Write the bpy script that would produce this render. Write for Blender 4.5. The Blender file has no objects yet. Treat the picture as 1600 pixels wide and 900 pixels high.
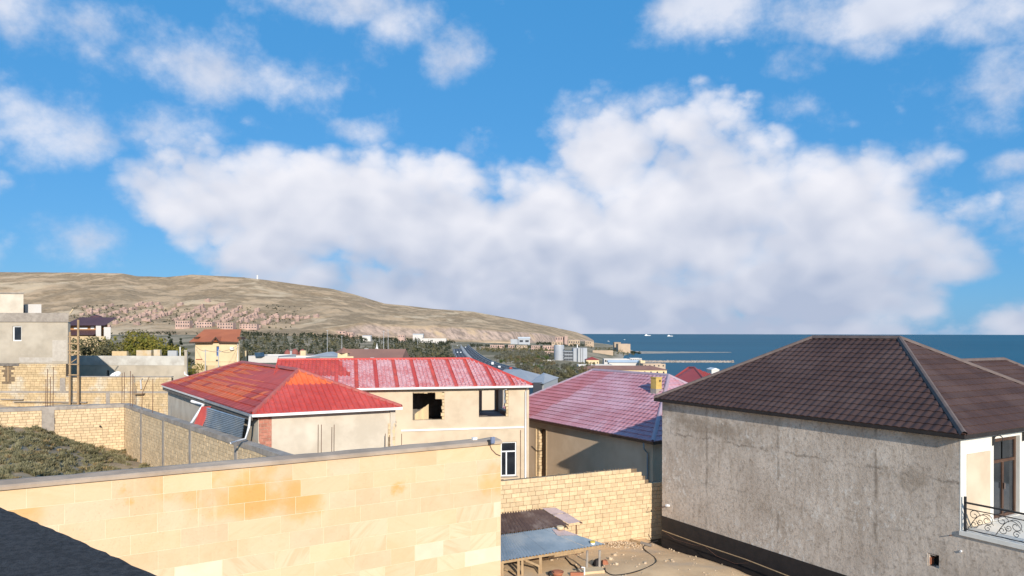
import bpy, math, random
from mathutils import Vector, Matrix, noise as mn
R = math.radians
random.seed(7)
sc = bpy.context.scene
C = sc.collection

# ------------------------------------------------------------------ camera
EYE = 10.0            # camera height above the builders' yard; the sea lies 40 m below the eye
SEA = -30.0
F = 1100.0            # focal length in units of 1/1600 of the picture width
cam = bpy.data.cameras.new('camera')
cam.lens = 36.0 * F / 1600.0
cam.sensor_width = 36.0
cam.shift_y = 71.0 / 1600.0
cam.clip_start = 0.1
cam.clip_end = 120000
cam_o = bpy.data.objects.new('camera', cam)
cam_o.location = (0, 0, EYE)
cam_o.rotation_euler = (R(90), R(-0.12), 0)
C.objects.link(cam_o)
sc.camera = cam_o

# ------------------------------------------------------------------ sun, sky, exposure
SUN_EL, SUN_LEFT = 22.0, 15.0          # light travels away from the camera, 15 degrees to the left
sun = bpy.data.lights.new('sun', 'SUN')
sun.energy = 4.4
sun.angle = R(0.53)
sun.color = (1.0, 0.915, 0.80)
sun_o = bpy.data.objects.new('sun', sun)
L = Vector((-math.sin(R(SUN_LEFT)) * math.cos(R(SUN_EL)), math.cos(R(SUN_LEFT)) * math.cos(R(SUN_EL)), -math.sin(R(SUN_EL))))
sun_o.rotation_euler = L.to_track_quat('-Z', 'Y').to_euler()
sun_o.location = (30, -60, 60)
C.objects.link(sun_o)

world = bpy.data.worlds.new('World')
sc.world = world
world.use_nodes = True
world.cycles.sampling_method = 'MANUAL'
world.cycles.sample_map_resolution = 512
WT = world.node_tree
WT.nodes.clear()
def wn(t, **kw):
    n = WT.nodes.new(t)
    for k, v in kw.items():
        setattr(n, k, v)
    return n
def wlink(a, b):
    WT.links.new(a, b)
def wmath(op, a, b=None, c=None, clamp=False):
    n = wn('ShaderNodeMath', operation=op, use_clamp=clamp)
    for i, v in enumerate((a, b, c)):
        if v is None:
            continue
        if isinstance(v, (int, float)):
            n.inputs[i].default_value = v
        else:
            wlink(v, n.inputs[i])
    return n.outputs[0]
def wsmooth(x, lo, hi):
    n = wn('ShaderNodeMapRange', interpolation_type='SMOOTHSTEP')
    wlink(x, n.inputs['Value'])
    n.inputs['From Min'].default_value = lo
    n.inputs['From Max'].default_value = hi
    return n.outputs['Result']
def build_sky():
    out = wn('ShaderNodeOutputWorld')
    bg = wn('ShaderNodeBackground')
    bg.inputs['Strength'].default_value = 0.1
    wlink(bg.outputs[0], out.inputs[0])
    sky = wn('ShaderNodeTexSky', sky_type='NISHITA')
    sky.sun_disc = False
    sky.sun_elevation = R(SUN_EL)
    sky.sun_rotation = R(180 - SUN_LEFT)
    sky.altitude = 40
    sky.air_density = 1.0
    sky.dust_density = 0.3
    sky.ozone_density = 1.0
    tint = wn('ShaderNodeMix', data_type='RGBA', blend_type='MULTIPLY')
    tint.inputs[0].default_value = 1.0
    wlink(sky.outputs[0], tint.inputs[6])
    tint.inputs[7].default_value = SKY_TINT
    even = wn('ShaderNodeMix', data_type='RGBA')       # clear, evenly blue air
    even.inputs[0].default_value = 0.72
    wlink(tint.outputs[2], even.inputs[6])
    even.inputs[7].default_value = SKY_BLUE
    tc = wn('ShaderNodeTexCoord')
    sep = wn('ShaderNodeSeparateXYZ')
    wlink(tc.outputs['Generated'], sep.inputs[0])
    x, y, z = sep.outputs
    az = wmath('ARCTAN2', x, y)
    el = wmath('ARCSINE', z)
    def field(dv, du, det):
        # cloud density field, sampled at an offset (for the light on the cloud)
        vm = wn('ShaderNodeVectorMath', operation='MULTIPLY_ADD')
        wlink(tc.outputs['Generated'], vm.inputs[0])
        vm.inputs[1].default_value = (1, 1, 1.35)
        vm.inputs[2].default_value = (du, 0, dv)
        big = wn('ShaderNodeTexNoise')
        big.inputs['Scale'].default_value = 5.0
        big.inputs['Detail'].default_value = det
        big.inputs['Roughness'].default_value = 0.56
        wlink(vm.outputs[0], big.inputs['Vector'])
        # rounded heads: cells of a fractal Voronoi pattern, pushed about by the noise
        jit = wn('ShaderNodeVectorMath', operation='MULTIPLY_ADD')
        wlink(big.outputs['Color'], jit.inputs[0])
        jit.inputs[1].default_value = (.10, .10, .10)
        wlink(vm.outputs[0], jit.inputs[2])
        vo = wn('ShaderNodeTexVoronoi', feature='F1')
        vo.inputs['Scale'].default_value = 13.0
        vo.inputs['Detail'].default_value = 2.0 if det > 5 else 1.0
        vo.inputs['Roughness'].default_value = 0.55
        wlink(jit.outputs[0], vo.inputs['Vector'])
        head = wmath('SUBTRACT', 0.62, vo.outputs['Distance'])
        return wmath('ADD', big.outputs[0], wmath('MULTIPLY', head, 0.20))
    n0 = field(0, 0, 7)
    s0 = field(0, 0, 3)
    s1 = field(0.05, 0.02, 3)
    def masses(lst):
        acc = None
        for (px, py, w, h, g) in lst:
            a0 = math.atan((px - 800) / F)
            e0 = math.atan((521 - py) / math.hypot(F, px - 800))
            dx = wmath('MULTIPLY_ADD', az, F / w, -a0 * F / w)
            dy = wmath('MULTIPLY_ADD', el, F / h, -e0 * F / h)
            r2 = wmath('MULTIPLY_ADD', dx, dx, wmath('MULTIPLY_ADD', dy, dy, -math.log(g)))
            b = wmath('POWER', 1 / math.e, r2)
            acc = b if acc is None else wmath('MAXIMUM', acc, b)
        return acc
    bank, scraps = masses(BANK), masses(SCRAPS)
    # outside the frame the same broken cloud goes on
    low = wn('ShaderNodeTexNoise')
    low.inputs['Scale'].default_value = 2.2
    low.inputs['Detail'].default_value = 3
    wlink(tc.outputs['Generated'], low.inputs['Vector'])
    side = wmath('MAXIMUM', wsmooth(wmath('ABSOLUTE', az), 0.66, 0.85), wsmooth(el, 0.46, 0.62))
    rest = wmath('MULTIPLY', wsmooth(low.outputs[0], 0.42, 0.66), side)
    scraps = wmath('MAXIMUM', scraps, wmath('MULTIPLY', rest, 0.75))
    wob = wmath('SUBTRACT', n0, 0.5)
    wv = wn('ShaderNodeVectorMath', operation='MULTIPLY')
    wlink(tc.outputs['Generated'], wv.inputs[0])
    wv.inputs[1].default_value = (1, 1, 1.2)
    wz = wn('ShaderNodeTexNoise')
    wz.inputs['Scale'].default_value = 8.5
    wz.inputs['Detail'].default_value = 6
    wz.inputs['Roughness'].default_value = 0.60
    wz.inputs['Distortion'].default_value = 0.0
    wlink(wv.outputs[0], wz.inputs['Vector'])
    wisp = wmath('SUBTRACT', wz.outputs[0], 0.52)
    d_bank = wmath('ADD', bank, wmath('MULTIPLY', wob, 1.7))
    d_scrap = wmath('ADD', scraps, wmath('MULTIPLY', wisp, 2.6))
    a_bank = wsmooth(d_bank, 0.26, 0.60)
    a_scrap = wmath('MULTIPLY', wsmooth(d_scrap, 0.30, 1.25), 0.80)
    alpha = wmath('MAXIMUM', wmath('MULTIPLY', a_bank, wmath('ADD', 0.80, wmath('MULTIPLY', wsmooth(d_bank, 0.5, 0.8), 0.18))), a_scrap)
    # lit crests and greyer hollows: how much denser the cloud is here than towards the light, paler towards the top of the bank
    relief = wmath('MULTIPLY', wmath('SUBTRACT', s0, s1), 1.6)
    rise = wsmooth(el, 0.0, 0.24)
    edge = wsmooth(d_bank, 1.25, 0.45)
    lum = wmath('ADD', wmath('ADD', 0.02, wmath('MULTIPLY', rise, 0.62)), wmath('ADD', relief, wmath('MULTIPLY', edge, 0.16)), clamp=True)
    ramp = wn('ShaderNodeValToRGB')
    ramp.color_ramp.elements[0].position = 0.0
    ramp.color_ramp.elements[0].color = CLOUD_DARK
    ramp.color_ramp.elements[1].position = 0.90
    ramp.color_ramp.elements[1].color = CLOUD_LIGHT
    wlink(lum, ramp.inputs[0])
    cs = wn('ShaderNodeVectorMath', operation='SCALE')
    cs.inputs['Scale'].default_value = 10.0
    wlink(ramp.outputs[0], cs.inputs[0])
    mix = wn('ShaderNodeMix', data_type='RGBA')
    wlink(alpha, mix.inputs[0])
    wlink(even.outputs[2], mix.inputs[6])
    wlink(cs.outputs[0], mix.inputs[7])
    wlink(mix.outputs[2], bg.inputs['Color'])
SKY_TINT = (0.70, 0.92, 1.15, 1)
SKY_BLUE = (0.40, 2.75, 6.2, 1)
CLOUD_DARK = (0.39, 0.445, 0.575, 1)
CLOUD_LIGHT = (0.76, 0.76, 0.81, 1)
# px, py, half width, half height, weight (photograph scale, turned into azimuth and elevation)
BANK = [(240, 300, 80, 75, .95), (320, 310, 130, 95, 1.05), (470, 320, 190, 110, 1.15), (680, 370, 220, 130, 1.15), (850, 390, 220, 140, 1.2), (960, 260, 130, 100, 1.0), (1080, 340, 230, 150, 1.2), (1310, 330, 150, 120, 1.15),
        (1420, 380, 130, 90, 1.0), (600, 455, 260, 70, 1.1), (420, 400, 130, 60, .9), (960, 480, 300, 70, 1.2), (1260, 450, 240, 80, 1.1), (1500, 415, 80, 45, .9), (1600, 500, 80, 55, .85), (1000, 525, 480, 60, 1.15), (620, 505, 230, 50, 1.05), (-150, 300, 120, 120, .7), (1800, 400, 160, 120, .9)]
SCRAPS = [(40, 10, 120, 60, 1.2), (70, 190, 120, 80, .80), (330, 110, 130, 60, 1.05), (440, 130, 110, 50, 1.0), (270, 200, 110, 50, .8), (540, 10, 140, 40, 1.0), (630, 40, 90, 45, 1.1), (700, 80, 80, 50, 1.1), (570, 205, 65, 28, .75),
          (1420, 0, 200, 45, 1.1), (1560, 15, 90, 50, 1.0), (1090, 20, 110, 50, .95), (1245, 105, 65, 40, .8), (1220, 180, 105, 55, 1.0), (1530, 140, 110, 70, .85), (1590, 250, 55, 22, .75), (960, 165, 110, 40, .9),
          (1590, 350, 40, 60, .75), (130, 370, 70, 50, .62), (830, 60, 60, 40, .5), (1350, 70, 60, 30, .5), (720, 235, 60, 40, .7)]
build_sky()
sc.view_settings.view_transform = 'Standard'
sc.view_settings.look = 'None'
sc.view_settings.gamma = 1.0
sc.view_settings.exposure = 0.25
sc.cycles.max_bounces = 5
sc.cycles.diffuse_bounces = 3
sc.cycles.glossy_bounces = 2
sc.cycles.transparent_max_bounces = 8
sc.cycles.use_denoising = True

# ------------------------------------------------------------------ helpers
def P(px, py, D):
    return Vector(((px - 800) / F * D, D, EYE - (py - 521) / F * D))
def V(*a):
    return Vector(a)
WM = {}
def link(o, parent=None):
    C.objects.link(o)
    WM[o.name] = Matrix.Identity(4)
    if parent is not None:
        o.parent = parent
        o.matrix_parent_inverse = WM[parent.name].inverted()
    return o
def tag(o, label, cat, group=None):
    o['label'] = label
    o['category'] = cat
    if group:
        o['group'] = group
    return o
def thing(name, label, cat, loc, group=None):
    o = bpy.data.objects.new(name, None)
    o.empty_display_size = 0.3
    C.objects.link(o)
    o.location = loc
    WM[o.name] = Matrix.Translation(Vector(loc))
    return tag(o, label, cat, group)
class MB:
    def __init__(self):
        self.v = []; self.f = []; self.m = []
    def poly(self, pts, mi=0):
        k = len(self.v)
        self.v += [tuple(p) for p in pts]
        self.f.append(tuple(range(k, k + len(pts)))); self.m.append(mi)
    def obox(self, o, a, b, c, mi=0):
        o, a, b, c = Vector(o), Vector(a), Vector(b), Vector(c)
        if a.cross(b).dot(c) < 0:
            a, b = b, a
        k = len(self.v)
        self.v += [tuple(o), tuple(o + a), tuple(o + a + b), tuple(o + b), tuple(o + c), tuple(o + a + c), tuple(o + a + b + c), tuple(o + b + c)]
        for q in ((0, 3, 2, 1), (4, 5, 6, 7), (0, 1, 5, 4), (1, 2, 6, 5), (2, 3, 7, 6), (3, 0, 4, 7)):
            self.f.append(tuple(k + i for i in q)); self.m.append(mi)
    def box(self, c, s, mi=0):
        self.obox((c[0] - s[0] / 2, c[1] - s[1] / 2, c[2] - s[2] / 2), (s[0], 0, 0), (0, s[1], 0), (0, 0, s[2]), mi)
    def prism(self, pts, z0, z1, mi=0):
        n = len(pts)
        ar = sum(pts[i][0] * pts[(i + 1) % n][1] - pts[(i + 1) % n][0] * pts[i][1] for i in range(n))
        if ar < 0:
            pts = list(reversed(pts))
        k = len(self.v)
        self.v += [(p[0], p[1], z0) for p in pts] + [(p[0], p[1], z1) for p in pts]
        self.f.append(tuple(k + i for i in reversed(range(n)))); self.m.append(mi)
        self.f.append(tuple(k + n + i for i in range(n))); self.m.append(mi)
        for i in range(n):
            j = (i + 1) % n
            self.f.append((k + i, k + j, k + n + j, k + n + i)); self.m.append(mi)
    def tube(self, pts, r, seg=6, mi=0, r2=None):
        pts = [Vector(p) for p in pts]
        k0 = len(self.v)
        n = len(pts)
        for i, p in enumerate(pts):
            t = (pts[min(i + 1, n - 1)] - pts[max(i - 1, 0)]).normalized()
            up = Vector((0, 0, 1)) if abs(t.z) < 0.9 else Vector((1, 0, 0))
            a = t.cross(up).normalized(); b = t.cross(a)
            rr = r if r2 is None else r + (r2 - r) * i / max(1, n - 1)
            for j in range(seg):
                an = 2 * math.pi * j / seg
                self.v.append(tuple(p + a * (rr * math.cos(an)) + b * (rr * math.sin(an))))
        for i in range(n - 1):
            for j in range(seg):
                j2 = (j + 1) % seg
                self.f.append((k0 + i * seg + j, k0 + i * seg + j2, k0 + (i + 1) * seg + j2, k0 + (i + 1) * seg + j)); self.m.append(mi)
        self.f.append(tuple(k0 + j for j in range(seg))); self.m.append(mi)
        self.f.append(tuple(k0 + (n - 1) * seg + j for j in reversed(range(seg)))); self.m.append(mi)
    def lathe(self, c, prof, seg=12, mi=0):
        k0 = len(self.v)
        for (r, z) in prof:
            for j in range(seg):
                an = 2 * math.pi * j / seg
                self.v.append((c[0] + r * math.cos(an), c[1] + r * math.sin(an), c[2] + z))
        for i in range(len(prof) - 1):
            for j in range(seg):
                j2 = (j + 1) % seg
                self.f.append((k0 + i * seg + j, k0 + i * seg + j2, k0 + (i + 1) * seg + j2, k0 + (i + 1) * seg + j)); self.m.append(mi)
        self.f.append(tuple(k0 + j for j in reversed(range(seg)))); self.m.append(mi)
        e = k0 + (len(prof) - 1) * seg
        self.f.append(tuple(e + j for j in range(seg))); self.m.append(mi)
    def mesh(self, name, mats):
        me = bpy.data.meshes.new(name)
        me.from_pydata(self.v, [], self.f)
        for m in (mats if isinstance(mats, (list, tuple)) else [mats]):
            me.materials.append(m)
        if any(self.m):
            me.polygons.foreach_set('material_index', self.m)
        me.update()
        return me
    def build(self, name, mats, parent=None, smooth=False):
        me = self.mesh(name, mats)
        if smooth:
            me.polygons.foreach_set('use_smooth', [True] * len(me.polygons))
        return link(bpy.data.objects.new(name, me), parent)
def one(name, fn, mats, parent=None, smooth=False):
    b = MB(); fn(b)
    return b.build(name, mats, parent, smooth)
def piece(name, me, M, parent):
    o = bpy.data.objects.new(name, me)
    C.objects.link(o)
    o.parent = parent
    o.matrix_parent_inverse = WM[parent.name].inverted()
    o.matrix_basis = M
    return o
def struct(o):
    o['kind'] = 'structure'
    return o
def stuff(o):
    o['kind'] = 'stuff'
    return o
def ray2(px, O, d):
    """distance s along the plan line O + d*s where it is crossed by the sight line of picture column px"""
    k = (px - 800) / F
    return (k * O[1] - O[0]) / (d[0] - k * d[1])

# ------------------------------------------------------------------ materials
def newmat(name):
    m = bpy.data.materials.new(name)
    m.use_nodes = True
    nt = m.node_tree
    return m, nt, nt.nodes['Principled BSDF']
class NT:
    def __init__(self, nt):
        self.nt = nt
    def n(self, t, **kw):
        x = self.nt.nodes.new(t)
        for k, v in kw.items():
            setattr(x, k, v)
        return x
    def l(self, a, b):
        self.nt.links.new(a, b)
    def set(self, sock, v):
        if isinstance(v, (int, float)):
            sock.default_value = v
        elif isinstance(v, (tuple, list)):
            sock.default_value = v if len(v) != 3 or sock.type != 'RGBA' else (*v, 1)
        else:
            self.l(v, sock)
    def math(self, op, a, b=None, clamp=False):
        x = self.n('ShaderNodeMath', operation=op, use_clamp=clamp)
        self.set(x.inputs[0], a)
        if b is not None:
            self.set(x.inputs[1], b)
        return x.outputs[0]
    def pos(self, scale=(1, 1, 1), obj=False, rot=(0, 0, 0)):
        if obj:
            s = self.n('ShaderNodeTexCoord').outputs['Object']
        else:
            s = self.n('ShaderNodeNewGeometry').outputs['Position']
        mp = self.n('ShaderNodeMapping')
        mp.inputs['Scale'].default_value = scale
        mp.inputs['Rotation'].default_value = rot
        self.l(s, mp.inputs[0])
        return mp.outputs[0]
    def noise(self, vec, scale, detail=4, rough=0.55, dist=0.0):
        x = self.n('ShaderNodeTexNoise')
        x.inputs['Scale'].default_value = scale
        x.inputs['Detail'].default_value = detail
        x.inputs['Roughness'].default_value = rough
        x.inputs['Distortion'].default_value = dist
        if vec is not None:
            self.l(vec, x.inputs['Vector'])
        return x.outputs[0]
    def smooth(self, x, lo, hi):
        m = self.n('ShaderNodeMapRange', interpolation_type='SMOOTHSTEP')
        self.set(m.inputs['Value'], x)
        m.inputs['From Min'].default_value = lo
        m.inputs['From Max'].default_value = hi
        return m.outputs['Result']
    def mix(self, f, a, b, mode='MIX'):
        x = self.n('ShaderNodeMix', data_type='RGBA', blend_type=mode)
        self.set(x.inputs[0], f)
        self.set(x.inputs[6], a)
        self.set(x.inputs[7], b)
        return x.outputs[2]
    def rnd(self):
        a = self.n('ShaderNodeObjectInfo').outputs['Random']
        b = self.n('ShaderNodeNewGeometry').outputs['Random Per Island']
        return self.math('FRACT', self.math('ADD', a, b))
    def bump(self, h, strength, dist, bsdf):
        b = self.n('ShaderNodeBump')
        b.inputs['Strength'].default_value = strength
        b.inputs['Distance'].default_value = dist
        self.l(h, b.inputs['Height'])
        self.l(b.outputs[0], bsdf.inputs['Normal'])
def nm(name, c1, c2, scale=2.0, detail=5, rough=0.85, bump=0.0, bscale=None, stretch=(1, 1, 1), rnd=0.0, c3=None, s3=0.4, metal=0.0, spec=None, lo=0.35, hi=0.65):
    """mottled surface: two tones of noise, an optional third tone in wide patches, brightness that differs piece by piece"""
    m, nt, b = newmat(name)
    t = NT(nt)
    pos = t.pos(stretch)
    n = t.noise(pos, scale, detail, 0.6)
    col = t.mix(t.smooth(n, lo, hi), c1, c2)
    if c3:
        col = t.mix(t.smooth(t.noise(pos, s3, 3, 0.6), 0.48, 0.68), col, c3)
    if rnd:
        r = t.rnd()
        k = t.math('ADD', 1 - rnd, t.math('MULTIPLY', r, 2 * rnd))
        hv = t.n('ShaderNodeHueSaturation')
        t.l(k, hv.inputs['Value'])
        t.l(col, hv.inputs['Color'])
        col = hv.outputs[0]
    t.l(col, b.inputs['Base Color'])
    b.inputs['Roughness'].default_value = rough
    b.inputs['Metallic'].default_value = metal
    if spec is not None:
        b.inputs['Specular IOR Level'].default_value = spec
    if bump:
        t.bump(t.noise(pos, bscale or scale * 4, 6, 0.65), bump, 0.03, b)
    return m
M = {}
M['white'] = nm('white_paint', (.80, .79, .76), (.70, .69, .66), 3, rough=.5)
M['pvc'] = nm('white_plastic', (.82, .82, .81), (.76, .76, .76), 3, rough=.35)
M['glass'] = nm('dark_glass', (.015, .018, .024), (.03, .034, .04), 1, rough=.08, spec=.6)
M['black_iron'] = nm('black_iron', (.02, .02, .022), (.03, .03, .03), 9, rough=.45)
M['rust'] = nm('rusty_steel', (.16, .07, .04), (.10, .05, .035), 14, rough=.8)
M['concrete'] = nm('concrete', (.36, .315, .265), (.28, .24, .205), 3, bump=.35, c3=(.40, .35, .30), s3=.9)
M['concrete_dark'] = nm('old_concrete', (.20, .175, .15), (.13, .115, .10), 5, bump=.4)
M['mortar'] = nm('mortar', (.15, .105, .065), (.22, .16, .10), 12, bump=.2)
M['mortar_pale'] = nm('pale_grout', (.82, .67, .49), (.76, .60, .42), 6)
M['limestone'] = nm('limestone_block', (.675, .51, .315), (.60, .445, .265), 5, rnd=.13, bump=.35, bscale=18)
M['limestone_side'] = M['limestone']
M['limestone_far'] = nm('limestone_block_worn', (.60, .44, .25), (.52, .38, .21), 4, rnd=.12, bump=.3, bscale=14, c3=(.58, .49, .36), s3=.7)
M['tan_plaster'] = nm('tan_plaster', (.62, .50, .36), (.54, .43, .305), 1.2, bump=.12, c3=(.66, .54, .40), s3=.35)
M['grey_plaster'] = nm('grey_beige_plaster', (.46, .40, .315), (.38, .33, .26), .9, bump=.15, c3=(.52, .46, .37), s3=.3)
M['pale_plaster'] = nm('pale_stained_plaster', (.62, .545, .44), (.53, .46, .365), .9, detail=6, bump=.15, c3=(.68, .61, .50), s3=.35)
M['beige_plaster'] = nm('beige_plaster', (.70, .525, .36), (.63, .465, .31), .8, bump=.12, c3=(.73, .56, .40), s3=.3)
M['wood'] = nm('raw_timber', (.42, .29, .16), (.33, .22, .12), 8, stretch=(1, 1, .15), bump=.2)
M['dark_wood'] = nm('dark_brown_wood', (.10, .05, .028), (.06, .03, .018), 6, stretch=(1, 1, .2), rough=.5)
M['bitumen'] = nm('bitumen_paint', (.016, .012, .011), (.024, .018, .016), 3, rough=.75)
M['shade_grey'] = nm('shaded_parapet_grey', (.030, .032, .037), (.085, .088, .095), 90, detail=8, bump=1.0, bscale=180, rough=.95)  # dark grey that paints shade onto the concrete parapet top
M['dirt'] = nm('yard_dirt', (.74, .51, .29), (.64, .43, .24), 1.2, detail=8, bump=.4, bscale=9, c3=(.54, .41, .28), s3=.35)
M['gravel'] = nm('gravel', (.60, .45, .30), (.46, .36, .25), 14, rnd=.25)
M['galv'] = nm('galvanised_sheet', (.36, .41, .45), (.27, .32, .36), 1.4, stretch=(1, 1, 1), rough=.42, metal=.35, c3=(.42, .44, .44), s3=.6)
M['blue_sheet'] = nm('blue_grey_roof_sheet', (.27, .32, .365), (.21, .26, .305), 1.6, rough=.5, metal=.1, c3=(.33, .36, .38), s3=.9)
M['brown_sheet'] = nm('brown_roof_sheet', (.085, .052, .045), (.12, .075, .06), 3, rough=.6, c3=(.20, .15, .13), s3=1.1)
M['pink_board'] = nm('faded_pink_board', (.55, .42, .40), (.46, .35, .33), 3, rough=.7)
M['terracotta'] = nm('terracotta', (.42, .16, .08), (.36, .13, .07), 4)
M['yellow_paint'] = nm('yellow_paint', (.62, .43, .13), (.52, .35, .10), 3)
M['cream'] = nm('cream_render', (.74, .58, .36), (.66, .51, .31), .8)
M['pink_render'] = nm('pink_render', (.50, .345, .285), (.43, .30, .25), .05, rnd=.14)
M['tan_render'] = nm('tan_render', (.50, .38, .27), (.42, .32, .23), .05, rnd=.12)
M['white_render'] = nm('white_render', (.62, .59, .55), (.55, .52, .49), .05, rnd=.05)
M['grey_render'] = nm('grey_render', (.44, .45, .46), (.38, .39, .40), .1)
M['silver'] = nm('silver_cladding', (.40, .42, .45), (.35, .37, .40), .1, rough=.4)
M['far_glass'] = nm('far_window_glass', (.04, .045, .055), (.06, .065, .075), .2, rough=.2)
M['bark'] = nm('bark', (.12, .09, .065), (.07, .055, .04), 6, bump=.4)
# ------------------------------------------------------------------ roofs and roof tiles
def clip_poly(pts, poly):
    """clip 3-D points by a convex counter-clockwise polygon in xy"""
    n = len(poly)
    for i in range(n):
        ax, ay = poly[i]; bx, by = poly[(i + 1) % n]
        ex, ey = bx - ax, by - ay
        out = []
        m = len(pts)
        for j in range(m):
            p, q = pts[j], pts[(j + 1) % m]
            dp = ex * (p[1] - ay) - ey * (p[0] - ax)
            dq = ex * (q[1] - ay) - ey * (q[0] - ax)
            if dp >= 0:
                out.append(p)
            if (dp > 0 and dq < 0) or (dp < 0 and dq > 0):
                k = dp / (dp - dq)
                out.append((p[0] + (q[0] - p[0]) * k, p[1] + (q[1] - p[1]) * k, p[2] + (q[2] - p[2]) * k))
        pts = out
        if len(pts) < 3:
            return []
    return pts
def tile_faces(w, h, amp, step, kind):
    """one pressed tile: wave across the slope, raised lower edge with a lip"""
    nx = {'wave': 6, 'rib': 5, 'flat': 2}[kind]
    ov = h * 0.10
    def hz(u):
        if kind == 'wave':
            return amp * (0.5 - 0.5 * math.cos(2 * math.pi * u)) ** 0.8
        if kind == 'rib':
            return amp * (1.0 if u < 0.22 else max(0.0, 1 - (u - 0.22) / 0.12) if u < 0.5 else max(0.0, (u - 0.9) / 0.1))
        return amp * u
    xs = [i / nx for i in range(nx + 1)]
    if kind == 'rib':
        xs = [0, .2, .32, .6, .9, 1.0]
    fs = []
    for i in range(len(xs) - 1):
        a, b = xs[i], xs[i + 1]
        za, zb = hz(a), hz(b)
        fs.append([(a * w, 0, za + step), (b * w, 0, zb + step), (b * w, h * .55, zb + step * .4), (a * w, h * .55, za + step * .4)])
        fs.append([(a * w, h * .55, za + step * .4), (b * w, h * .55, zb + step * .4), (b * w, h + ov, zb - step * .05), (a * w, h + ov, za - step * .05)])
        fs.append([(a * w, 0.004, -0.01), (b * w, 0.004, -0.01), (b * w, 0, zb + step), (a * w, 0, za + step)])
    return fs
def mesh_from_faces(name, faces, mat):
    v = []; f = []; ix = {}
    for pts in faces:
        fc = []
        for p in pts:
            k = (round(p[0], 4), round(p[1], 4), round(p[2], 4))
            if k not in ix:
                ix[k] = len(v); v.append(k)
            if not fc or ix[k] != fc[-1]:
                fc.append(ix[k])
        if len(fc) > 2 and fc[0] == fc[-1]:
            fc.pop()
        if len(set(fc)) == len(fc) and len(fc) > 2:
            f.append(tuple(fc))
    me = bpy.data.meshes.new(name)
    me.from_pydata(v, [], f)
    me.materials.append(mat)
    return me
def roof_tiles(roof, faces, tw, th, amp, step, kind, matfn, limit, name='tile', shift=True):
    """faces: list of (eave start, eave end, further corners...), seen from above counter-clockwise. The nearest
    cells become single tiles, the others join the part roof_tiles."""
    shared = {}
    cells = []
    for fi, pts in enumerate(faces):
        O = pts[0]
        e = (pts[1] - pts[0]).normalized()
        nrm = (pts[1] - pts[0]).cross(pts[-1] - pts[0]).normalized()
        s = nrm.cross(e).normalized()
        poly = [((p - O).dot(e), (p - O).dot(s)) for p in pts]
        x0 = min(p[0] for p in poly); x1 = max(p[0] for p in poly)
        y1 = max(p[1] for p in poly)
        for i in range(int(math.ceil(y1 / th))):
            for j in range(int(math.floor(x0 / tw)) - 1, int(math.ceil(x1 / tw)) + 1):
                ox = j * tw
                oy = i * th
                corners = [(ox, oy), (ox + tw, oy), (ox + tw, oy + th * 1.1), (ox, oy + th * 1.1)]
                inside = True
                for (qx, qy) in corners:
                    for a in range(len(poly)):
                        ax, ay = poly[a]; bx, by = poly[(a + 1) % len(poly)]
                        if (bx - ax) * (qy - ay) - (by - ay) * (qx - ax) < -1e-4:
                            inside = False
                if not inside and not clip_poly([(x, y, 0) for x, y in corners], poly):
                    continue
                M4 = Matrix.Translation(O + e * ox + s * oy) @ Matrix((e, s, nrm)).transposed().to_4x4()
                ctr = M4 @ Vector((tw / 2, th / 2, 0))
                toc = (Vector((0, 0, EYE)) - ctr)
                vis = toc.normalized().dot(nrm) / toc.length_squared * (1.0 if inside else 0.6)
                cells.append((vis, fi, i, j, M4, poly, inside, (ox, oy)))
    cells.sort(key=lambda c: -c[0])
    base = tile_faces(tw, th, amp, step, kind)
    rest = {}
    for k, (vis, fi, i, j, M4, poly, inside, (ox, oy)) in enumerate(cells):
        mat = matfn(fi, i, j)
        if inside:
            fs = base
        else:
            loc = [(p[0] - ox, p[1] - oy) for p in poly]
            fs = [c for c in (clip_poly(f, loc) for f in base) if c]
            if not fs:
                continue
        if k < limit and vis > 0:
            if inside:
                if mat.name not in shared:
                    shared[mat.name] = mesh_from_faces(name, base, mat)
                me = shared[mat.name]
            else:
                me = mesh_from_faces(name, fs, mat)
            piece(name, me, M4, roof)
        else:
            b = rest.setdefault(mat.name, [mat, []])
            b[1] += [[tuple(M4 @ Vector(p)) for p in f] for f in fs]
    if rest:
        mb = MB(); mats = []
        for mi, (mat, fl) in enumerate(rest.values()):
            mats.append(mat)
            ix = {}
            for pts in fl:
                fc = []
                for p in pts:
                    q = (round(p[0], 4), round(p[1], 4), round(p[2], 4))
                    if q not in ix:
                        ix[q] = len(mb.v); mb.v.append(q)
                    if ix[q] not in fc:
                        fc.append(ix[q])
                if len(fc) > 2:
                    mb.f.append(tuple(fc)); mb.m.append(mi)
        stuff(mb.build('roof_tiling', mats, roof))
def hip_deck(b, pts, drop=0.03, mi=0):
    for p in pts:
        b.poly([q - Vector((0, 0, drop)) for q in p], mi)
def ridge_caps(roof, lines, mat, w=0.11, name='ridge_cap'):
    for (a, c) in lines:
        b = MB()
        d = (c - a).normalized()
        side = d.cross(Vector((0, 0, 1))).normalized()
        up = Vector((0, 0, 1))
        prof = [(-w, -w * .45), (-w * .55, w * .35), (0, w * .6), (w * .55, w * .35), (w, -w * .45)]
        k = len(b.v)
        for q in (a, c):
            b.v += [tuple(q + side * x + up * (z + 0.05)) for x, z in prof]
        for i in range(4):
            b.f.append((k + i, k + i + 1, k + 6 + i, k + 5 + i)); b.m.append(0)
        b.build(name, mat, roof)
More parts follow.
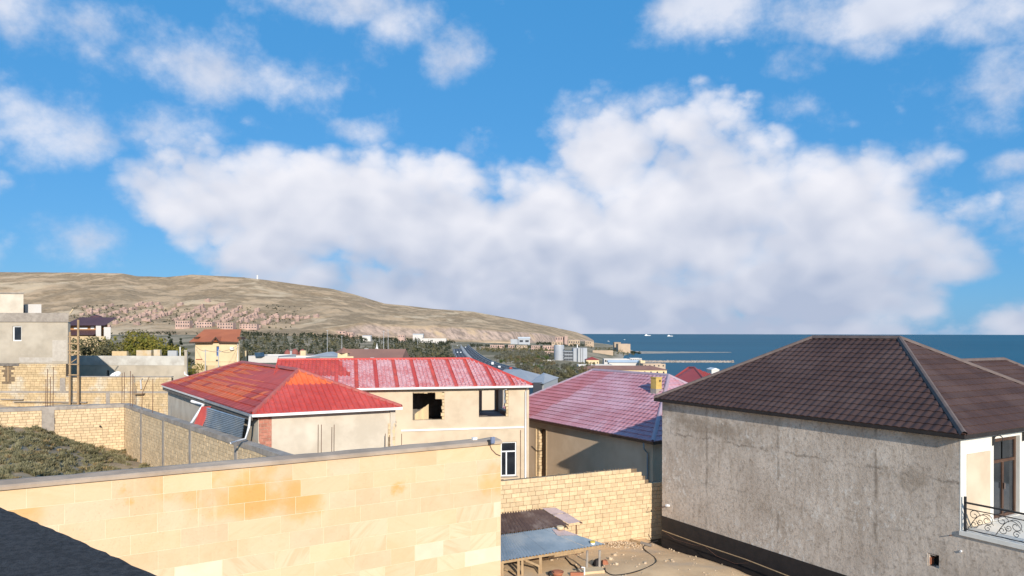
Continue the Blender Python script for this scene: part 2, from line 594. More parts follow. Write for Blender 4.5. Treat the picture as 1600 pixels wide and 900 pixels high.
# ------------------------------------------------------------------ walls with openings
def wall_panel(b, O, d, length, z0, z1, t, nrm, openings=(), mi=0):
    """wall of thickness t standing behind the plan line O + d*s; nrm is its outward side; openings (s0, s1, za, zb)"""
    d = Vector((d[0], d[1], 0)); nrm = Vector((nrm[0], nrm[1], 0))
    ss = sorted({0.0, length, *[o[0] for o in openings], *[o[1] for o in openings]})
    for a, c in zip(ss[:-1], ss[1:]):
        mid = (a + c) / 2
        cuts = sorted([(o[2], o[3]) for o in openings if o[0] < mid < o[1]])
        z = z0
        for (za, zb) in cuts + [(z1, z1)]:
            if za > z + 1e-4:
                b.obox(Vector((O[0], O[1], z)) + d * a, d * (c - a), -nrm * t, Vector((0, 0, za - z)), mi)
            z = zb
# ------------------------------------------------------------------ masonry of single blocks
BRICKS = {}
def brick_meshes(mat, L_, H_, T_):
    key = (mat.name, L_, H_, T_)
    if key not in BRICKS:
        ms = []
        rg = random.Random(3)
        for k in range(4):
            b = MB()
            j = lambda: rg.uniform(-.006, .006)
            c = .006
            o = Vector((j(), 0, j()))
            fr = [(c + j(), 0, c + j()), (L_ - c + j(), 0, c + j()), (L_ - c + j(), 0, H_ - c + j()), (c + j(), 0, H_ - c + j())]
            bk = [(0, c * 1.3, 0), (L_, c * 1.3, 0), (L_, c * 1.3, H_), (0, c * 1.3, H_)]
            bb = [(0, T_, 0), (L_, T_, 0), (L_, T_, H_), (0, T_, H_)]
            b.v = fr + bk + bb
            b.f = [(0, 1, 2, 3)]
            for (p, q) in ((0, 4), (4, 8)):
                for i in range(4):
                    i2 = (i + 1) % 4
                    b.f.append((p + i, q + i, q + i2, p + i2))
            b.m = [0] * len(b.f)
            ms.append(b.mesh('brick', mat))
        BRICKS[key] = ms
    return BRICKS[key]
def masonry(parent, O, d, nrm, length, z0, top, mat, bl=.40, bh=.20, joint=.014, depth=.09, limit=300, name='brick', skip=(), seed=1, proud=.0):
    """blocks in running bond on the outward side of a wall line; top(s) gives the height of the wall there"""
    rg = random.Random(seed)
    d = Vector((d[0], d[1], 0)); nrm = Vector((nrm[0], nrm[1], 0))
    rows = int(math.ceil((max(top(0), top(length * .5), top(length)) - z0) / bh))
    cells = []
    for r in range(rows):
        s = -bl * (r % 2) * .5 - rg.uniform(0, .08)
        while s < length:
            w = bl * rg.choice((1, 1, 1, 1, .96, 1.04, .72))
            a, c = max(0, s), min(length, s + w)
            za = z0 + r * bh
            if c - a > .06:
                tz = min(top(a + .02), top(c - .02))
                zb = min(za + bh, tz)
                ok = zb - za > bh * .35 and not any(k[0] < c and k[1] > a and k[2] < zb and k[3] > za for k in skip)
                if ok:
                    cells.append((a, c, za, zb))
            s += w
    def M4(cell):
        a, c, za, zb = cell
        o = Vector((O[0], O[1], za + joint / 2)) + d * (a + joint / 2) + nrm * (proud + rg.uniform(-.006, .010))
        sx = (c - a - joint) / (bl - joint); sz = (zb - za - joint) / (bh - joint)
        return Matrix.Translation(o) @ Matrix((d, -nrm, Vector((0, 0, 1)))).transposed().to_4x4() @ Matrix.Diagonal((sx, 1, sz, 1)) @ Matrix.Rotation(R(rg.uniform(-.5, .5)), 4, 'Y')
    flip = d.cross(-nrm).z < 0
    ms = brick_meshes(mat, bl - joint, bh - joint, depth)
    cells.sort(key=lambda q: (Vector((O[0], O[1])) + Vector((d.x, d.y)) * q[0]).length)
    rest = MB()
    for k, cell in enumerate(cells):
        me = rg.choice(ms)
        m4 = M4(cell)
        if k < limit:
            piece(name, me, m4, parent)
        else:
            k0 = len(rest.v)
            rest.v += [tuple(m4 @ v.co) for v in me.vertices]
            for p in me.polygons:
                rest.f.append(tuple(k0 + i for i in p.vertices)); rest.m.append(0)
    if rest.v:
        stuff(rest.build('masonry', mat, parent))
    return len(cells)
# ------------------------------------------------------------------ trees
def leaf_mat(name, c1, c2, c3):
    m, nt, b = newmat(name)
    t = NT(nt)
    r = t.rnd()
    n = t.noise(t.pos(), .6, 2)
    col = t.mix(r, c1, c2)
    col = t.mix(t.smooth(n, .5, .7), col, c3)
    t.l(col, b.inputs['Base Color'])
    b.inputs['Roughness'].default_value = .7
    b.inputs['Specular IOR Level'].default_value = .2
    tr = t.n('ShaderNodeBsdfTranslucent')
    t.l(col, tr.inputs[0])
    mx = t.n('ShaderNodeMixShader')
    mx.inputs[0].default_value = .25
    t.l(b.outputs[0], mx.inputs[1]); t.l(tr.outputs[0], mx.inputs[2])
    t.l(mx.outputs[0], nt.nodes['Material Output'].inputs[0])
    return m
M['leaf_olive'] = leaf_mat('olive_leaves', (.16, .145, .07), (.21, .185, .095), (.13, .12, .06))
M['leaf_yellow'] = leaf_mat('yellowing_leaves', (.20, .19, .03), (.27, .22, .05), (.15, .16, .03))
M['leaf_green'] = leaf_mat('green_leaves', (.075, .11, .03), (.11, .15, .04), (.055, .08, .025))
M['leaf_dark'] = leaf_mat('dark_leaves', (.045, .056, .032), (.062, .073, .042), (.037, .045, .028))
M['leaf_grey'] = leaf_mat('grey_leaves', (.155, .15, .10), (.20, .19, .135), (.125, .12, .085))
M['leaf_brown'] = leaf_mat('brownish_leaves', (.21, .155, .08), (.25, .195, .105), (.16, .125, .065))
M['leaf_pale'] = leaf_mat('pale_silver_leaves', (.30, .31, .30), (.36, .37, .36), (.25, .26, .25))
def crown_faces(b, rg, c, rx, rz, clumps, per, leaf, shape='round', mi=0):
    for k in range(clumps):
        while True:
            p = Vector((rg.uniform(-1, 1), rg.uniform(-1, 1), rg.uniform(-1, 1)))
            if .25 < p.length < 1:
                break
        zz = p.z
        w = 1.0
        if shape == 'cone':
            w = max(.12, (1 - zz) * .55)
        elif shape == 'column':
            w = .5 * math.sqrt(max(.05, 1 - zz * zz)) + .15
        cc = Vector((c[0] + p.x * rx * w, c[1] + p.y * rx * w, c[2] + zz * rz))
        cr = rg.uniform(.28, .42) * rx * (w if shape != 'round' else 1)
        for q in range(per):
            v = Vector((rg.gauss(0, 1), rg.gauss(0, 1), rg.gauss(0, 1))).normalized() * (cr * rg.uniform(.55, 1.05))
            v.z *= .8
            ctr = cc + v
            a = Vector((rg.gauss(0, 1), rg.gauss(0, 1), rg.gauss(0, 1))).normalized()
            o = a.cross(v.normalized() + Vector((rg.uniform(-.4, .4), rg.uniform(-.4, .4), rg.uniform(-.1, .6))))
            if o.length < .05:
                continue
            o.normalize()
            s = leaf * rg.uniform(.6, 1.3)
            k0 = len(b.v)
            b.v += [tuple(ctr - a * s), tuple(ctr + o * s * .6), tuple(ctr + a * s), tuple(ctr - o * s * .6)]
            b.f.append((k0, k0 + 1, k0 + 2, k0 + 3)); b.m.append(mi)
TREES = {}
def tree_meshes(key, h, rx, shape, clumps, per, leaf, lmat, seed):
    rg = random.Random(seed)
    b = MB()
    base = .12 * h if shape != 'round' else .30 * h
    crown_faces(b, rg, (0, 0, (h + base) / 2), rx, (h - base) / 2, clumps, per, leaf, shape)
    t = MB()
    top = Vector((rg.uniform(-.1, .1), rg.uniform(-.1, .1), h * .62))
    t.tube([(0, 0, -.6), (0, 0, h * .2), tuple(top * .7), tuple(top)], h * .028, 6, r2=h * .008)
    for k in range(5):
        an = k * 1.26 + rg.uniform(-.3, .3)
        st = Vector((0, 0, h * rg.uniform(.22, .45)))
        en = st + Vector((math.cos(an) * rx * .7, math.sin(an) * rx * .7, h * .25))
        t.tube([tuple(st), tuple((st + en) / 2 + Vector((0, 0, -.03 * h))), tuple(en)], h * .013, 4, r2=h * .004)
    TREES[key] = (b.mesh('crown', lmat), t.mesh('trunk', M['bark']))
def tree(key, loc, s, label, group=None, name='tree', rot=None):
    o = thing(name, label, 'tree', loc, group)
    cm, tm = TREES[key]
    W = Matrix.Translation(Vector(loc)) @ Matrix.Rotation(rot if rot is not None else random.uniform(0, 6.28), 4, 'Z') @ Matrix.Diagonal((s, s, s * random.uniform(.92, 1.08), 1))
    piece('crown', cm, W, o)
    piece('trunk', tm, W, o)
    return o
def car(loc, ang, mat, label, s=1.0, truck=False):
    """small saloon or van seen from far off: body, glass and wheels"""
    o = thing('car' if not truck else 'van', label, 'car' if not truck else 'van', loc, 'cars on the highway')
    W = Matrix.Translation(Vector(loc)) @ Matrix.Rotation(ang, 4, 'Z')
    prof = [(-2.2, .35), (-2.2, .85), (-1.75, .98), (-1.1, 1.45), (.4, 1.48), (1.05, .98), (2.0, .86), (2.2, .6), (2.2, .35)]
    if truck:
        prof = [(-2.8, .4), (-2.8, 2.4), (1.4, 2.4), (1.9, 1.5), (2.7, 1.2), (2.8, .4)]
    b = MB()
    n = len(prof)
    b.v = [(-.88, x, z) for x, z in prof] + [(.88, x, z) for x, z in prof]
    b.f = [tuple(range(n)), tuple(reversed(range(n, 2 * n)))] + [(i, n + i, n + (i + 1) % n, (i + 1) % n) for i in range(n)]
    b.m = [0] * len(b.f)
    me = b.mesh('body', mat); piece('body', me, W, o)
    g = MB()
    if truck:
        g.box((0, 1.75, 1.75), (1.6, .1, .5))
    else:
        g.box((0, -.35, 1.22), (1.80, 1.3, .32)); 
    piece('window', g.mesh('window', M['far_glass']), W, o)
    wb = MB()
    wb.tube([(-.1, 0, 0), (.1, 0, 0)], .32, 10)
    wm = wb.mesh('wheel', M['bitumen'])
    for sx in (-.82, .82):
        for sy in (-1.35, 1.35):
            piece('wheel', wm, W @ Matrix.Translation((sx, sy, .32)), o)
    return o
# ------------------------------------------------------------------ land, hill, sea
def tab(x, t):
    if x <= t[0][0]:
        return t[0][1]
    for (a, va), (b, vb) in zip(t[:-1], t[1:]):
        if x <= b:
            return va + (vb - va) * (x - a) / (b - a)
    return t[-1][1]
def sm(x):
    x = max(0.0, min(1.0, x))
    return x * x * (3 - 2 * x)
RIDGE_Y = [(-900, 432), (-200, 424), (0, 427), (100, 427), (190, 428), (215, 433), (260, 434), (300, 430), (380, 434), (430, 440), (520, 452), (560, 462), (600, 474),
           (680, 483), (740, 487), (800, 498), (850, 508), (900, 518.5), (917, 525), (930, 533)]
RIDGE_D = [(-900, 2500), (0, 2600), (400, 2700), (700, 3100), (860, 3500), (930, 3900)]
FOOT_Y = [(-900, 524), (300, 524), (480, 526), (560, 530), (700, 534), (800, 536), (860, 535), (917, 532), (930, 534)]
FOOT_D = [(-900, 1250), (300, 1300), (480, 1350), (560, 1500), (700, 1700), (800, 1900), (860, 2300), (917, 3300), (930, 3600)]
CLIFF = [(470, 0), (570, .8), (640, 1), (850, 1), (880, .3), (930, .2)]
def hill_y(px, t):
    c = tab(px, CLIFF)
    g0 = t ** .85
    g1 = .47 * sm(t / .07) + .53 * max(0, t) ** .95
    g = g0 * (1 - c) + g1 * c
    return tab(px, FOOT_Y) + (tab(px, RIDGE_Y) - tab(px, FOOT_Y)) * g
def hill_pt(px, t):
    D0, D1 = tab(px, FOOT_D), tab(px, RIDGE_D)
    if t <= 1:
        D = D0 + (D1 - D0) * max(t, -.06)
        p = P(px, hill_y(px, max(t, 0)), D)
        if t < 0:
            p.z -= 12
    else:
        D = D1 + 900 * (t - 1)
        p = P(px, tab(px, RIDGE_Y), D1)
        p = Vector((p.x * D / D1, D, p.z - 160 * (t - 1) ** 1.3))
    e = sm(t / .12) * (1 - .82 * sm((t - .8) / .2))
    q = p * (1 / 320)
    amp = 9 * e * min(1, (930 - px) / 200)
    n = mn.fractal(q, 1.0, 2.0, 6) * 1.0 - abs(mn.fractal(Vector((p.x / 130, p.y / 420, 3.3)), .9, 2.1, 5)) * 1.2
    p.z += n * amp
    return p
def hill_t(px, py):
    lo, hi = 0.0, 1.0
    for _ in range(24):
        m = (lo + hi) / 2
        if hill_y(px, m) > py:
            lo = m
        else:
            hi = m
    return lo
def build_hill():
    b = MB()
    cols = [-900 + i * 30 for i in range(29)] + [-20 + i * 4.0 for i in range(int(950 / 4) + 1)]
    ts = [-.06, 0] + [.012 * i for i in range(1, 12)] + [.14 + .86 * i / 75 for i in range(76)] + [1.1, 1.3, 1.7]
    for px in cols:
        for t in ts:
            b.v.append(tuple(hill_pt(px, t)))
    n = len(ts)
    for i in range(len(cols) - 1):
        for j in range(n - 1):
            b.f.append((i * n + j, (i + 1) * n + j, (i + 1) * n + j + 1, i * n + j + 1)); b.m.append(0)
    m, nt, bs = newmat('hill_soil_and_scrub')
    t = NT(nt)
    pos = t.pos()
    n1 = t.noise(pos, .010, 8, .62)
    n2 = t.noise(t.pos((1, .45, 3.0)), .006, 6, .6, .6)
    n3 = t.noise(pos, .06, 6, .7)
    scrub = t.mix(t.smooth(n3, .35, .65), (.30, .21, .125), (.43, .305, .185))
    soil = t.mix(t.smooth(n3, .3, .7), (.52, .36, .215), (.64, .45, .275))
    col = t.mix(t.smooth(n1, .46, .58), scrub, soil)
    pale = t.mix(t.smooth(n2, .57, .65), col, (.66, .49, .31))
    geo = t.n('ShaderNodeNewGeometry')
    sp = t.n('ShaderNodeSeparateXYZ')
    t.l(geo.outputs['Normal'], sp.inputs[0])
    rock = t.mix(t.smooth(t.noise(t.pos((1, 1, .5)), .05, 7, .7), .35, .62), (.27, .205, .165), (.58, .42, .32))
    rock = t.mix(t.smooth(n1, .55, .7), rock, (.64, .45, .26))
    steep = t.math('SUBTRACT', 1.0, t.smooth(sp.outputs[2], .80, .95))
    col = t.mix(steep, pale, rock)
    t.l(col, bs.inputs['Base Color'])
    bs.inputs['Roughness'].default_value = .95
    bs.inputs['Specular IOR Level'].default_value = .1
    t.bump(n3, .45, 6.0, bs)
    struct(b.build('hill', m, None, True))
build_hill()
def zf(px):
    if px <= 917:
        return EYE - (tab(px, FOOT_Y) - 521) / F * tab(px, FOOT_D)
    return -24
NEAR_Z = [(0, -1.2), (64, -1.2), (80, -3), (120, -7), (200, -11), (350, -15), (600, -17)]
COAST = [(916, 531.5), (935, 534.5), (960, 537.3), (985, 541), (1005, 546), (1012, 549.5), (1002, 555), (1000, 561), (1012, 569), (1020, 576), (1065, 590), (1120, 605), (1300, 615), (1700, 620), (3500, 622)]
COAST_W = []
for (px, py) in COAST:
    Y = 40 * F / (py - 521)
    COAST_W.append(((px - 800) / F * Y, Y))
LANDP = [(380, 7000)] + COAST_W + [(3000, -4000), (-7000, -4000), (-7000, 7000)]
def inland(x, y):
    """signed distance to the shore, positive on land"""
    ins = False
    n = len(LANDP)
    for i in range(n):
        (x0, y0), (x1, y1) = LANDP[i], LANDP[(i + 1) % n]
        if (y0 > y) != (y1 > y) and x < (x1 - x0) * (y - y0) / (y1 - y0) + x0:
            ins = not ins
    dm = 1e9
    for (x0, y0), (x1, y1) in zip(COAST_W[:-1], COAST_W[1:]):
        dx, dy = x1 - x0, y1 - y0
        k = max(0, min(1, ((x - x0) * dx + (y - y0) * dy) / (dx * dx + dy * dy)))
        dm = min(dm, math.hypot(x - x0 - k * dx, y - y0 - k * dy))
    return dm if ins else -dm
def ground_z(x, y):
    if y < 10:
        return -1.2 if abs(x) < 300 else -1.2
    px = 800 + F * x / y
    px = max(-900, min(1500, px))
    r = y
    if r < 600:
        z = tab(r, NEAR_Z)
        if px > 917:
            z = z + (-25 - z) * sm((r - 200) / 300) * sm((px - 917) / 80)
    else:
        Df = tab(px, FOOT_D) if px < 917 else 2000
        k = sm((r - 600) / max(200, Df - 600))
        z0 = -17 if px < 917 else -17 - 8 * sm((px - 917) / 80)
        z = z0 + (zf(px) - z0) * k
    sd = inland(x, y)
    if sd < 120:
        z = (SEA - 4) + (z - SEA + 4) * sm((sd + 40) / 160) if sd > -40 else SEA - 4
    n = mn.fractal(Vector((x / 60, y / 60, 0)), 1, 2, 4)
    up = sm((-x - 18) / 16) * sm((y - 52) / 8) * (1 - sm((y - 135) / 120))
    z = z + (4.0 - z) * up
    return z + n * .5 * sm((y - 70) / 60)
def build_ground():
    b = MB()
    angs = [-180 + 9 * i for i in range(15)] + [-45 + .5 * i for i in range(181)] + [54 + 9 * i for i in range(15)]
    rs = [3.0]
    while rs[-1] < 7000:
        rs.append(rs[-1] * 1.055 if rs[-1] < 300 else rs[-1] * 1.03)
    for a in angs:
        for r in rs:
            x, y = math.sin(R(a)) * r, math.cos(R(a)) * r
            b.v.append((x, y, ground_z(x, y)))
    n = len(rs)
    for i in range(len(angs) - 1):
        for j in range(n - 1):
            b.f.append((i * n + j, (i + 1) * n + j, (i + 1) * n + j + 1, i * n + j + 1)); b.m.append(0)
    b.f.append(tuple(i * n for i in range(len(angs) - 1))); b.m.append(0)
    m, nt, bs = newmat('dry_ground')
    t = NT(nt)
    pos = t.pos()
    n1 = t.noise(t.pos((1, .5, 1)), .022, 8, .62)
    n3 = t.noise(pos, .3, 6, .7)
    col = t.mix(t.smooth(n1, .42, .60), (.21, .18, .11), (.45, .355, .24))
    col = t.mix(t.math('MULTIPLY', t.smooth(n3, .45, .7), .6), col, (.11, .10, .06))
    sp = t.n('ShaderNodeSeparateXYZ'); t.l(pos, sp.inputs[0])
    col = t.mix(t.math('SUBTRACT', 1.0, t.smooth(sp.outputs[2], SEA + .5, SEA + 3)), col, (.45, .37, .27))
    t.l(col, bs.inputs['Base Color'])
    bs.inputs['Roughness'].default_value = .95
    bs.inputs['Specular IOR Level'].default_value = .1
    struct(b.build('ground', m, None, True))
build_ground()
def build_sea():
    b = MB()
    b.poly([(-60000, -2000, SEA), (60000, -2000, SEA), (60000, 90000, SEA), (-60000, 90000, SEA)])
    m, nt, bs = newmat('sea_water')
    t = NT(nt)
    n1 = t.noise(t.pos((.25, 1, 1)), .004, 5, .6)
    n2 = t.noise(t.pos((.5, 1, 1)), .0007, 3, .5)
    col = t.mix(t.smooth(n2, .35, .65), (.020, .112, .168), (.026, .130, .190))
    col = t.mix(t.math('MULTIPLY', t.smooth(n1, .5, .8), .5), col, (.032, .155, .215))
    t.l(col, bs.inputs['Base Color'])
    bs.inputs['Roughness'].default_value = .55
    bs.inputs['IOR'].default_value = 1.33
    bs.inputs['Specular IOR Level'].default_value = .22
    t.bump(t.noise(t.pos((.6, 1, 1)), .12, 5, .6), .5, 1.2, bs)
    struct(b.build('sea', m))
build_sea()
# sand spit and breakwater
def spit():
    b = MB()
    rg = random.Random(5)
    Y = 1500.0
    top, bot = [], []
    N = 60
    for i in range(N + 1):
        px = 990 + 152 * i / N
        w = 95 * (1 - i / N) ** 1.2 + 9
        Yc = Y + 30 * (i / N) - 10
        x = (px - 800) / F * Yc
        hgt = 2.2 * (1 - i / N) ** 1.0 + .7
        row = [(x, Yc - w, SEA - 1), (x, Yc - w * .35, SEA + hgt * .8), (x, Yc, SEA + hgt * rg.uniform(.8, 1.15)), (x, Yc + w * .5, SEA + hgt * .6), (x, Yc + w, SEA - 1)]
        b.v += row
    for i in range(N):
        for j in range(4):
            b.f.append((i * 5 + j, (i + 1) * 5 + j, (i + 1) * 5 + j + 1, i * 5 + j + 1)); b.m.append(0)
    struct(b.build('sand_spit', nm('wet_sand', (.45, .37, .28), (.33, .28, .22), .05), None, True))
spit()
def rock_mesh(b, rg, c, r):
    k = len(b.v)
    ring = [(math.cos(a), math.sin(a)) for a in (0, 1.05, 2.1, 3.14, 4.2, 5.2)]
    for (x, y) in ring:
        s = rg.uniform(.8, 1.2)
        b.v.append((c[0] + x * r * s, c[1] + y * r * s, c[2] - r * .6))
    for (x, y) in ring:
        s = rg.uniform(.55, .9)
        b.v.append((c[0] + x * r * s, c[1] + y * r * s, c[2] + r * rg.uniform(.3, .8)))
    for i in range(6):
        j = (i + 1) % 6
        b.f.append((k + i, k + j, k + 6 + j, k + 6 + i)); b.m.append(0)
    b.f.append(tuple(k + 6 + i for i in range(6))); b.m.append(0)
def jetty():
    o = thing('breakwater', 'long straight rubble breakwater running out into the sea', 'breakwater', P(1050, 566, 1000))
    core = MB()
    Y = 985
    x0, x1 = (1004 - 800) / F * Y, (1141 - 800) / F * Y
    core.poly([(x0, Y - 7, SEA - 1), (x1, Y - 7, SEA - 1), (x1, Y - 2.5, SEA + 2.4), (x0, Y - 2.5, SEA + 2.4)])
    core.poly([(x0, Y - 2.5, SEA + 2.4), (x1, Y - 2.5, SEA + 2.4), (x1, Y + 2.5, SEA + 2.4), (x0, Y + 2.5, SEA + 2.4)])
    core.poly([(x0, Y + 2.5, SEA + 2.4), (x1, Y + 2.5, SEA + 2.4), (x1, Y + 7, SEA - 1), (x0, Y + 7, SEA - 1)])
    rk = nm('breakwater_rock', (.36, .30, .24), (.24, .20, .165), .4, rnd=.25)
    core.build('core', rk, o)
    b = MB(); rg = random.Random(9)
    for i in range(420):
        x = rg.uniform(x0, x1 + 6); y = Y + rg.uniform(-7.5, 5)
        rock_mesh(b, rg, (x, y, SEA + max(.2, 2.6 - abs(y - Y) * .4)), rg.uniform(.5, 1.2))
    stuff(b.build('rock', rk, o))
jetty()
# ------------------------------------------------------------------ highway
ROADC = [(812, 330), (785, 430), (752, 560), (735, 700), (727, 900), (722, 1150), (719, 1450)]
def road_pts():
    pts = []
    for i in range(61):
        Y = 330 + (1450 - 330) * i / 60
        px = tab(Y, [(y, p) for p, y in ROADC])
        pts.append(((px - 800) / F * Y, Y))
    for _ in range(6):
        pts = [pts[0]] + [((a[0] + 2 * b[0] + c[0]) / 4, b[1]) for a, b, c in zip(pts[:-2], pts[1:-1], pts[2:])] + [pts[-1]]
    return pts
RP = road_pts()
RZ = [tab(y, [(330, -14.2), (600, -16.6), (900, -16.3), (1450, -14.0)]) for x, y in RP]
def road_strip(o0, o1, dz, name, mat, parent=None, dash=None, hgt=None):
    b = MB()
    for i in range(len(RP) - 1):
        if dash and i % dash[0] >= dash[1]:
            continue
        (xa, ya), (xb, yb) = RP[i], RP[i + 1]
        za, zb = RZ[i] + dz, RZ[i + 1] + dz
        if hgt:
            b.obox((xa + o0, ya, za), (o1 - o0, 0, 0), (xb - xa, yb - ya, zb - za), (0, 0, hgt))
        else:
            b.poly([(xa + o0, ya, za), (xa + o1, ya, za), (xb + o1, yb, zb), (xb + o0, yb, zb)])
    return b.build(name, mat, parent)
asphalt = nm('asphalt', (.060, .062, .070), (.045, .047, .052), .05, rough=.8)
road = struct(road_strip(-15, 15, 1.2, 'road', asphalt))
pale = nm('pale_concrete', (.46, .43, .39), (.40, .37, .34), .1)
road_strip(-1.6, 1.6, 1.25, 'median', pale, road, hgt=.5)
for a in (-15.6, 15.0):
    road_strip(a, a + .6, .8, 'barrier', pale, road, hgt=1.3)
for a in (-13.5, -2.2, 2.0, 13.3):
    road_strip(a, a + .35, 1.23, 'edge_line', M['white'], road)
for a in (-9.7, -5.9, 5.7, 9.5):
    road_strip(a, a + .3, 1.23, 'lane_line', M['white'], road, dash=(2, 1))
def road_at(Y, off):
    for i in range(len(RP) - 1):
        if RP[i][1] <= Y <= RP[i + 1][1]:
            k = (Y - RP[i][1]) / (RP[i + 1][1] - RP[i][1])
            d = Vector((RP[i + 1][0] - RP[i][0], RP[i + 1][1] - RP[i][1]))
            return Vector((RP[i][0] + d.x * k + off, Y, RZ[i] + (RZ[i + 1] - RZ[i]) * k + 1.23)), math.atan2(-d.x, d.y)
    return Vector((0, Y, 0)), 0
carw = nm('white_car_paint', (.75, .75, .76), (.70, .70, .71), 1, rough=.3)
card = nm('dark_car_paint', (.05, .05, .06), (.07, .07, .08), 1, rough=.3)
carr = nm('red_car_paint', (.35, .05, .04), (.30, .04, .03), 1, rough=.3)
for (Y, off, mt, tr, lb) in [(560, 8, carw, True, 'white van, nearest vehicle on the right carriageway of the highway'), (500, 6, carw, False, 'white car behind the red roof corner where the highway bends'),
                             (455, 8, carr, True, 'red van at the bend of the highway beside the bushes'), (430, 2, carw, False, 'small white car nearest the grey hipped roof'),
                             (900, -6, carw, False, 'white car on the left carriageway, left one of a pair'), (905, -10, carw, False, 'white car on the left carriageway beside another white car'),
                             (1180, 6, carw, False, 'white car far off on the right carriageway'), (1280, -7, carw, False, 'white car at the far end of the left carriageway'),
                             (1030, 10, card, False, 'dark car in the outer lane of the right carriageway'), (760, -11, card, False, 'dark car alone on the near left carriageway')]:
    p, an = road_at(Y, off)
    car(p, an, mt, lb, truck=tr)
# ------------------------------------------------------------------ far buildings
def block(name, label, cat, px0, px1, pyt, pyb, D, depth, wall, win=None, roof=None, yaw=0.0, group=None, cut=0):
    """far building: walls, recessed windows each of its own, flat or pitched roof. win = (rows, cols, w share, h share)"""
    a, c = P(px0, pyt, D), P(px1, pyb, D)
    w, h = c.x - a.x, a.z - c.z
    base = c.z - cut
    mid = Vector(((a.x + c.x) / 2, D, base))
    o = thing(name, label, cat, mid, group)
    ry = Matrix.Rotation(R(yaw), 3, 'Z')
    ex, ey = ry @ Vector((1, 0, 0)), ry @ Vector((0, 1, 0))
    O = mid - ex * w / 2
    H = h + cut
    ops = []
    if win:
        rows, cols, ws, hs = win[:4]
        z_lo = cut / H if not win[4:] else win[4]
        for r in range(rows):
            for k in range(cols):
                s0 = w * (k + .5 - ws / 2) / cols
                s1 = w * (k + .5 + ws / 2) / cols
                za = base + cut + h * (r + .5 - hs / 2) / rows
                zb = base + cut + h * (r + .5 + hs / 2) / rows
                ops.append((s0, s1, za, zb))
    b = MB()
    wall_panel(b, O, ex, w, base, base + H, .5, -ey, ops)
    b.obox(O + ey * .5, ex * .5, ey * (depth - .5), Vector((0, 0, H)))
    b.obox(O + ey * .5 + ex * (w - .5), ex * .5, ey * (depth - .5), Vector((0, 0, H)))
    b.obox(O + ey * depth, ex * w, ey * .5, Vector((0, 0, H)))
    b.obox(O + ey * .5 + ex * .5 + Vector((0, 0, H - .6)), ex * (w - 1), ey * (depth - .5), Vector((0, 0, .3)))
    b.build('wall', wall, o)
    for (s0, s1, za, zb) in ops:
        one('window', lambda q: q.obox(O + ex * s0 + ey * .3 + Vector((0, 0, za - base)), ex * (s1 - s0), ey * .1, Vector((0, 0, zb - za))), M['far_glass'], o)
    if roof:
        kind, rh, rm, ovh = roof
        z = base + H
        q0 = O - ex * ovh - ey * ovh; q1 = O + ex * (w + ovh) - ey * ovh; q2 = q1 + ey * (depth + 2 * ovh); q3 = q0 + ey * (depth + 2 * ovh)
        q0, q1, q2, q3 = [Vector((q.x, q.y, z)) for q in (q0, q1, q2, q3)]
        ins = min(depth, w) / 2 + ovh if kind == 'hip' else .0
        if w >= depth:
            r0 = (q0 + q3) / 2 + ex * ins + Vector((0, 0, rh)); r1 = (q1 + q2) / 2 - ex * ins + Vector((0, 0, rh))
            fs = [[q0, q1, r1, r0], [q2, q3, r0, r1], [q1, q2, r1], [q3, q0, r0]]
        else:
            r0 = (q0 + q1) / 2 + ey * ins + Vector((0, 0, rh)); r1 = (q3 + q2) / 2 - ey * ins + Vector((0, 0, rh))
            fs = [[q0, q1, r0], [q2, q3, r1], [q1, q2, r1, r0], [q3, q0, r0, r1]]
        rb = MB()
        for f in fs:
            rb.poly(f)
        rb.poly([q3, q2, q1, q0])
        rb.build('roof', rm, o)
    return o
redroof = nm('red_metal_roof', (.36, .055, .04), (.30, .045, .035), .3, rough=.5)
brownroof = nm('far_brown_roof', (.33, .165, .115), (.28, .14, .10), .2, rough=.7)
purpleroof = nm('maroon_roof', (.105, .05, .05), (.085, .04, .042), .3, rough=.6)
greyroof = nm('grey_metal_roof', (.40, .41, .42), (.35, .36, .37), .4, rough=.5)
orangeroof = nm('orange_roof', (.50, .155, .06), (.43, .13, .05), .6, rough=.6)
palesheet = nm('pale_blue_sheet', (.52, .58, .63), (.46, .52, .57), .1, rough=.5)
darkpatch = M['far_glass']
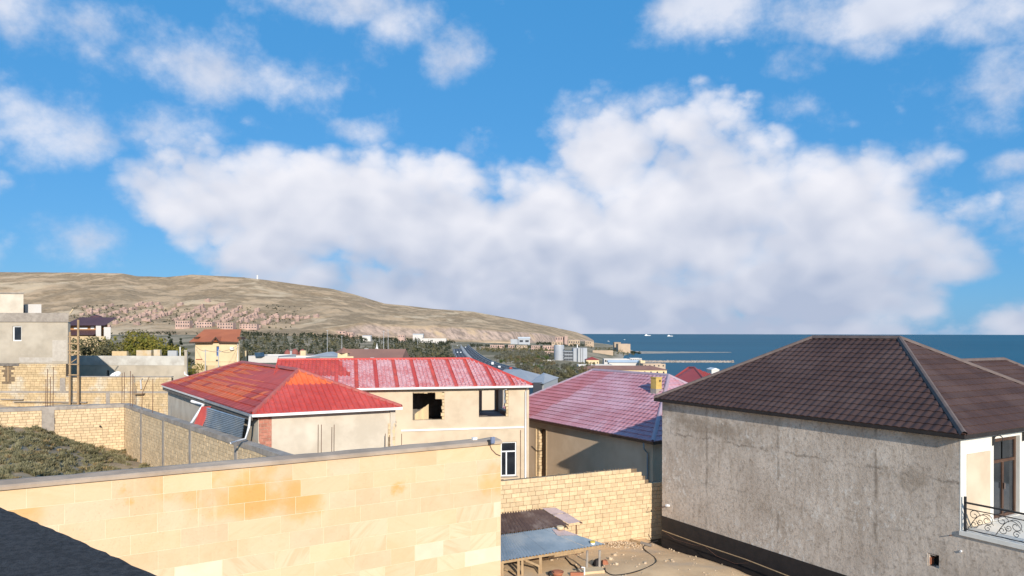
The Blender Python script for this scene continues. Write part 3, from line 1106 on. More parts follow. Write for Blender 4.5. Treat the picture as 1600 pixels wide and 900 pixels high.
# hillside housing: small pink block houses in stepped rows
def hill_houses():
    rg = random.Random(21)
    protos = []
    for k in range(4):
        w, d, h = [(15, 11, 8.5), (12, 11, 9.5), (19, 11, 8), (13, 12, 6.5)][k]
        b = MB()
        b.obox((-w / 2, 0, -6), (w, 0, 0), (0, d, 0), (0, 0, h + 6))
        b.obox((-w / 2 + w * .45, d * .3, h), (w * .5, 0, 0), (0, d * .6, 0), (0, 0, 2.8))
        b.obox((-w / 2 - .3, -.35, h), (w + .6, 0, 0), (0, d + .6, 0), (0, 0, .5))
        n = int(w / 3.6)
        for r in range(2 if h < 8 else 3):
            for c in range(n):
                x = -w / 2 + w * (c + .5) / n
                b.obox((x - .75, -.06, .8 + r * 2.8), (1.5, 0, 0), (0, .3, 0), (0, 0, 1.5), 1)
        protos.append(b.mesh('pink_house', [M['pink_render'], darkpatch]))
    spots = []
    rows = []
    # diagonal terraces climbing to the right, as the rows run in the photograph
    for (x0, y0, x1, y1, n) in [(128, 494, 172, 480, 5), (160, 497, 212, 478, 6), (168, 512, 232, 486, 7), (206, 502, 248, 478, 6), (196, 488, 218, 476, 3), (232, 503, 262, 484, 5), (212, 509, 225, 502, 2),
                                (273, 499, 322, 471, 8), (256, 487, 279, 474, 4), (306, 502, 346, 474, 8), (340, 504, 373, 479, 7), (372, 507, 402, 484, 7), (404, 510, 420, 502, 3),
                                (224, 478, 246, 476, 3), (330, 481, 344, 473, 3), (286, 497, 316, 483, 5), (320, 500, 352, 482, 5), (352, 503, 380, 486, 5), (384, 505, 408, 490, 4),
                                (140, 487, 160, 484, 2), (240, 494, 252, 487, 2), (412, 494, 492, 496, 9), (430, 492, 480, 497, 4)]:
        rows.append((x0, n))
        for i in range(n):
            k = i / max(1, n - 1)
            spots.append((x0 + (x1 - x0) * k + rg.uniform(-1.5, 1.5), y0 + (y1 - y0) * k + rg.uniform(-.8, .8), len(rows) - 1, i, n))
    order = sorted(range(len(rows)), key=lambda r: rows[r][0])
    nth = ['first', 'second', 'third', 'fourth', 'fifth', 'sixth', 'seventh', 'eighth', 'ninth', 'tenth', 'eleventh', 'twelfth', 'thirteenth', 'fourteenth', 'fifteenth', 'sixteenth', 'seventeenth', 'eighteenth', 'nineteenth', 'twentieth', 'twenty-first', 'twenty-second', 'twenty-third', 'twenty-fourth']
    for (px, py, row, i, n) in spots:
        place = 'leftmost and lowest' if i == 0 else 'topmost' if i == n - 1 else nth[i] + ' up'
        lab = 'small pink hillside house, %s in the %s terrace row counted from the left' % (place, nth[order.index(row)])
        p = hill_pt(px, hill_t(px, py))
        o = bpy.data.objects.new('hillside_house', rg.choice(protos))
        o.location = p
        s = rg.uniform(.66, .86) * p.y / 1750
        o.scale = (s, s, s)
        o.rotation_euler = (0, 0, R(rg.uniform(-14, 10)))
        link(o)
        tag(o, lab, 'house', 'pink houses on the far hillside')
    k = 0
    while k < 26:        # stragglers filling the slope between the rows
        px, py = rg.uniform(120, 470), rg.uniform(476, 508)
        if (px < 262 and py > 500) or (px > 405 and py < 488):
            continue
        p = hill_pt(px, hill_t(px, py))
        o = bpy.data.objects.new('hillside_house', rg.choice(protos))
        o.location = p
        s = rg.uniform(.5, .7) * p.y / 1750
        o.scale = (s, s, s)
        o.rotation_euler = (0, 0, R(rg.uniform(-14, 10)))
        link(o)
        tag(o, 'very small pink house standing loose between the terrace rows on the hillside', 'house', 'loose pink houses on the hillside')
        k += 1
hill_houses()
for (x0, x1, y0, y1, lb) in [(274, 296, 502, 513, 'broad pink block in the front row of the hillside town, leftmost above the orange roof'), (307, 331, 504, 514, 'broad pink block with dark arched openings straight above the orange roof'),
                             (339, 364, 505, 515, 'broad pink block above the right end of the orange roof'), (374, 401, 507, 514, 'long low pink block with a single dark window strip, rightmost of the front row')]:
    D = hill_pt((x0 + x1) / 2, hill_t((x0 + x1) / 2, y1)).y
    block('apartment_block', lb, 'building', x0, x1, y0, y1, D, 14, M['pink_render'], (2, 6, .45, .45), cut=3, group='front row of the hillside town')
# cliff foot settlement and coast buildings (px0, px1, py top, py bottom, D, depth, material, windows, roof, label, category)
FARB = [
    (524, 540, 518, 526, 1480, 12, 'pink_render', (2, 3, .4, .5), None, 'pink house at the cliff foot, behind the tall lamp masts on the left', 'house'),
    (541, 552, 520, 526, 1490, 12, 'pink_render', (1, 3, .4, .5), None, 'low pink house at the cliff foot right of the taller pink one', 'house'),
    (486, 494, 521, 527, 1400, 10, 'tan_render', (1, 2, .4, .5), None, 'small tan house standing among dark trees below the hill', 'house'),
    (566, 579, 525.5, 527.5, 1300, 12, 'white_render', None, ('gable', 1, M['white'], .5), 'long low white shed at the edge of the wood left of the masts', 'shed'),
    (622, 632, 524, 528, 1450, 12, 'pink_render', (1, 3, .4, .5), None, 'low pink building just left of the white hall', 'building'),
    (645, 661, 523, 529, 1500, 15, 'white_render', None, ('gable', 1.5, M['white'], .5), 'tall white hall at the foot of the cliffs', 'hall'),
    (654, 697, 529, 531.5, 1420, 12, 'white_render', None, None, 'long low white roofline stretching right of the white hall', 'building'),
    (728, 802, 534, 537, 1800, 10, 'tan_render', None, None, 'long sand-coloured boundary wall under the pink cliffs', 'wall'),
    (798, 812, 530, 537, 1750, 20, 'silver', None, None, 'low silver grey annexe beside the pale hall', 'hall'),
    (810, 828, 529, 537, 1745, 24, 'silver', (1, 2, .6, .4), ('gable', 4, M['white'], 1), 'pale hall with a low gabled roof below the cliff end', 'hall'),
    (766, 788, 539, 543.5, 1250, 12, 'pink_render', (1, 6, .4, .5), None, 'low pink terrace nearest the highway above the retaining wall', 'terrace'),
    (794, 804, 539, 544, 1230, 12, 'pink_render', (1, 3, .4, .5), None, 'small pink house second along the terrace row from the highway', 'house'),
    (807, 824, 540, 547, 1180, 14, 'tan_render', (2, 4, .4, .45), None, 'tan two storey block in the middle of the pink terrace row', 'house'),
    (830, 844, 540, 548, 1160, 14, 'pink_render', (2, 4, .4, .45), None, 'pink two storey block left of the silver tower building', 'house'),
    (848, 866, 540, 546, 1150, 14, 'pink_render', (1, 5, .4, .5), None, 'pink terrace whose end is hidden by the round tower', 'terrace'),
    (848, 866, 549, 557, 900, 14, 'pink_render', (2, 5, .35, .4), None, 'low pink house with red window frames directly left of the round tower', 'house'),
    (830, 866, 562, 565.5, 680, 8, 'white_render', None, None, 'long white boundary wall between the bushes left of the round tower', 'wall'),
    (868, 886, 526, 532, 1900, 16, 'pink_render', (1, 5, .4, .6), None, 'large pinkish building with arches above the round tower', 'building'),
    (882, 887, 524.5, 532, 1890, 8, 'pink_render', None, None, 'small square turret at the end of the arched pink building', 'tower'),
    (888, 906, 531, 538, 1700, 20, 'tan_render', (1, 5, .4, .4), None, 'wide tan building on the slope above the tower building', 'building'),
    (914, 924, 533, 538, 1650, 14, 'tan_render', (1, 3, .4, .4), None, 'small tan house at the tip of the headland slope', 'house'),
    (862, 880, 534, 538, 1600, 14, 'tan_render', (1, 4, .4, .4), None, 'low tan house just above the top of the round tower', 'house'),
    (960, 970, 534.5, 540, 1500, 20, 'tan_render', None, None, 'lower tan annexe at the left of the big sandstone block', 'building'),
    (966, 985, 537, 545, 1450, 30, 'tan_render', None, None, 'big plain sandstone block standing alone near the shore', 'building'),
    (926, 958, 547.3, 549, 1200, 10, 'tan_render', None, None, 'pale boundary wall crossing the dry ground below the headland', 'wall'),
    (916, 936, 562, 571, 620, 12, 'cream', (1, 4, .3, .3), ('hip', 2.5, redroof, .6), 'cream bungalow with red roof just right of the tower building', 'house'),
    (944, 984, 560.5, 567, 700, 12, 'white_render', (1, 8, .5, .5), None, 'long white seaside hotel wing with a row of dark windows', 'hotel'),
    (985, 1003, 559.5, 567, 705, 12, 'white_render', (2, 6, .5, .35), None, 'taller end of the white seaside hotel with two window rows', 'hotel'),
    (952, 1000, 566, 571, 660, 10, 'white_render', None, ('gable', 2.2, palesheet, 1.0), 'long shed with pale blue sheet roof before the seaside hotel', 'shed'),
    (1001, 1008, 563, 570, 650, 10, 'cream', None, None, 'small cream kiosk at the end of the blue-roofed shed', 'kiosk'),
    (904, 958, 570, 577, 520, 14, 'white_render', None, None, 'long low white building with a flat parapet below the tower building', 'building'),
    (904, 1042, 577.5, 586, 420, 16, 'cream', (1, 14, .25, .4), ('hip', 2.2, brownroof, .8), 'very long low cream building under a rust brown roof', 'building'),
    (1005, 1040, 568, 574, 610, 16, 'tan_render', (1, 5, .3, .4), None, 'flat tan beach building at the root of the breakwater', 'building'),
    (1112, 1124, 577, 583, 330, 8, 'white_render', None, ('gable', .8, M['white'], .3), 'small white cabin beside the sea behind the red roof', 'cabin'),
    (920, 928, 533.5, 536.5, 1750, 10, 'tan_render', None, None, 'tiny tan hut on the far shore left of the sandstone block', 'hut'),
]
for (x0, x1, yt, yb, D, dp, mt, win, rf, lb, ct) in FARB:
    block({'wall': 'boundary_wall', 'house': 'small_house', 'building': 'low_building', 'hall': 'large_hall'}.get(ct, ct), lb, ct, x0, x1, yt, yb, D, dp, M[mt], win, rf, cut=max(2.0, D * .006))
# retaining wall sweeping right below the terraces
def retaining():
    b = MB()
    pts = [(752, 541, 1130), (775, 543.5, 1100), (800, 546, 1060), (830, 549, 1000), (866, 550.5, 940)]
    q = [P(*p) for p in pts]
    for a, c in zip(q[:-1], q[1:]):
        a2, c2 = Vector((a.x, a.y, a.z - 8)), Vector((c.x, c.y, c.z - 8))
        b.obox(a2, (c - a), (0, 1.2, 0), (0, 0, 8))
    tag(b.build('retaining_wall', M['tan_render']), 'sand-coloured retaining wall sweeping right from the highway below pink terraces', 'wall')
retaining()
# tower building
def tower_building():
    D = 713
    o = thing('office_tower', 'silver office building with a round stair tower and dark window bands', 'building', P(890, 577, D))
    zb = P(890, 580, D).z - 6
    def Z(py):
        return P(0, py, D).z
    X = lambda px: (px - 800) / F * D
    r = (X(882) - X(866)) / 2
    cb = MB(); cb.lathe((X(874), D + 4, 0), [(r, zb), (r, Z(540)), (r * .96, Z(539)), (r * .96, Z(539.6))], 28)
    cb.build('stair_tower', M['silver'], o, False)
    for k in range(8):
        one('window', lambda q: q.box((X(881.2), D - 1.2, Z(546 + k * 4)), (1.0, 1.0, 1.0)), M['far_glass'], o)
    wb = MB()
    wb.obox((X(876), D + 2, zb), (X(897) - X(876), 0, 0), (0, 16, 0), (0, 0, Z(548.5) - zb))
    wb.build('wing', nm('slate_cladding', (.27, .29, .32), (.23, .25, .28), .1, rough=.4), o)
    for k in range(5):
        zt = Z(549.8 + k * 5.2)
        bd = one('window_band', lambda q: q.obox((X(876.5), D + 1.85, zt - 1.9), (X(895) - X(876.5), 0, 0), (0, .4, 0), (0, 0, 1.9)), M['far_glass'], o)
        for j in range(7):
            one('mullion', lambda q: q.obox((X(876.5) + (X(895) - X(876.5)) * (j + .5) / 7.0, D + 1.7, zt - 1.9), (.16, 0, 0), (0, .3, 0), (0, 0, 1.9)), M['silver'], bd)
    one('end_block', lambda q: q.obox((X(896), D, zb), (X(902.5) - X(896), 0, 0), (0, 18, 0), (0, 0, Z(544) - zb)), M['silver'], o)
    one('end_block', lambda q: q.obox((X(902.5), D - 3, zb), (X(907) - X(902.5) - .3, 0, 0), (0, 20, 0), (0, 0, Z(543.5) - zb)), M['grey_render'], o)
    one('end_block', lambda q: q.obox((X(907) + .2, D - 2, zb), (X(910.5) - X(907) - .5, 0, 0), (0, 18, 0), (0, 0, Z(543.8) - zb)), M['silver'], o)
    one('end_block', lambda q: q.obox((X(910.5), D - 3, zb), (X(917) - X(910.5), 0, 0), (0, 18, 0), (0, 0, Z(543.6) - zb)), M['silver'], o)
    one('roof_mast', lambda q: q.box((X(903), D + 6, Z(542)), (.8, .8, 5)), M['white'], o)
tower_building()
# ships
def ship(px, py, ln, label):
    D = 40 * F / (py - 521)
    c = Vector(((px - 800) / F * D, D, SEA))
    o = thing('ship', label, 'ship', c)
    b = MB(); h = ln * .09
    b.prism([(c.x - ln / 2, c.y - ln * .07), (c.x + ln * .4, c.y - ln * .07), (c.x + ln / 2, c.y), (c.x + ln * .4, c.y + ln * .07), (c.x - ln / 2, c.y + ln * .07)], SEA - 1, SEA + h)
    b.build('hull', M['white'], o)
    one('superstructure', lambda q: (q.box((c.x - ln * .22, c.y, SEA + h * 1.6), (ln * .34, ln * .1, h * 1.2)), q.box((c.x - ln * .26, c.y, SEA + h * 2.5), (ln * .16, ln * .08, h * .6))), M['white'], o)
    one('mast', lambda q: q.box((c.x + ln * .15, c.y, SEA + h * 2), (ln * .012, ln * .012, h * 2)), M['white'], o)
ship(1012, 524.2, 120, 'white ship with a tall cabin on the horizon, left of two')
ship(1047, 525, 90, 'smaller white ship low on the horizon, right of two')
ship(951, 533, 11, 'tiny white boat off the headland near the shore')
ship(976, 530.5, 12, 'tiny white boat alone on the open water behind the sandstone block')
# white tower on the ridge
def ridge_tower():
    p = hill_pt(402, 1.0)
    o = thing('hilltop_tower', 'small white tower standing on the bare ridge of the hill', 'tower', p)
    one('shaft', lambda q: q.lathe((p.x, p.y, p.z - 3), [(3.0, 0), (2.6, 14), (3.4, 14.5), (3.4, 17)], 10), M['white'], o)
    one('cap', lambda q: q.lathe((p.x, p.y, p.z + 14), [(3.6, 0), (.6, 3)], 10), M['grey_render'], o)
ridge_tower()
# ------------------------------------------------------------------ trees of the middle distance
tree_meshes('olive', 7, 3.0, 'round', 16, 34, .34, M['leaf_olive'], 1)
tree_meshes('grey', 6.5, 3.0, 'round', 15, 32, .34, M['leaf_grey'], 2)
tree_meshes('brown', 6, 2.8, 'round', 14, 30, .33, M['leaf_brown'], 3)
tree_meshes('green', 6, 2.6, 'round', 15, 32, .32, M['leaf_green'], 4)
tree_meshes('dark', 8, 2.6, 'cone', 22, 28, .36, M['leaf_dark'], 5)
tree_meshes('yellow', 6, 2.9, 'round', 22, 60, .20, M['leaf_yellow'], 6)
tree_meshes('olive_near', 6, 2.9, 'round', 22, 60, .20, M['leaf_olive'], 7)
tree_meshes('dark_near', 8, 2.6, 'cone', 30, 50, .22, M['leaf_dark'], 8)
tree_meshes('pale', 11, 2.2, 'column', 26, 40, .30, M['leaf_pale'], 9)
def gz(px, D):
    return Vector(((px - 800) / F * D, D, ground_z((px - 800) / F * D, D)))
rg = random.Random(31)
# scrubby trees right of the highway, before the tower building
n = 0
spots = []
while len(spots) < 105:
    px = rg.uniform(735, 945); D = rg.uniform(290, 700)
    p = gz(px, D)
    c = tab(D, [(y, q) for q, y in ROADC])
    if px - c < 34 and D < 1450:
        continue
    py = 521 - (p.z - EYE) / D * F
    if px > 865 and D > 480:
        continue
    if any(abs(px - q[0]) < 5 and abs(D - q[1]) < 22 for q in spots):
        continue
    spots.append((px, D))
for (px, D) in spots:
    k = rg.choice(('olive', 'grey', 'brown', 'olive', 'green', 'grey'))
    tree(k, gz(px, D), rg.uniform(.65, 1.15), {'olive': 'olive green scrubby tree', 'grey': 'grey green scrubby tree', 'brown': 'brownish half bare scrubby tree', 'green': 'fresh green scrubby tree'}[k] + ' in the thicket between highway and silver tower building',
         'scrubby trees right of the highway', 'scrub_tree')
# trees before the wood, left of the highway
spots = []
while len(spots) < 90:
    px = rg.uniform(375, 715); D = rg.uniform(330, 640)
    c = tab(D, [(y, q) for q, y in ROADC])
    if px > c - 45 or any(abs(px - q[0]) < 7 and abs(D - q[1]) < 25 for q in spots):
        continue
    spots.append((px, D))
for (px, D) in spots:
    k = rg.choice(('olive', 'dark', 'dark', 'grey', 'dark'))
    p = gz(px, D)
    top = EYE - (546 - 521) / F * D - (5 if D < 450 else 0)
    s = min(1.2, max(.4, (top - p.z) / 7.0)) * rg.uniform(.8, 1.05)
    tree(k, p, s, {'olive': 'olive green tree', 'dark': 'dark conifer', 'grey': 'grey green tree'}[k] + ' at the near edge of the wood left of the highway', 'trees at the near edge of the wood', 'wood_tree')
def wood():
    """the far planted wood that reads as one mass"""
    mats = [M['leaf_dark'], M['leaf_grey'], M['leaf_olive']]
    b = MB()
    r2 = random.Random(44)
    cnt = 0
    while cnt < 1500:
        px = r2.uniform(370, 712); D = 620 * (1480 / 620) ** r2.random()
        c = tab(D, [(y, q) for q, y in ROADC])
        if px > c - 17 * 1100 / D - 2:
            continue
        if abs(px - 454) < 3.5 and D > 700:      # the grey ride through the wood
            continue
        if 560 < px < 582 and 900 < D < 1150:      # clearing
            continue
        if D > 1150 and mn.noise(Vector((px / 22, D / 120, 0))) > .12:
            continue
        p = gz(px, D)
        h = r2.uniform(5.5, 9.5)
        mi = 0 if (D > 1150 or r2.random() < .35) else r2.choice((1, 2, 1))
        crown_faces(b, r2, (p.x, p.y, p.z + h * .55), h * .34, h * .5, 7, 7, .9, r2.choice(('round', 'cone', 'round')), mi)
        cnt += 1
    # belts along the cliff foot and between the coast houses
    for (x0, x1, D0, D1, num, mi) in [(838, 872, 1750, 2000, 110, 0), (735, 860, 1240, 1330, 150, 0), (745, 866, 960, 1120, 120, 2), (868, 925, 1500, 1680, 70, 0), (930, 990, 1250, 1500, 60, 2),
                                      (560, 590, 1480, 1560, 60, 0), (600, 712, 1480, 1600, 160, 0), (150, 420, 1280, 1330, 90, 0), (380, 420, 1240, 1300, 30, 0), (420, 520, 1330, 1400, 60, 0), (985, 1000, 1380, 1460, 25, 0), (780, 866, 700, 900, 160, 1), (905, 1040, 430, 640, 40, 2)]:
        for _ in range(num):
            px, D = r2.uniform(x0, x1), r2.uniform(D0, D1)
            p = gz(px, D)
            h = r2.uniform(3.5, 7)
            if num == 40:
                h *= .5
            crown_faces(b, r2, (p.x, p.y, p.z + h * .5), h * .38, h * .5, 6, 6, .8, 'round', mi)
    # gardens between the hillside houses
    for _ in range(420):
        px, py = r2.uniform(110, 470), r2.uniform(478, 512)
        if px < 270 and py > 507:
            continue
        p = hill_pt(px, hill_t(px, py))
        h = r2.uniform(3, 6)
        crown_faces(b, r2, (p.x, p.y, p.z + h * .4), h * .5, h * .5, 5, 5, 1.0, 'round', r2.choice((0, 0, 2)))
    stuff(tag(b.build('wood', mats), 'dark planted wood covering the plain below the hill', 'wood'))
wood()
# tall masts
for (px, y0, y1, D) in [(511.5, 517, 549, 500), (534, 526, 547, 560), (599.5, 518, 551, 480), (606.5, 516, 551, 470), (652.5, 527, 536, 1100), (592.5, 525, 533, 1150)]:
    a, c = P(px, y0, D), P(px, y1, D)
    z0 = ground_z(a.x, D) - .5
    o = thing('lamp_mast', {511.5: 'tall pale lamp mast, leftmost over the wood', 534: 'short pale mast over the left of the brown-roofed building', 599.5: 'tall pale mast, left of the close pair by the white spire', 606.5: 'tall pale mast, right of the close pair by the white spire', 652.5: 'far lamp post near the white hall', 592.5: 'far lamp post behind the white spire'}[px], 'mast', (a.x, D, z0))
    w = .16 if D < 1000 else .22
    one('pole', lambda q: q.tube([(a.x, D, z0), (a.x, D, a.z)], w * 1.5, 8, r2=w * .8), M['grey_render'], o)
    one('lamp_head', lambda q: q.box((a.x, D, a.z), (1.5, .3, .3)), M['grey_render'], o)
tree('pale', gz(617, 520) + Vector((0, 0, -1)), 1.45, 'pale silvery columnar tree right of the paired masts', None, 'poplar')
# ------------------------------------------------------------------ houses of the middle distance
def dome_house():
    D = 190
    o = thing('domed_house', 'house with three red onion-shaped domes behind the white flat roofs', 'house', P(460, 575, D))
    one('wall', lambda q: q.obox(P(441, 590, D), (P(478, 0, D).x - P(441, 0, D).x, 0, 0), (0, 8, 0), (0, 0, P(0, 555, D).z - P(0, 590, D).z)), M['pink_render'], o)
    for (px, r, yb, yt) in [(447.5, 5, 556, 547), (459, 5.5, 556, 545.5), (471, 5.5, 556, 546)]:
        c = P(px, yb, D); rr = r / F * D; h = P(0, yt, D).z - c.z
        one('dome', lambda q: q.lathe((c.x, D + 1, c.z), [(rr, 0), (rr * 1.05, h * .35), (rr * .8, h * .7), (rr * .35, h * .93), (rr * .05, h)], 14), nm('dome_red', (.30, .10, .08), (.26, .085, .07), .5), o, True)
    one('gable_turret', lambda q: q.box(tuple(P(474.5, 553, D)), (1.4, 1.2, 1.6)), M['cream'], o)
    one('chimney', lambda q: q.box(tuple(P(455, 553, D)), (.5, .5, 1.4)), M['grey_render'], o)
dome_house()
o = block('flat_roofed_house', 'low white flat-roofed house, the left one behind the red roof ridge', 'house', 384, 435, 557, 575, 150, 12, M['white_render'], cut=4)
one('solar_panel', lambda q: (q.obox(P(399, 558, 149), (1.15, 0, 0), (.5, 1.0, .0), (-.25, .1, 0.85))), nm('solar_blue', (.03, .06, .10), (.05, .09, .14), 2, rough=.2), o)
block('flat_roofed_house', 'low white flat-roofed house with a grey roof, the right one behind the red roof ridge', 'house', 436, 478, 559, 575, 146, 10, M['white_render'], cut=4)
block('flat_roofed_house', 'low grey house wedged between the white roofs and the brown roof', 'house', 480, 530, 558, 575, 165, 12, M['grey_render'], None, ('hip', 1.0, greyroof, .3), cut=4)
one_ch = block('garden_chimney', 'yellow plastered chimney block right of the yellow house', 'chimney', 380, 384, 549, 562, 100, .5, M['cream'], cut=2)
def spire_house():
    D = 125
    o = block('long_brown_roofed_house', 'long low house with brown roof, corner turret and white spire', 'house', 534, 624, 562, 580, D, 9, M['tan_render'], (1, 6, .3, .4), ('gable', 1.75, brownroof, .5), cut=4)
    c = P(537, 552, D - 1)
    one('turret', lambda q: q.box((c.x, c.y, c.z - 2.4), (1.7, 1.7, 4.8)), M['cream'], o)
    one('turret_roof', lambda q: q.lathe((c.x, c.y, c.z), [(1.55, 0), (.05, .95)], 4), brownroof, o)
    g = P(541, 560, D - 2)
    one('gable_window', lambda q: q.box((g.x + .6, g.y, g.z - .3), (1.4, .5, 1.2)), M['cream'], o)
    s = P(589, 549, D + 5)
    one('spire_roof', lambda q: q.lathe((s.x, s.y, s.z - .4), [(1.5, 0), (.1, 1.0)], 4), brownroof, o)
    one('spire', lambda q: q.lathe((s.x, s.y, s.z), [(.62, 0), (.30, .35), (.12, .8), (.02, 1.5)], 10), M['white'], o)
    h = P(573, 549, D + 5)
    one('chimney', lambda q: q.box((h.x, h.y, h.z - .5), (.7, .7, 1.9)), M['white'], o)
    h = P(582, 561, D - 4)
    one('roof_vent', lambda q: q.box((h.x, h.y, h.z - .2), (.6, .6, .8)), M['white'], o)
spire_house()
def grey_house():
    D = 78
    o = thing('grey_roofed_house', 'pale house with grey hipped metal roof between the red and pink roofs', 'house', P(830, 640, D))
    z = lambda py, d: P(0, py, d).z
    q0, q1 = P(766, 606, 70), P(838, 602, 78)
    # main hip
    A, B_, Cc, Dd = P(752, 604, 76), P(836, 598, 72), P(872, 600, 84), P(800, 600, 90)
    zz = EYE - 5.4
    A.z = B_.z = Cc.z = Dd.z = zz
    r0, r1 = P(789, 577, 82), P(812, 577, 80)
    b = MB()
    for f in ([A, B_, r1, r0], [B_, Cc, r1], [Cc, Dd, r0, r1], [Dd, A, r0]):
        b.poly(f)
    b.build('roof', greyroof, o)
    wb = MB()
    c = (A + B_ + Cc + Dd) / 4
    ins = [c + (p - c) * .93 for p in (A, B_, Cc, Dd)]
    wb.prism([(p.x, p.y) for p in ins], -6, zz - .02)
    wb.build('wall', M['grey_render'], o)
    w2 = MB()
    E = [P(826, 600, 71), P(850, 600, 70), P(874, 600, 80), P(848, 600, 82)]
    for p in E:
        p.z = EYE - 5.0
    r = [(E[0] + E[3]) / 2 + Vector((.8, 0, .75)), (E[1] + E[2]) / 2 + Vector((-.8, 0, .7))]
    for f in ([E[0], E[1], r[1], r[0]], [E[1], E[2], r[1]], [E[2], E[3], r[0], r[1]], [E[3], E[0], r[0]]):
        w2.poly(f)
    w2.build('annexe_roof', greyroof, o)
    w3 = MB()
    c = (E[0] + E[1] + E[2] + E[3]) / 4
    w3.prism([tuple((c + (p - c) * .9).xy) for p in E], -6, EYE - 5.02)
    w3.build('annexe_wall', M['grey_render'], o)
    wp = P(840, 606, 70.6)
    wn_ = one('window', lambda q: q.box((wp.x, wp.y, wp.z), (.9, .5, 1.1)), M['far_glass'], o)
grey_house()
def red_roof_house():
    D = 68
    o = thing('red_roofed_house', 'house under a plain bright red hipped roof by the sea', 'house', P(1080, 640, D))
    e = [P(1020, 606, 62), P(1120, 606, 60), P(1142, 592, 76), P(1042, 592, 78)]
    for p in e:
        p.z = EYE - 5.2
    r0, r1 = P(1076, 574, 69), P(1085, 574, 68)
    b = MB()
    fs = ([e[0], e[1], r1, r0], [e[1], e[2], r1], [e[2], e[3], r0, r1], [e[3], e[0], r0])
    for f in fs:
        b.poly(f)
    rf = b.build('roof', redroof, o)
    ridge_caps(rf, [(e[1], r1), (e[0], r0), (r0, r1)], redroof, .12)
    rb = MB()      # standing seams
    for (a, c, d) in ((e[0], e[1], (r0 + r1) / 2), (e[1], e[2], r1)):
        for k in range(1, 16):
            p = a + (c - a) * k / 16
            u = min(k, 16 - k) / 8
            q = p + ((d - (a + c) / 2)) * u
            rb.tube([p + Vector((0, 0, .03)), q + Vector((0, 0, .03))], .035, 4)
    rb.build('roof_seam', redroof, rf)
    c = sum(e, Vector()) / 4
    one('wall', lambda q: q.prism([tuple((c + (p - c) * .93).xy) for p in e], -6, EYE - 5.22), M['cream'], o)
red_roof_house()
def yellow_house():
    D = 92
    o = thing('yellow_house', 'cream yellow house with orange half-hipped roof and blue window', 'house', P(335, 600, D))
    z = lambda py: P(0, py, D).z
    X = lambda px: (px - 800) / F * D
    b = MB()
    x0, x1 = X(305), X(373)
    wall_panel(b, (x0, D, 0), (1, 0), x1 - x0, -3, z(533.5), .4, (0, -1), [(X(338) - x0, X(342.3) - x0, z(557), z(542))])
    b.obox((x0, D + .4, -3), (.4, 0, 0), (-4, 9, 0), (0, 0, z(533.5) + 3))
    b.obox((x1 - .4, D + .4, -3), (.4, 0, 0), (-4, 9, 0), (0, 0, z(533.5) + 3))
    # set back left wing
    b.obox((X(291.5), D + 2.5, -3), (x0 - X(291.5) - .01, 0, 0), (-2.6, 6, 0), (0, 0, z(538) + 3))
    # little gable
    g = [(X(334.5), D - .01, z(533.6)), (X(345.5), D - .01, z(533.6)), (X(340), D - .01, z(528.5))]
    b.poly(g)
    b.build('wall', M['cream'], o)
    rb = MB()
    e0, e1, e2, e3 = V(X(298), D - .5, z(535)), V(X(374.5), D - .5, z(535)), V(X(374.5) - 4.4, D + 10, z(535)), V(X(298) - 4.4, D + 10, z(535))
    gl, gr = V(X(304), D + 2, z(521)), V(X(370), D + 2, z(521))
    t0, t1 = V(X(306) - .6, D + 4.0, z(517) + .15), V(X(366) - .6, D + 4.0, z(517) + .15)
    for f in ([e0, e1, t1, t0], [e1, e2, t1], [e2, e3, t0, t1], [e3, e0, t0]):
        rb.poly(f)
    # gable dormer
    k = V(X(340), D - .6, z(527)); kl = V(X(334), D - .65, z(534)); kr = V(X(346), D - .65, z(534)); kb = V(X(340), D + 1.9, z(526.5))
    rb.poly([kl, k, kb]); rb.poly([k, kr, kb])
    rf = rb.build('roof', orangeroof, o)
    one('barge_board', lambda q: (q.obox(kl, k - kl, (0, -.1, 0), (0, 0, -.18)), q.obox(k, kr - k, (0, -.1, 0), (0, 0, -.18))), M['dark_wood'], rf)
    one('eave_board', lambda q: (q.obox(e0 + V(0, 0, -.05), kl - e0, (0, .1, 0), (0, 0, -.16)), q.obox(kr, e1 - kr, (0, .1, 0), (0, 0, -.16))), M['dark_wood'], rf)
    for sgn, px in ((0, 301), (1, 369)):
        one('roof_dormer', lambda q: q.obox((X(px), D + .4, z(531.5)), (.55, 0, 0), (0, 1.4, 0), (0, 0, .35)), M['dark_wood'], rf)
    w = one('window', lambda q: q.obox((X(338), D + .2, z(557)), (X(342.3) - X(338), 0, 0), (0, .08, 0), (0, 0, z(542) - z(557))), nm('blue_shutter', (.03, .10, .32), (.04, .12, .36), 1, rough=.4), o)
    one('sill', lambda q: q.obox((X(337.5), D - .1, z(557.8)), (X(342.8) - X(337.5), 0, 0), (0, .12, 0), (0, 0, .07)), M['white'], w)
    one('air_conditioner', lambda q: q.obox((X(360.5), D - .32, z(547.5)), (.48, 0, 0), (0, .3, 0), (0, 0, .36)), M['white'], o)
    one('small_window', lambda q: q.obox((X(337.5), D - .03, z(566)), (.26, 0, 0), (0, .1, 0), (0, 0, .26)), M['far_glass'], o)
    one('wall_box', lambda q: q.obox((X(306.5), D - .06, z(563.5)), (.8, 0, 0), (0, .08, 0), (0, 0, .14)), M['terracotta'], o)
    one('downpipe', lambda q: q.tube([(X(372), D - .1, z(536)), (X(372), D - .1, -2)], .05, 6), M['white'], o)
    one('string_course', lambda q: q.obox((x0, D - .05, z(566.5)), (x1 - x0, 0, 0), (0, .08, 0), (0, 0, .09)), M['limestone'], o)
yellow_house()
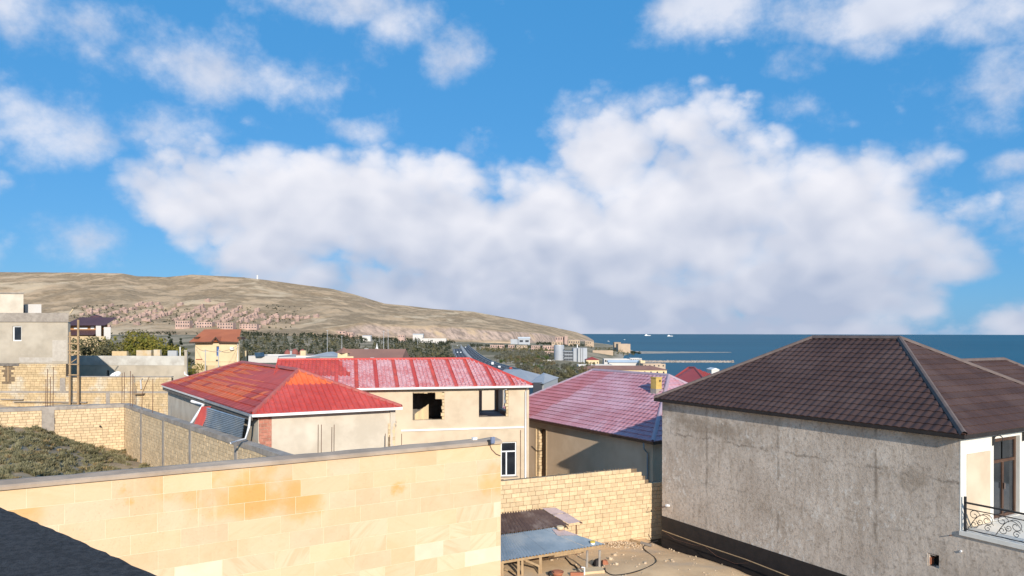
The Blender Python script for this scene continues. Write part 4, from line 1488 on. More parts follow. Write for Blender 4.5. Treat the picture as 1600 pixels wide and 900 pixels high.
for i, (a, c, sag, lb) in enumerate(((P(321, 548, 83), P(372, 540, 91.8), .5, 'overhead wire from the left pole to the yellow house'), (P(341.5, 548, 83), P(372, 543, 91.8), .5, 'overhead wire from the right pole to the yellow house'), (P(321, 549, 83), P(302, 537, 90), .3, 'overhead wire crossing to the left corner of the yellow house'))):
    tag(one('overhead_wire', lambda q: q.tube([a + (c - a) * (k / 10) - Vector((0, 0, sag * 4 * (k / 10) * (1 - k / 10))) for k in range(11)], .02, 4), M['black_iron']), lb, 'wire')
# limestone fence of the yellow house with bare poles
o = tag(one('fence_wall', lambda q: q.obox(P(300, 590, 84), (P(372, 0, 84).x - P(300, 0, 84).x, 0, 0), (0, .3, 0), (0, 0, 1.35)), M['limestone_far']), 'limestone garden wall in front of the yellow house', 'wall')
for px, lb in ((321, 'thin utility pole standing before the yellow house, left'), (341.5, 'thin utility pole standing before the blue window')):
    a = P(px, 547, 83)
    t_ = thing('utility_pole', lb, 'pole', (a.x, a.y, 0))
    one('pole', lambda q: q.tube([(a.x, a.y, -1.5), tuple(a)], .05, 6), M['grey_render'], t_)
    one('crossarm', lambda q: q.box((a.x, a.y, a.z - .25), (.7, .05, .05)), M['grey_render'], t_)
def brown_roof_house():
    D = 112
    o = thing('maroon_roofed_house', 'orange brick house with two tiers of maroon roof behind the grey building', 'house', P(145, 545, D))
    z = lambda py: P(0, py, D).z
    X = lambda px: (px - 800) / F * D
    brick = nm('orange_brick', (.42, .22, .09), (.36, .18, .08), 2)
    one('wall', lambda q: (q.obox((X(104), D, -6), (X(168) - X(104), 0, 0), (-6, 8, 0), (0, 0, z(508) + 6))), brick, o)
    b = MB()
    b.poly([(X(102), D - 1, z(510)), (X(169.5), D - 1, z(510)), (X(168), D + 3, z(496.5)), (X(108), D + 3, z(496.5))])
    b.poly([(X(169.5), D - 1, z(510)), (X(169.5) - 7.5, D + 9, z(510)), (X(168) - 2, D + 5, z(496.5)), (X(168), D + 3, z(496.5))])
    b.poly([(X(108), D + 3, z(496.5)), (X(168), D + 3, z(496.5)), (X(168) - 2, D + 5, z(496.5)), (X(108) - 2, D + 5, z(496.5))])
    b.poly([(X(102), D - 1, z(510.2)), (X(169.5), D - 1, z(510.2)), (X(169.5) - 7.5, D + 9, z(510.2)), (X(102) - 7.5, D + 9, z(510.2))])
    b.build('roof', purpleroof, o)
    one('cupola', lambda q: q.lathe((X(127), D + 4, z(497)), [(1.0, 0), (.75, .3), (.05, .5)], 12), purpleroof, o)
    b = MB()
    b.poly([(X(102), D - 2.2, z(525)), (X(159), D - 2.2, z(525)), (X(157.5), D - .02, z(517)), (X(102), D - .02, z(517))])
    b.poly([(X(102), D - 2.2, z(525.2)), (X(102), D - .02, z(525.2)), (X(159), D - .02, z(525.2)), (X(159), D - 2.2, z(525.2))])
    b.build('lower_roof', purpleroof, o)
    one('window', lambda q: q.obox((X(116), D - .08, z(515.5)), (X(137) - X(116), 0, 0), (0, .1, 0), (0, 0, .3)), M['white'], o)
    one('window', lambda q: q.obox((X(142), D - .08, z(515.5)), (X(147.5) - X(142), 0, 0), (0, .1, 0), (0, 0, .42)), M['white'], o)
    one('stair_tower', lambda q: (q.obox((X(158.5), D - 1.5, -6), (X(166.5) - X(158.5), 0, 0), (-1.2, 2, 0), (0, 0, z(510.5) + 6))), M['white_render'], o)
    one('stair_tower', lambda q: q.obox((X(168), D - 1, -6), (X(178.5) - X(168), 0, 0), (-3.6, 6, 0), (0, 0, z(512.5) + 6)), M['white_render'], o)
    one('terrace_wall', lambda q: q.obox((X(104), D - 4, -6), (X(186) - X(104), 0, 0), (0, .4, 0), (0, 0, z(526.5) + 6)), M['limestone_far'], o)
brown_roof_house()
# garden trees behind the grey wall
for (k, px, pt, D, lb) in [('olive_near', 136, 533, 84, 'thin olive tree at the left end of the grey wall'), ('olive_near', 152, 531, 86, 'olive tree before the maroon-roofed house'), ('yellow', 196, 517, 92, 'big yellowing tree behind the middle of the grey wall'),
                           ('olive_near', 214, 514, 96, 'tall olive green tree at the centre of the garden trees'), ('yellow', 234, 523, 90, 'bright yellow green tree right of the tall olive tree'), ('olive_near', 176, 537, 84, 'short olive bush behind the grey wall'),
                           ('yellow', 250, 526, 88, 'yellow green tree next to the dark trees'), ('dark_near', 266, 518, 104, 'dark green tree left of the yellow house'), ('dark_near', 282, 521, 100, 'dark green tree touching the corner of the yellow house'), ('yellow', 297, 566, 80, 'small yellow green shrub at the foot of the yellow house')]:
    p = P(px, pt, D)
    zt = p.z
    p.z = ground_z(p.x, p.y)
    tree(k, p, (zt - p.z) / (6.2 if 'dark' not in k else 8.2), lb, None, 'garden_tree')
# ------------------------------------------------------------------ special surfaces of the near houses
def plaster_streaked():
    m, nt, b = newmat('weathered_grey_brown_plaster')
    t = NT(nt)
    pos = t.pos()
    wide = t.noise(t.pos((.6, .6, .5)), 1.0, 6, .62)
    streak = t.noise(t.pos((2.2, 2.2, .45)), 1.6, 8, .68, .4)
    fine = t.noise(pos, 7, 9, .75)
    speck = t.noise(t.pos((1, 1, .8)), 22, 5, .7)
    flake = t.noise(t.pos((1, 1, .7)), 4.5, 9, .78)
    col = t.mix(t.smooth(wide, .36, .64), (.51, .425, .345), (.65, .555, .46))
    col = t.mix(t.math('MULTIPLY', t.smooth(streak, .46, .68), .5), col, (.38, .30, .225))
    col = t.mix(t.math('MULTIPLY', t.smooth(fine, .48, .66), .62), col, (.245, .19, .145))
    col = t.mix(t.math('MULTIPLY', t.smooth(speck, .58, .72), .45), col, (.15, .115, .09))
    patch = t.noise(t.pos((.24, .24, .34)), 1.0, 3, .55)
    col = t.mix(t.math('MULTIPLY', t.math('MULTIPLY', t.smooth(flake, .51, .60), t.smooth(patch, .46, .58)), .9), col, (.70, .645, .57))
    dark = t.noise(t.pos((.30, .30, .42)), 1.0, 5, .65, .3)
    col = t.mix(t.math('MULTIPLY', t.smooth(dark, .54, .68), .6), col, (.25, .19, .135))
    # day joints of the rendering: a broken wavering line across the wall and some upright ones
    sp = t.n('ShaderNodeSeparateXYZ'); t.l(pos, sp.inputs[0])
    wob = t.math('MULTIPLY', t.math('SUBTRACT', t.noise(pos, 1.3, 8, .72), .5), .62)
    gap = t.smooth(t.noise(pos, 1.1, 3, .6), .40, .56)
    for zc, k in ((5.35, .5), (3.4, .22)):
        dz = t.math('ABSOLUTE', t.math('SUBTRACT', t.math('ADD', sp.outputs[2], wob), zc))
        col = t.mix(t.math('MULTIPLY', t.math('MULTIPLY', t.math('SUBTRACT', 1.0, t.smooth(dz, .01, .07)), k), gap), col, (.13, .10, .075))
    for xc in (8.62, 10.55, 12.6):
        dx = t.math('ABSOLUTE', t.math('SUBTRACT', t.math('ADD', sp.outputs[0], t.math('MULTIPLY', wob, .2)), xc))
        col = t.mix(t.math('MULTIPLY', t.math('MULTIPLY', t.math('SUBTRACT', 1.0, t.smooth(dx, .004, .05)), .5), gap), col, (.15, .115, .085))
    t.l(col, b.inputs['Base Color'])
    b.inputs['Roughness'].default_value = .92
    b.inputs['Specular IOR Level'].default_value = .2
    h = t.math('ADD', t.math('MULTIPLY', t.noise(pos, 7, 9, .75), .7), t.math('MULTIPLY', flake, .6))
    t.bump(h, .6, .05, b)
    return m
M['brown_plaster'] = plaster_streaked()
M['brown_tile'] = nm('brown_pressed_metal_tile', (.090, .052, .043), (.070, .041, .035), 1.3, detail=7, rough=.62, rnd=.09, spec=.15, c3=(.100, .062, .053), s3=.5)
M['ridge_metal'] = nm('grey_brown_ridge_metal', (.17, .13, .115), (.14, .105, .092), 3, rough=.7, spec=.15)
M['house_white'] = nm('white_facade', (.74, .71, .64), (.68, .65, .58), 2, bump=.1)
def brown_house():
    WN = Vector((700 / F * 22, 22, 0)); WF = Vector((235 / F * 33.6, 33.6, 0))
    u = (WF - WN).normalized(); n = Vector((-u.y, u.x, 0))
    if n.x > 0:
        n = -n
    v = -n
    o = thing('grey_plastered_house', 'big house with weathered grey brown plaster wall and dark brown tiled hip roof', 'house', (WN.x, WN.y, -1.2))
    ze = EYE - 3.10
    Lw = (WF - WN).length
    zt = EYE - 6.12            # terrace level
    sh = ray2(1450, WN, u); sh1 = ray2(1468, WN, u)
    ops = [(min(sh, sh1), max(sh, sh1), EYE - 7.5, EYE - 7.08)]
    b = MB()
    wall_panel(b, WN, u, Lw, .9, ze, .35, n, ops)
    wall_panel(b, WN + v * .35 + u * Lw, v, 9.3, -1.3, ze, .35, u)      # far side
    # lower storey runs on towards the camera under the terrace
    wall_panel(b, WN - u * 6, u, 6, .9, zt - .13, .35, n)
    b.build('wall', M['brown_plaster'], o)
    one('plinth', lambda q: (q.obox(WN - u * 6 + n * .02 + V(0, 0, -1.3), u * (6 + Lw + .02), v * .37, V(0, 0, 2.62 - .42 + .42))), M['bitumen'], o)
    one('wall_hole_lining', lambda q: (q.obox(WN + u * (ops[0][1] - .05) + v * .012 + V(0, 0, ops[0][2] + .03), u * .06, v * .3, V(0, 0, .36)), q.obox(WN + u * ops[0][0] + v * .06 + V(0, 0, ops[0][2] - .02), u * .12, v * .25, V(0, 0, .07)),
                                       q.obox(WN + u * (ops[0][0] + .12) + v * .03 + V(0, 0, ops[0][3] - .06), u * .2, v * .28, V(0, 0, .08))), M['brown_plaster'], o)
    one('exposed_brick', lambda q: q.obox(WN + u * (ops[0][1] - .085) + v * .03 + V(0, 0, ops[0][2] + .05), u * .04, v * .2, V(0, 0, .22)), M['terracotta'], o)
    one('hole_dark_back', lambda q: q.obox(WN + u * (ops[0][0] - .2) + v * .36 + V(0, 0, ops[0][2] - .2), u * .9, v * .02, V(0, 0, 1)), M['bitumen'], o)  # near-black sheet paints the shade inside the opening
    # gable side: white facade with tan panel and door
    fb = MB()
    sd0, sd1 = ray2(1553, WN, v), ray2(1594, WN, v)
    wall_panel(fb, WN + v * .35 + u * .0, v, 9.6, zt, ze, .3, -u, [(sd0 - .35, sd1 - .35, zt + .02, EYE - 3.42)])
    fb.obox(WN - u * .03 + n * .005 + V(0, 0, zt), v * .36, u * .029, V(0, 0, ze - zt))
    fb.build('facade', M['house_white'], o)
    sp0, sp1 = ray2(1509, WN, v), ray2(1546, WN, v)
    one('facade_panel', lambda q: q.obox(WN - u * .04 + v * sp0 + V(0, 0, zt + .02), v * (sp1 - sp0), u * .05, V(0, 0, 2.32)), M['tan_plaster'], o)
    one('facade_panel', lambda q: q.obox(WN - u * .04 + v * (sd1 + .35) + V(0, 0, zt + .02), v * 2.2, u * .05, V(0, 0, 2.32)), M['tan_plaster'], o)
    d = one('door', lambda q: (q.obox(WN + v * sd0 + u * .12 + V(0, 0, zt + .02), v * .10, u * .08, V(0, 0, 2.66)), q.obox(WN + v * (sd1 - .1) + u * .12 + V(0, 0, zt + .02), v * .10, u * .08, V(0, 0, 2.66)),
                            q.obox(WN + v * (sd0 + .1) + u * .12 + V(0, 0, zt + 2.56), v * (sd1 - sd0 - .2), u * .08, V(0, 0, .12)), q.obox(WN + v * (sd0 + .1) + u * .12 + V(0, 0, zt + 1.85), v * (sd1 - sd0 - .2), u * .08, V(0, 0, .10)),
                            q.obox(WN + v * ((sd0 + sd1) / 2 - .05) + u * .12 + V(0, 0, zt + .12), v * .10, u * .08, V(0, 0, 1.73)), q.obox(WN + v * (sd0 + .1) + u * .12 + V(0, 0, zt + .02), v * (sd1 - sd0 - .2), u * .08, V(0, 0, .1))), M['dark_wood'], o)
    wd = (sd1 - sd0 - .3) / 2
    for k in range(2):
        one('pane', lambda q: q.obox(WN + v * (sd0 + .1 + k * (wd + .1)) + u * .16 + V(0, 0, zt + .12), v * wd, u * .02, V(0, 0, 1.73)), M['glass'], d)
        one('pane', lambda q: q.obox(WN + v * (sd0 + .1 + k * (wd + .1)) + u * .16 + V(0, 0, zt + 1.95), v * wd, u * .02, V(0, 0, .61)), M['glass'], d)
    one('handle', lambda q: q.box(tuple(WN + v * ((sd0 + sd1) / 2 + .02) + u * .09 + V(0, 0, zt + 1.05)), (.03, .06, .2)), M['ridge_metal'], d)
    # curtain behind the glass
    cb = MB()
    for k in range(14):
        a = sd0 + .12 + k * (sd1 - sd0 - .24) / 14
        cb.poly([WN + v * a + u * (.25 + .04 * (k % 2)) + V(0, 0, zt + .1), WN + v * (a + (sd1 - sd0 - .24) / 14) + u * (.29 - .04 * (k % 2)) + V(0, 0, zt + .1),
                 WN + v * (a + (sd1 - sd0 - .24) / 14) + u * (.29 - .04 * (k % 2)) + V(0, 0, zt + 2.5), WN + v * a + u * (.25 + .04 * (k % 2)) + V(0, 0, zt + 2.5)])
    cb.build('curtain', nm('brown_curtain', (.28, .20, .10), (.12, .08, .05), 5), d)
    for s in (sd0 - .12, sd1 + .12):
        br = MB()
        base = WN + v * s - u * .02 + V(0, 0, EYE - 3.62)
        br.obox(base, v * .05, -u * .05, V(0, 0, .42))
        pts = []
        for k in range(18):
            a = k / 17 * 4.2
            rr = .17 * (1 - k / 24)
            pts.append(base - u * (.22 - rr * math.cos(a)) + V(0, 0, .22 + rr * math.sin(a)))
        br.tube(pts, .016, 5)
        br.build('lamp_bracket', M['black_iron'], o)
    # roof
    ov = .28
    RN = WN + n * ov - u * ov; RF = WF + n * ov + u * ov
    wid = 10.0
    RN2, RF2 = RN + v * wid, RF + v * wid
    for p in (RN, RF, RN2, RF2):
        p.z = ze
    zr = EYE - .17
    r2 = RN + u * 5 + v * 5; r1 = RF - u * 5 + v * 5
    r1.z = r2.z = zr
    fs = [[RF, RN, r2, r1], [RN, RN2, r2], [RN2, RF2, r1, r2], [RF2, RF, r1]]
    db = MB(); hip_deck(db, fs, .04)
    db.poly([q - V(0, 0, .09) for q in (RN, RF, RF2, RN2)])
    roof = db.build('roof', M['brown_tile'], o)
    roof_tiles(roof, fs[:2], .30, .35, .030, .024, 'wave', lambda *a: M['brown_tile'], 300)
    ridge_caps(roof, [(RF, r1), (r1, r2), (RN, r2), (r2, RN2)], M['ridge_metal'], .12)
    for (a, c) in ((RF, RN), (RN, RN2), (RF, RF2)):
        one('fascia', lambda q: q.obox(a + V(0, 0, -.10), c - a, (WN + v - RN).normalized() * .03, V(0, 0, .10)), M['bitumen'], roof)
    one('eave_trim', lambda q: q.obox(WN - u * .1 + V(0, 0, ze - .2), v * 9, u * .09, V(0, 0, .10)), M['house_white'], o)
    # wing behind
    wb = MB()
    e = [RN + v * 9.6 + u * 2.8, RN + v * 18.1 + u * 2.8, RN + v * 18.1 + u * 9.2, RN + v * 9.6 + u * 9.2]
    for p in e:
        p.z = ze
    w0 = RN + v * 9.0 + u * 6; w1 = RN + v * 15.5 + u * 6
    w0.z = w1.z = EYE - 1.24
    wf = [[e[0], e[1], w1, w0], [e[1], e[2], w1], [e[2], e[3], w0, w1]]
    hip_deck(wb, wf, .04)
    wr = wb.build('wing_roof', M['brown_tile'], o)
    roof_tiles(wr, wf[:2], .30, .35, .034, .03, 'wave', lambda *a: M['brown_tile'], 0)
    ridge_caps(wr, [(w0, w1), (w1, e[1]), (w1, e[2])], M['ridge_metal'], .12)
    one('wing_wall', lambda q: q.obox(e[0] + v * .3 + u * .3 + V(0, 0, -ze - 1.2), v * 7.9, u * 5.8, V(0, 0, ze + 1.15)), M['house_white'], o)
    # terrace slab and railing
    one('terrace_slab', lambda q: q.obox(WN - u * 6 + n * .07 + V(0, 0, zt - .13), u * 5.98, v * 9, V(0, 0, .13)), M['house_white'], o)
    rl = thing('balcony_railing', 'black wrought iron balcony railing with scrolls on the terrace edge', 'railing', tuple(WN + V(0, 0, zt)))
    A = WN - u * .12 + n * .0; Bq = WN - u * 6
    zz = zt
    ht = .92
    one('post', lambda q: q.obox(A + V(0, 0, zz), -u * .06, v * .06, V(0, 0, ht + .16)), M['black_iron'], rl)
    one('top_rail', lambda q: q.obox(A + V(0, 0, zz + ht - .05), Bq - A, v * .06, V(0, 0, .05)), M['black_iron'], rl)
    one('lower_rail', lambda q: q.obox(A + V(0, 0, zz + ht - .22), Bq - A, v * .03, V(0, 0, .025)), M['black_iron'], rl)
    one('bottom_rail', lambda q: q.obox(A + V(0, 0, zz + .06), Bq - A, v * .03, V(0, 0, .025)), M['black_iron'], rl)
    span = .78
    for k in range(7):
        s0 = .1 + k * span
        for f, (cx, cz, r0, dirn, ph) in enumerate([(.20, .50, .17, 1, 0), (.20, .22, .13, -1, 1.2), (.56, .42, .20, -1, 2.4), (.58, .18, .11, 1, .6), (.36, .33, .10, 1, 3.6)]):
            sc_ = MB()
            pts = []
            for i in range(22):
                a = ph + dirn * i / 21 * 8.2
                rr = r0 * (1 - i / 25)
                pts.append(A - u * (s0 + cx + rr * math.cos(a)) + v * .015 + V(0, 0, zz + .06 + cz + rr * math.sin(a)))
            sc_.tube(pts, .011, 4)
            sc_.build('scroll', M['black_iron'], rl)
        st = MB()
        pts = [A - u * (s0 + .02 + .72 * i / 10) + v * .015 + V(0, 0, zz + .10 + .52 * math.sin(i / 10 * 2.6)) for i in range(11)]
        st.tube(pts, .011, 4)
        st.build('stem', M['black_iron'], rl)
    # pipe stub with cable and wooden stick out of the wall
    p = WN + u * ray2(1046, WN, u)
    p.z = P(1046, 790, p.y).z
    stb = thing('pipe_stub', 'white pipe stub sticking out of the plaster near the brick wall', 'pipe', tuple(p))
    one('pipe', lambda q: q.tube([p + v * .05, p + n * .18 + V(0, 0, .05)], .06, 8), M['pvc'], stb)
    one('wire', lambda q: q.tube([p + n * .25, p + n * .3 + u * .6 + V(0, 0, -.25), p + n * .02 + u * 1.1 + V(0, 0, -.2)], .012, 4), M['rust'], stb)
    p = WN + u * .25
    p.z = EYE - 6.35
    tag(one('iron_bar', lambda q: q.tube([p + v * .05, p + n * .10 + V(0, 0, .02)], .018, 5), M['rust']), 'short iron bar sticking out of the wall below the railing post', 'bar')
    p = WN - u * .05
    p.z = EYE - 6.75
    tag(one('drain_pipe', lambda q: q.tube([p + v * .05, p + n * .05 + V(0, 0, -.02)], .035, 6), M['pvc']), 'short drain pipe below the terrace edge', 'pipe')
    return WN, WF, u, n, v, Lw
BH = brown_house()
# ------------------------------------------------------------------ house with the faded pink roof
def faded_tile(name, base, pale, dark):
    m, nt, b = newmat(name)
    t = NT(nt)
    pos = t.pos()
    n1 = t.noise(pos, .45, 4, .6)
    n2 = t.noise(pos, 3.5, 6, .7)
    col = t.mix(t.smooth(n1, .40, .62), base, pale)
    col = t.mix(t.math('MULTIPLY', t.smooth(n2, .42, .7), .45), col, dark)
    r = t.rnd()
    hv = t.n('ShaderNodeHueSaturation')
    t.l(t.math('ADD', .93, t.math('MULTIPLY', r, .14)), hv.inputs['Value']); t.l(col, hv.inputs['Color'])
    t.l(hv.outputs[0], b.inputs['Base Color'])
    b.inputs['Roughness'].default_value = .5
    b.inputs['Specular IOR Level'].default_value = .35
    return m
M['pink_tile'] = faded_tile('faded_pink_metal_tile', (.50, .235, .265), (.57, .34, .385), (.42, .17, .20))
M['rose_tile'] = faded_tile('rose_red_metal_tile', (.48, .17, .18), (.53, .24, .265), (.42, .135, .145))
M['pink_metal'] = nm('pinkish_ridge_metal', (.45, .33, .37), (.40, .29, .33), 2, rough=.4)
def pink_house():
    E0 = Vector((7.81, 39.05, 0)); E1 = Vector((-1.47, 54.1, 0))
    a = (E1 - E0).normalized()
    n = Vector((-a.y, a.x, 0))
    if n.y > 0:
        n = -n
    v = -n
    Lr = (E1 - E0).length
    ze = EYE - 6.0; zr = EYE - 2.72
    o = thing('pink_roofed_house', 'beige house with faded pink tiled roof and yellow chimney', 'house', (E0.x, E0.y, -1.2))
    for p in (E0, E1):
        p.z = ze
    E2, E3 = E1 + v * 11, E0 + v * 11
    r0, r1 = E0 + a * 4.4 + v * 5.5, E1 - a * 5.4 + v * 5.5
    r0.z = r1.z = zr
    fs = [[E1, E0, r0, r1], [E0, E3, r0], [E2, E1, r1], [E3, E2, r1, r0]]
    db = MB(); hip_deck(db, fs, .04); db.poly([p - V(0, 0, .1) for p in (E0, E1, E2, E3)])
    roof = db.build('roof', M['rose_tile'], o)
    def mf(fi, i, j):
        if fi == 0:
            s = (j + .5) * .36      # along the eave from E1
            t_ = i * .38
            k = s - 5.2 - t_ * .42
            if k < 0:
                return M['rose_tile']
        return M['pink_tile']
    roof_tiles(roof, fs[:2], .36, .38, .036, .045, 'wave', mf, 300)
    ridge_caps(roof, [(E0, r0), (r0, r1), (E1, r1), (E3, r0)], M['pink_metal'], .13)
    one('fascia', lambda q: q.obox(E0 + V(0, 0, -.16), E1 - E0, v * .03, V(0, 0, .15)), M['dark_wood'], roof)
    one('fascia', lambda q: q.obox(E0 + V(0, 0, -.16) + v * .03, (E3 - E0), a * .03, V(0, 0, .15)), M['dark_wood'], roof)
    W0 = E0 + v * .4 + a * .4
    W0.z = 0
    s0, s1 = ray2(853.5, W0, a), ray2(838, W0, a)
    zt = P(0, 671, W0.y + a.y * s0).z; zb = P(0, 748, W0.y + a.y * s0).z
    b = MB()
    wall_panel(b, W0, a, Lr - .8, -1.2, ze - .1, .35, n, [(s0, s1, zb, zt)])
    wall_panel(b, W0 + v * .35, v, 9.8, -1.2, ze - .1, .35, -a)
    wall_panel(b, W0 + a * (Lr - .8) + v * .35, v, 9.8, -1.2, ze - .1, .35, a)
    b.build('wall', M['beige_plaster'], o)
    # ragged unfinished window jambs
    jb = MB(); rg = random.Random(4)
    z = zb
    while z < zt - .1:
        h = rg.uniform(.16, .24)
        jb.obox(W0 + a * (s1 - rg.uniform(.30, .42)) + v * .03 + V(0, 0, z), a * .45, v * .3, V(0, 0, h - .02))
        z += h
    jb.build('rough_jamb', M['limestone'], o)
    wf = one('window_frame', lambda q: (q.obox(W0 + a * (s1 - .03) - v * .02 + V(0, 0, zb), a * .12, v * .1, V(0, 0, zt - zb + .1)), q.obox(W0 + a * (s0 - .1) - v * .02 + V(0, 0, zb), a * .1, v * .1, V(0, 0, zt - zb))), M['limestone'], o)
    one('dark_board', lambda q: q.obox(W0 + a * (s0 + .02) + v * .28 + V(0, 0, zb), a * (s1 - s0 - .3), v * .03, V(0, 0, zt - zb)), M['dark_wood'], wf)
    # drain pipe at the right corner
    p = W0 + a * .35 + n * .08
    one('downpipe', lambda q: q.tube([p + n * .3 + V(0, 0, ze - .15), p + n * .28 + V(0, 0, ze - .5), p + V(0, 0, ze - .75), p + V(0, 0, -.5)], .05, 7), M['galv'], o)
    # small second pipe cleft and cable at the left corner
    p = W0 + a * ray2(832, W0, a) + n * .04
    one('cable', lambda q: q.tube([p + V(0, 0, 2.0), p - a * .6 + V(0, 0, 1.75), p - a * 1.3 + V(0, 0, 1.85)], .02, 4), M['black_iron'], o)
    # chimney
    c = None
    cs = r0 + (r1 - r0) * .02
    pos = P(1030, 601, 44.3)
    ch = MB()
    w = .48
    ch.obox(pos + V(-w / 2, -w / 2, -.5) , a * w, v * w, V(0, 0, .94))
    ch.obox(pos + V(-w / 2, -w / 2, .44) - a * .03 - v * .03, a * (w + .06), v * (w + .06), V(0, 0, .05))
    chim = ch.build('chimney', M['yellow_paint'], o)
    one('flue_dark_patch', lambda q: q.obox(pos + V(-w / 2, -w / 2, .20) - a * .012 + v * w * .55, v * .11, -a * .004, V(0, 0, .13)), M['bitumen'], chim)  # dark patch paints the shade of the flue mouth
    one('chimney_base', lambda q: q.obox(pos + V(-w / 2, -w / 2, -.62) - a * .015 - v * .015, a * (w + .03), v * (w + .03), V(0, 0, .38)), M['concrete'], chim)
pink_house()
# ------------------------------------------------------------------ house with the long red roof and open windows
M['red_rib'] = faded_tile('red_ribbed_metal', (.54, .075, .06), (.60, .105, .085), (.46, .06, .05))
M['red_faded'] = None
def red_faded():
    m, nt, b = newmat('red_metal_with_bleached_paint')
    t = NT(nt)
    pos = t.pos()
    n2 = t.noise(pos, 5.5, 7, .72)
    n1 = t.noise(pos, .7, 3, .5)
    k = t.math('ADD', t.math('MULTIPLY', n2, .75), t.math('MULTIPLY', n1, .25))
    col = t.mix(t.smooth(k, .42, .60), (.60, .185, .18), (.71, .45, .455))
    t.l(col, b.inputs['Base Color'])
    b.inputs['Roughness'].default_value = .55
    return m
M['red_faded'] = red_faded()
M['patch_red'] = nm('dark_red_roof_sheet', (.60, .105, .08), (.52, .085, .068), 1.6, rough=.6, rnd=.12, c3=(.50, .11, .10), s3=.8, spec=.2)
M['patch_orange'] = nm('orange_red_roof_sheet', (.84, .20, .075), (.79, .165, .06), 1.6, rough=.6, rnd=.09, c3=(.80, .22, .12), s3=.9, spec=.2)
def long_house():
    CR = Vector((1.05, 43.0, 0)); d = Vector((.973, .23, 0)).normalized(); nb = Vector((-d.y, d.x, 0))    # nb points into the house
    Ln, Dp = 15.0, 8.0
    CL = CR - d * Ln
    g = V(-.77, .64, 0).normalized(); gs = V(.64, .77, 0).normalized()     # rear wing running back beside the front house
    ze = EYE - 3.13; zr = EYE - 1.69
    o = thing('long_red_roofed_house', 'unfinished tan house with long red roof and two open window holes', 'house', (CR.x, CR.y, -1.2))
    def S(px):
        return ray2(px, CL, d)
    def Zat(px, py):
        return P(px, py, CL.y + d.y * S(px)).z
    w1 = (S(645), S(694.5), Zat(670, 656.5), Zat(670, 613))
    w2 = (S(748.5), S(794.5), Zat(770, 651.5), Zat(770, 608.5))
    w3 = (S(783), S(807.5), Zat(795, 744), Zat(795, 690.5))
    b = MB()
    wall_panel(b, CL, d, Ln, -1.2, ze, .32, -nb, [w1, w2, w3])
    wall_panel(b, CR + nb * .32, nb, Dp - .32, -1.2, ze, .32, d, [(1.2, 7.0, EYE - 5.3, EYE - 3.35)])
    wall_panel(b, CL + nb * .32, nb, Dp - .32, -1.2, ze, .32, -d)
    # back wall with a wide hole through which the neighbour's roof shows
    BL = CL + nb * Dp
    h0, h1 = ray2(752, BL, d), ray2(781.5, BL, d)
    wall_panel(b, BL + d * .32, d, Ln - .64, -1.2, ze, .32, nb, [(max(.1, h0 - .32), min(Ln - .8, h1 - .32), EYE - 5.5, EYE - 3.3)])
    b.build('wall', M['tan_plaster'], o)
    zf_ = EYE - 5.55
    one('floor', lambda q: q.obox(CL + d * .33 + nb * .33 + V(0, 0, zf_ - .2), d * (Ln - .66), nb * (Dp - .4), V(0, 0, .2)), M['concrete'], o)
    # inner partition and ragged blocks round the holes
    one('partition', lambda q: (q.obox(CL + d * (w2[0] - 1.2) + nb * .34 + V(0, 0, zf_), d * .25, nb * 7.3, V(0, 0, ze - zf_ - .12)),
                                q.obox(CL + d * (w1[0] - .1) + nb * 3.2 + V(0, 0, zf_), d * 1.0, nb * .2, V(0, 0, ze - zf_ - .12)), q.obox(CL + d * (w1[0] + .3) + nb * 4.6 + V(0, 0, zf_), d * 2, nb * .2, V(0, 0, ze - zf_ - .12))), M['concrete_dark'], o)
    one('drape', lambda q: [q.poly([CL + d * (w1[0] + .25 + k * .17) + nb * (1.3 + .12 * (k % 2)) + V(0, 0, zf_), CL + d * (w1[0] + .42 + k * .17) + nb * (1.42 - .12 * (k % 2)) + V(0, 0, zf_),
                                    CL + d * (w1[0] + .42 + k * .17) + nb * (1.42 - .12 * (k % 2)) + V(0, 0, zf_ + .75 + .12 * k), CL + d * (w1[0] + .25 + k * .17) + nb * (1.3 + .12 * (k % 2)) + V(0, 0, zf_ + .65 + .12 * k)]) for k in range(5)], M['cream'], o)
    rg = random.Random(8)
    for (s0, s1, za, zb) in (w1, w2):
        j = MB(); z = za
        while z < zb - .12:
            h = .2
            j.obox(CL + d * (s1 - rg.uniform(.10, .19)) + nb * .05 + V(0, 0, z + .01), d * .30, nb * .25, V(0, 0, h - .025))
            z += h
        x = s0 + .05
        while x < s1 - .3:
            w = rg.uniform(.2, .4)
            j.obox(CL + d * x + nb * .05 + V(0, 0, zb - rg.uniform(.02, .09)), d * (w - .02), nb * .2, V(0, 0, .2))
            x += w
        j.build('rough_jamb', M['limestone'], o)
    one('block_stack', lambda q: q.obox(CL + d * (w1[1] - .52) + nb * .06 + V(0, 0, w1[3] - .42), d * .4, nb * .3, V(0, 0, .4)), M['limestone'], o)
    # white plastic window of the ground floor
    f = MB()
    s0, s1, za, zb = w3
    zm = Zat(795, 705.5)
    def bar(a, c, z0, z1):
        f.obox(CL + d * a + nb * .08 + V(0, 0, z0), d * (c - a), nb * .07, V(0, 0, z1 - z0))
    bar(s0, s0 + .07, za, zb); bar(s1 - .07, s1, za, zb); bar(s0 + .07, s1 - .07, zb - .07, zb); bar(s0 + .07, s1 - .07, za, za + .07)
    bar(s0 + .07, s1 - .07, zm - .04, zm + .04); bar(S(791), S(791) + .08, za + .07, zm - .04)
    wf = f.build('window', M['pvc'], o)
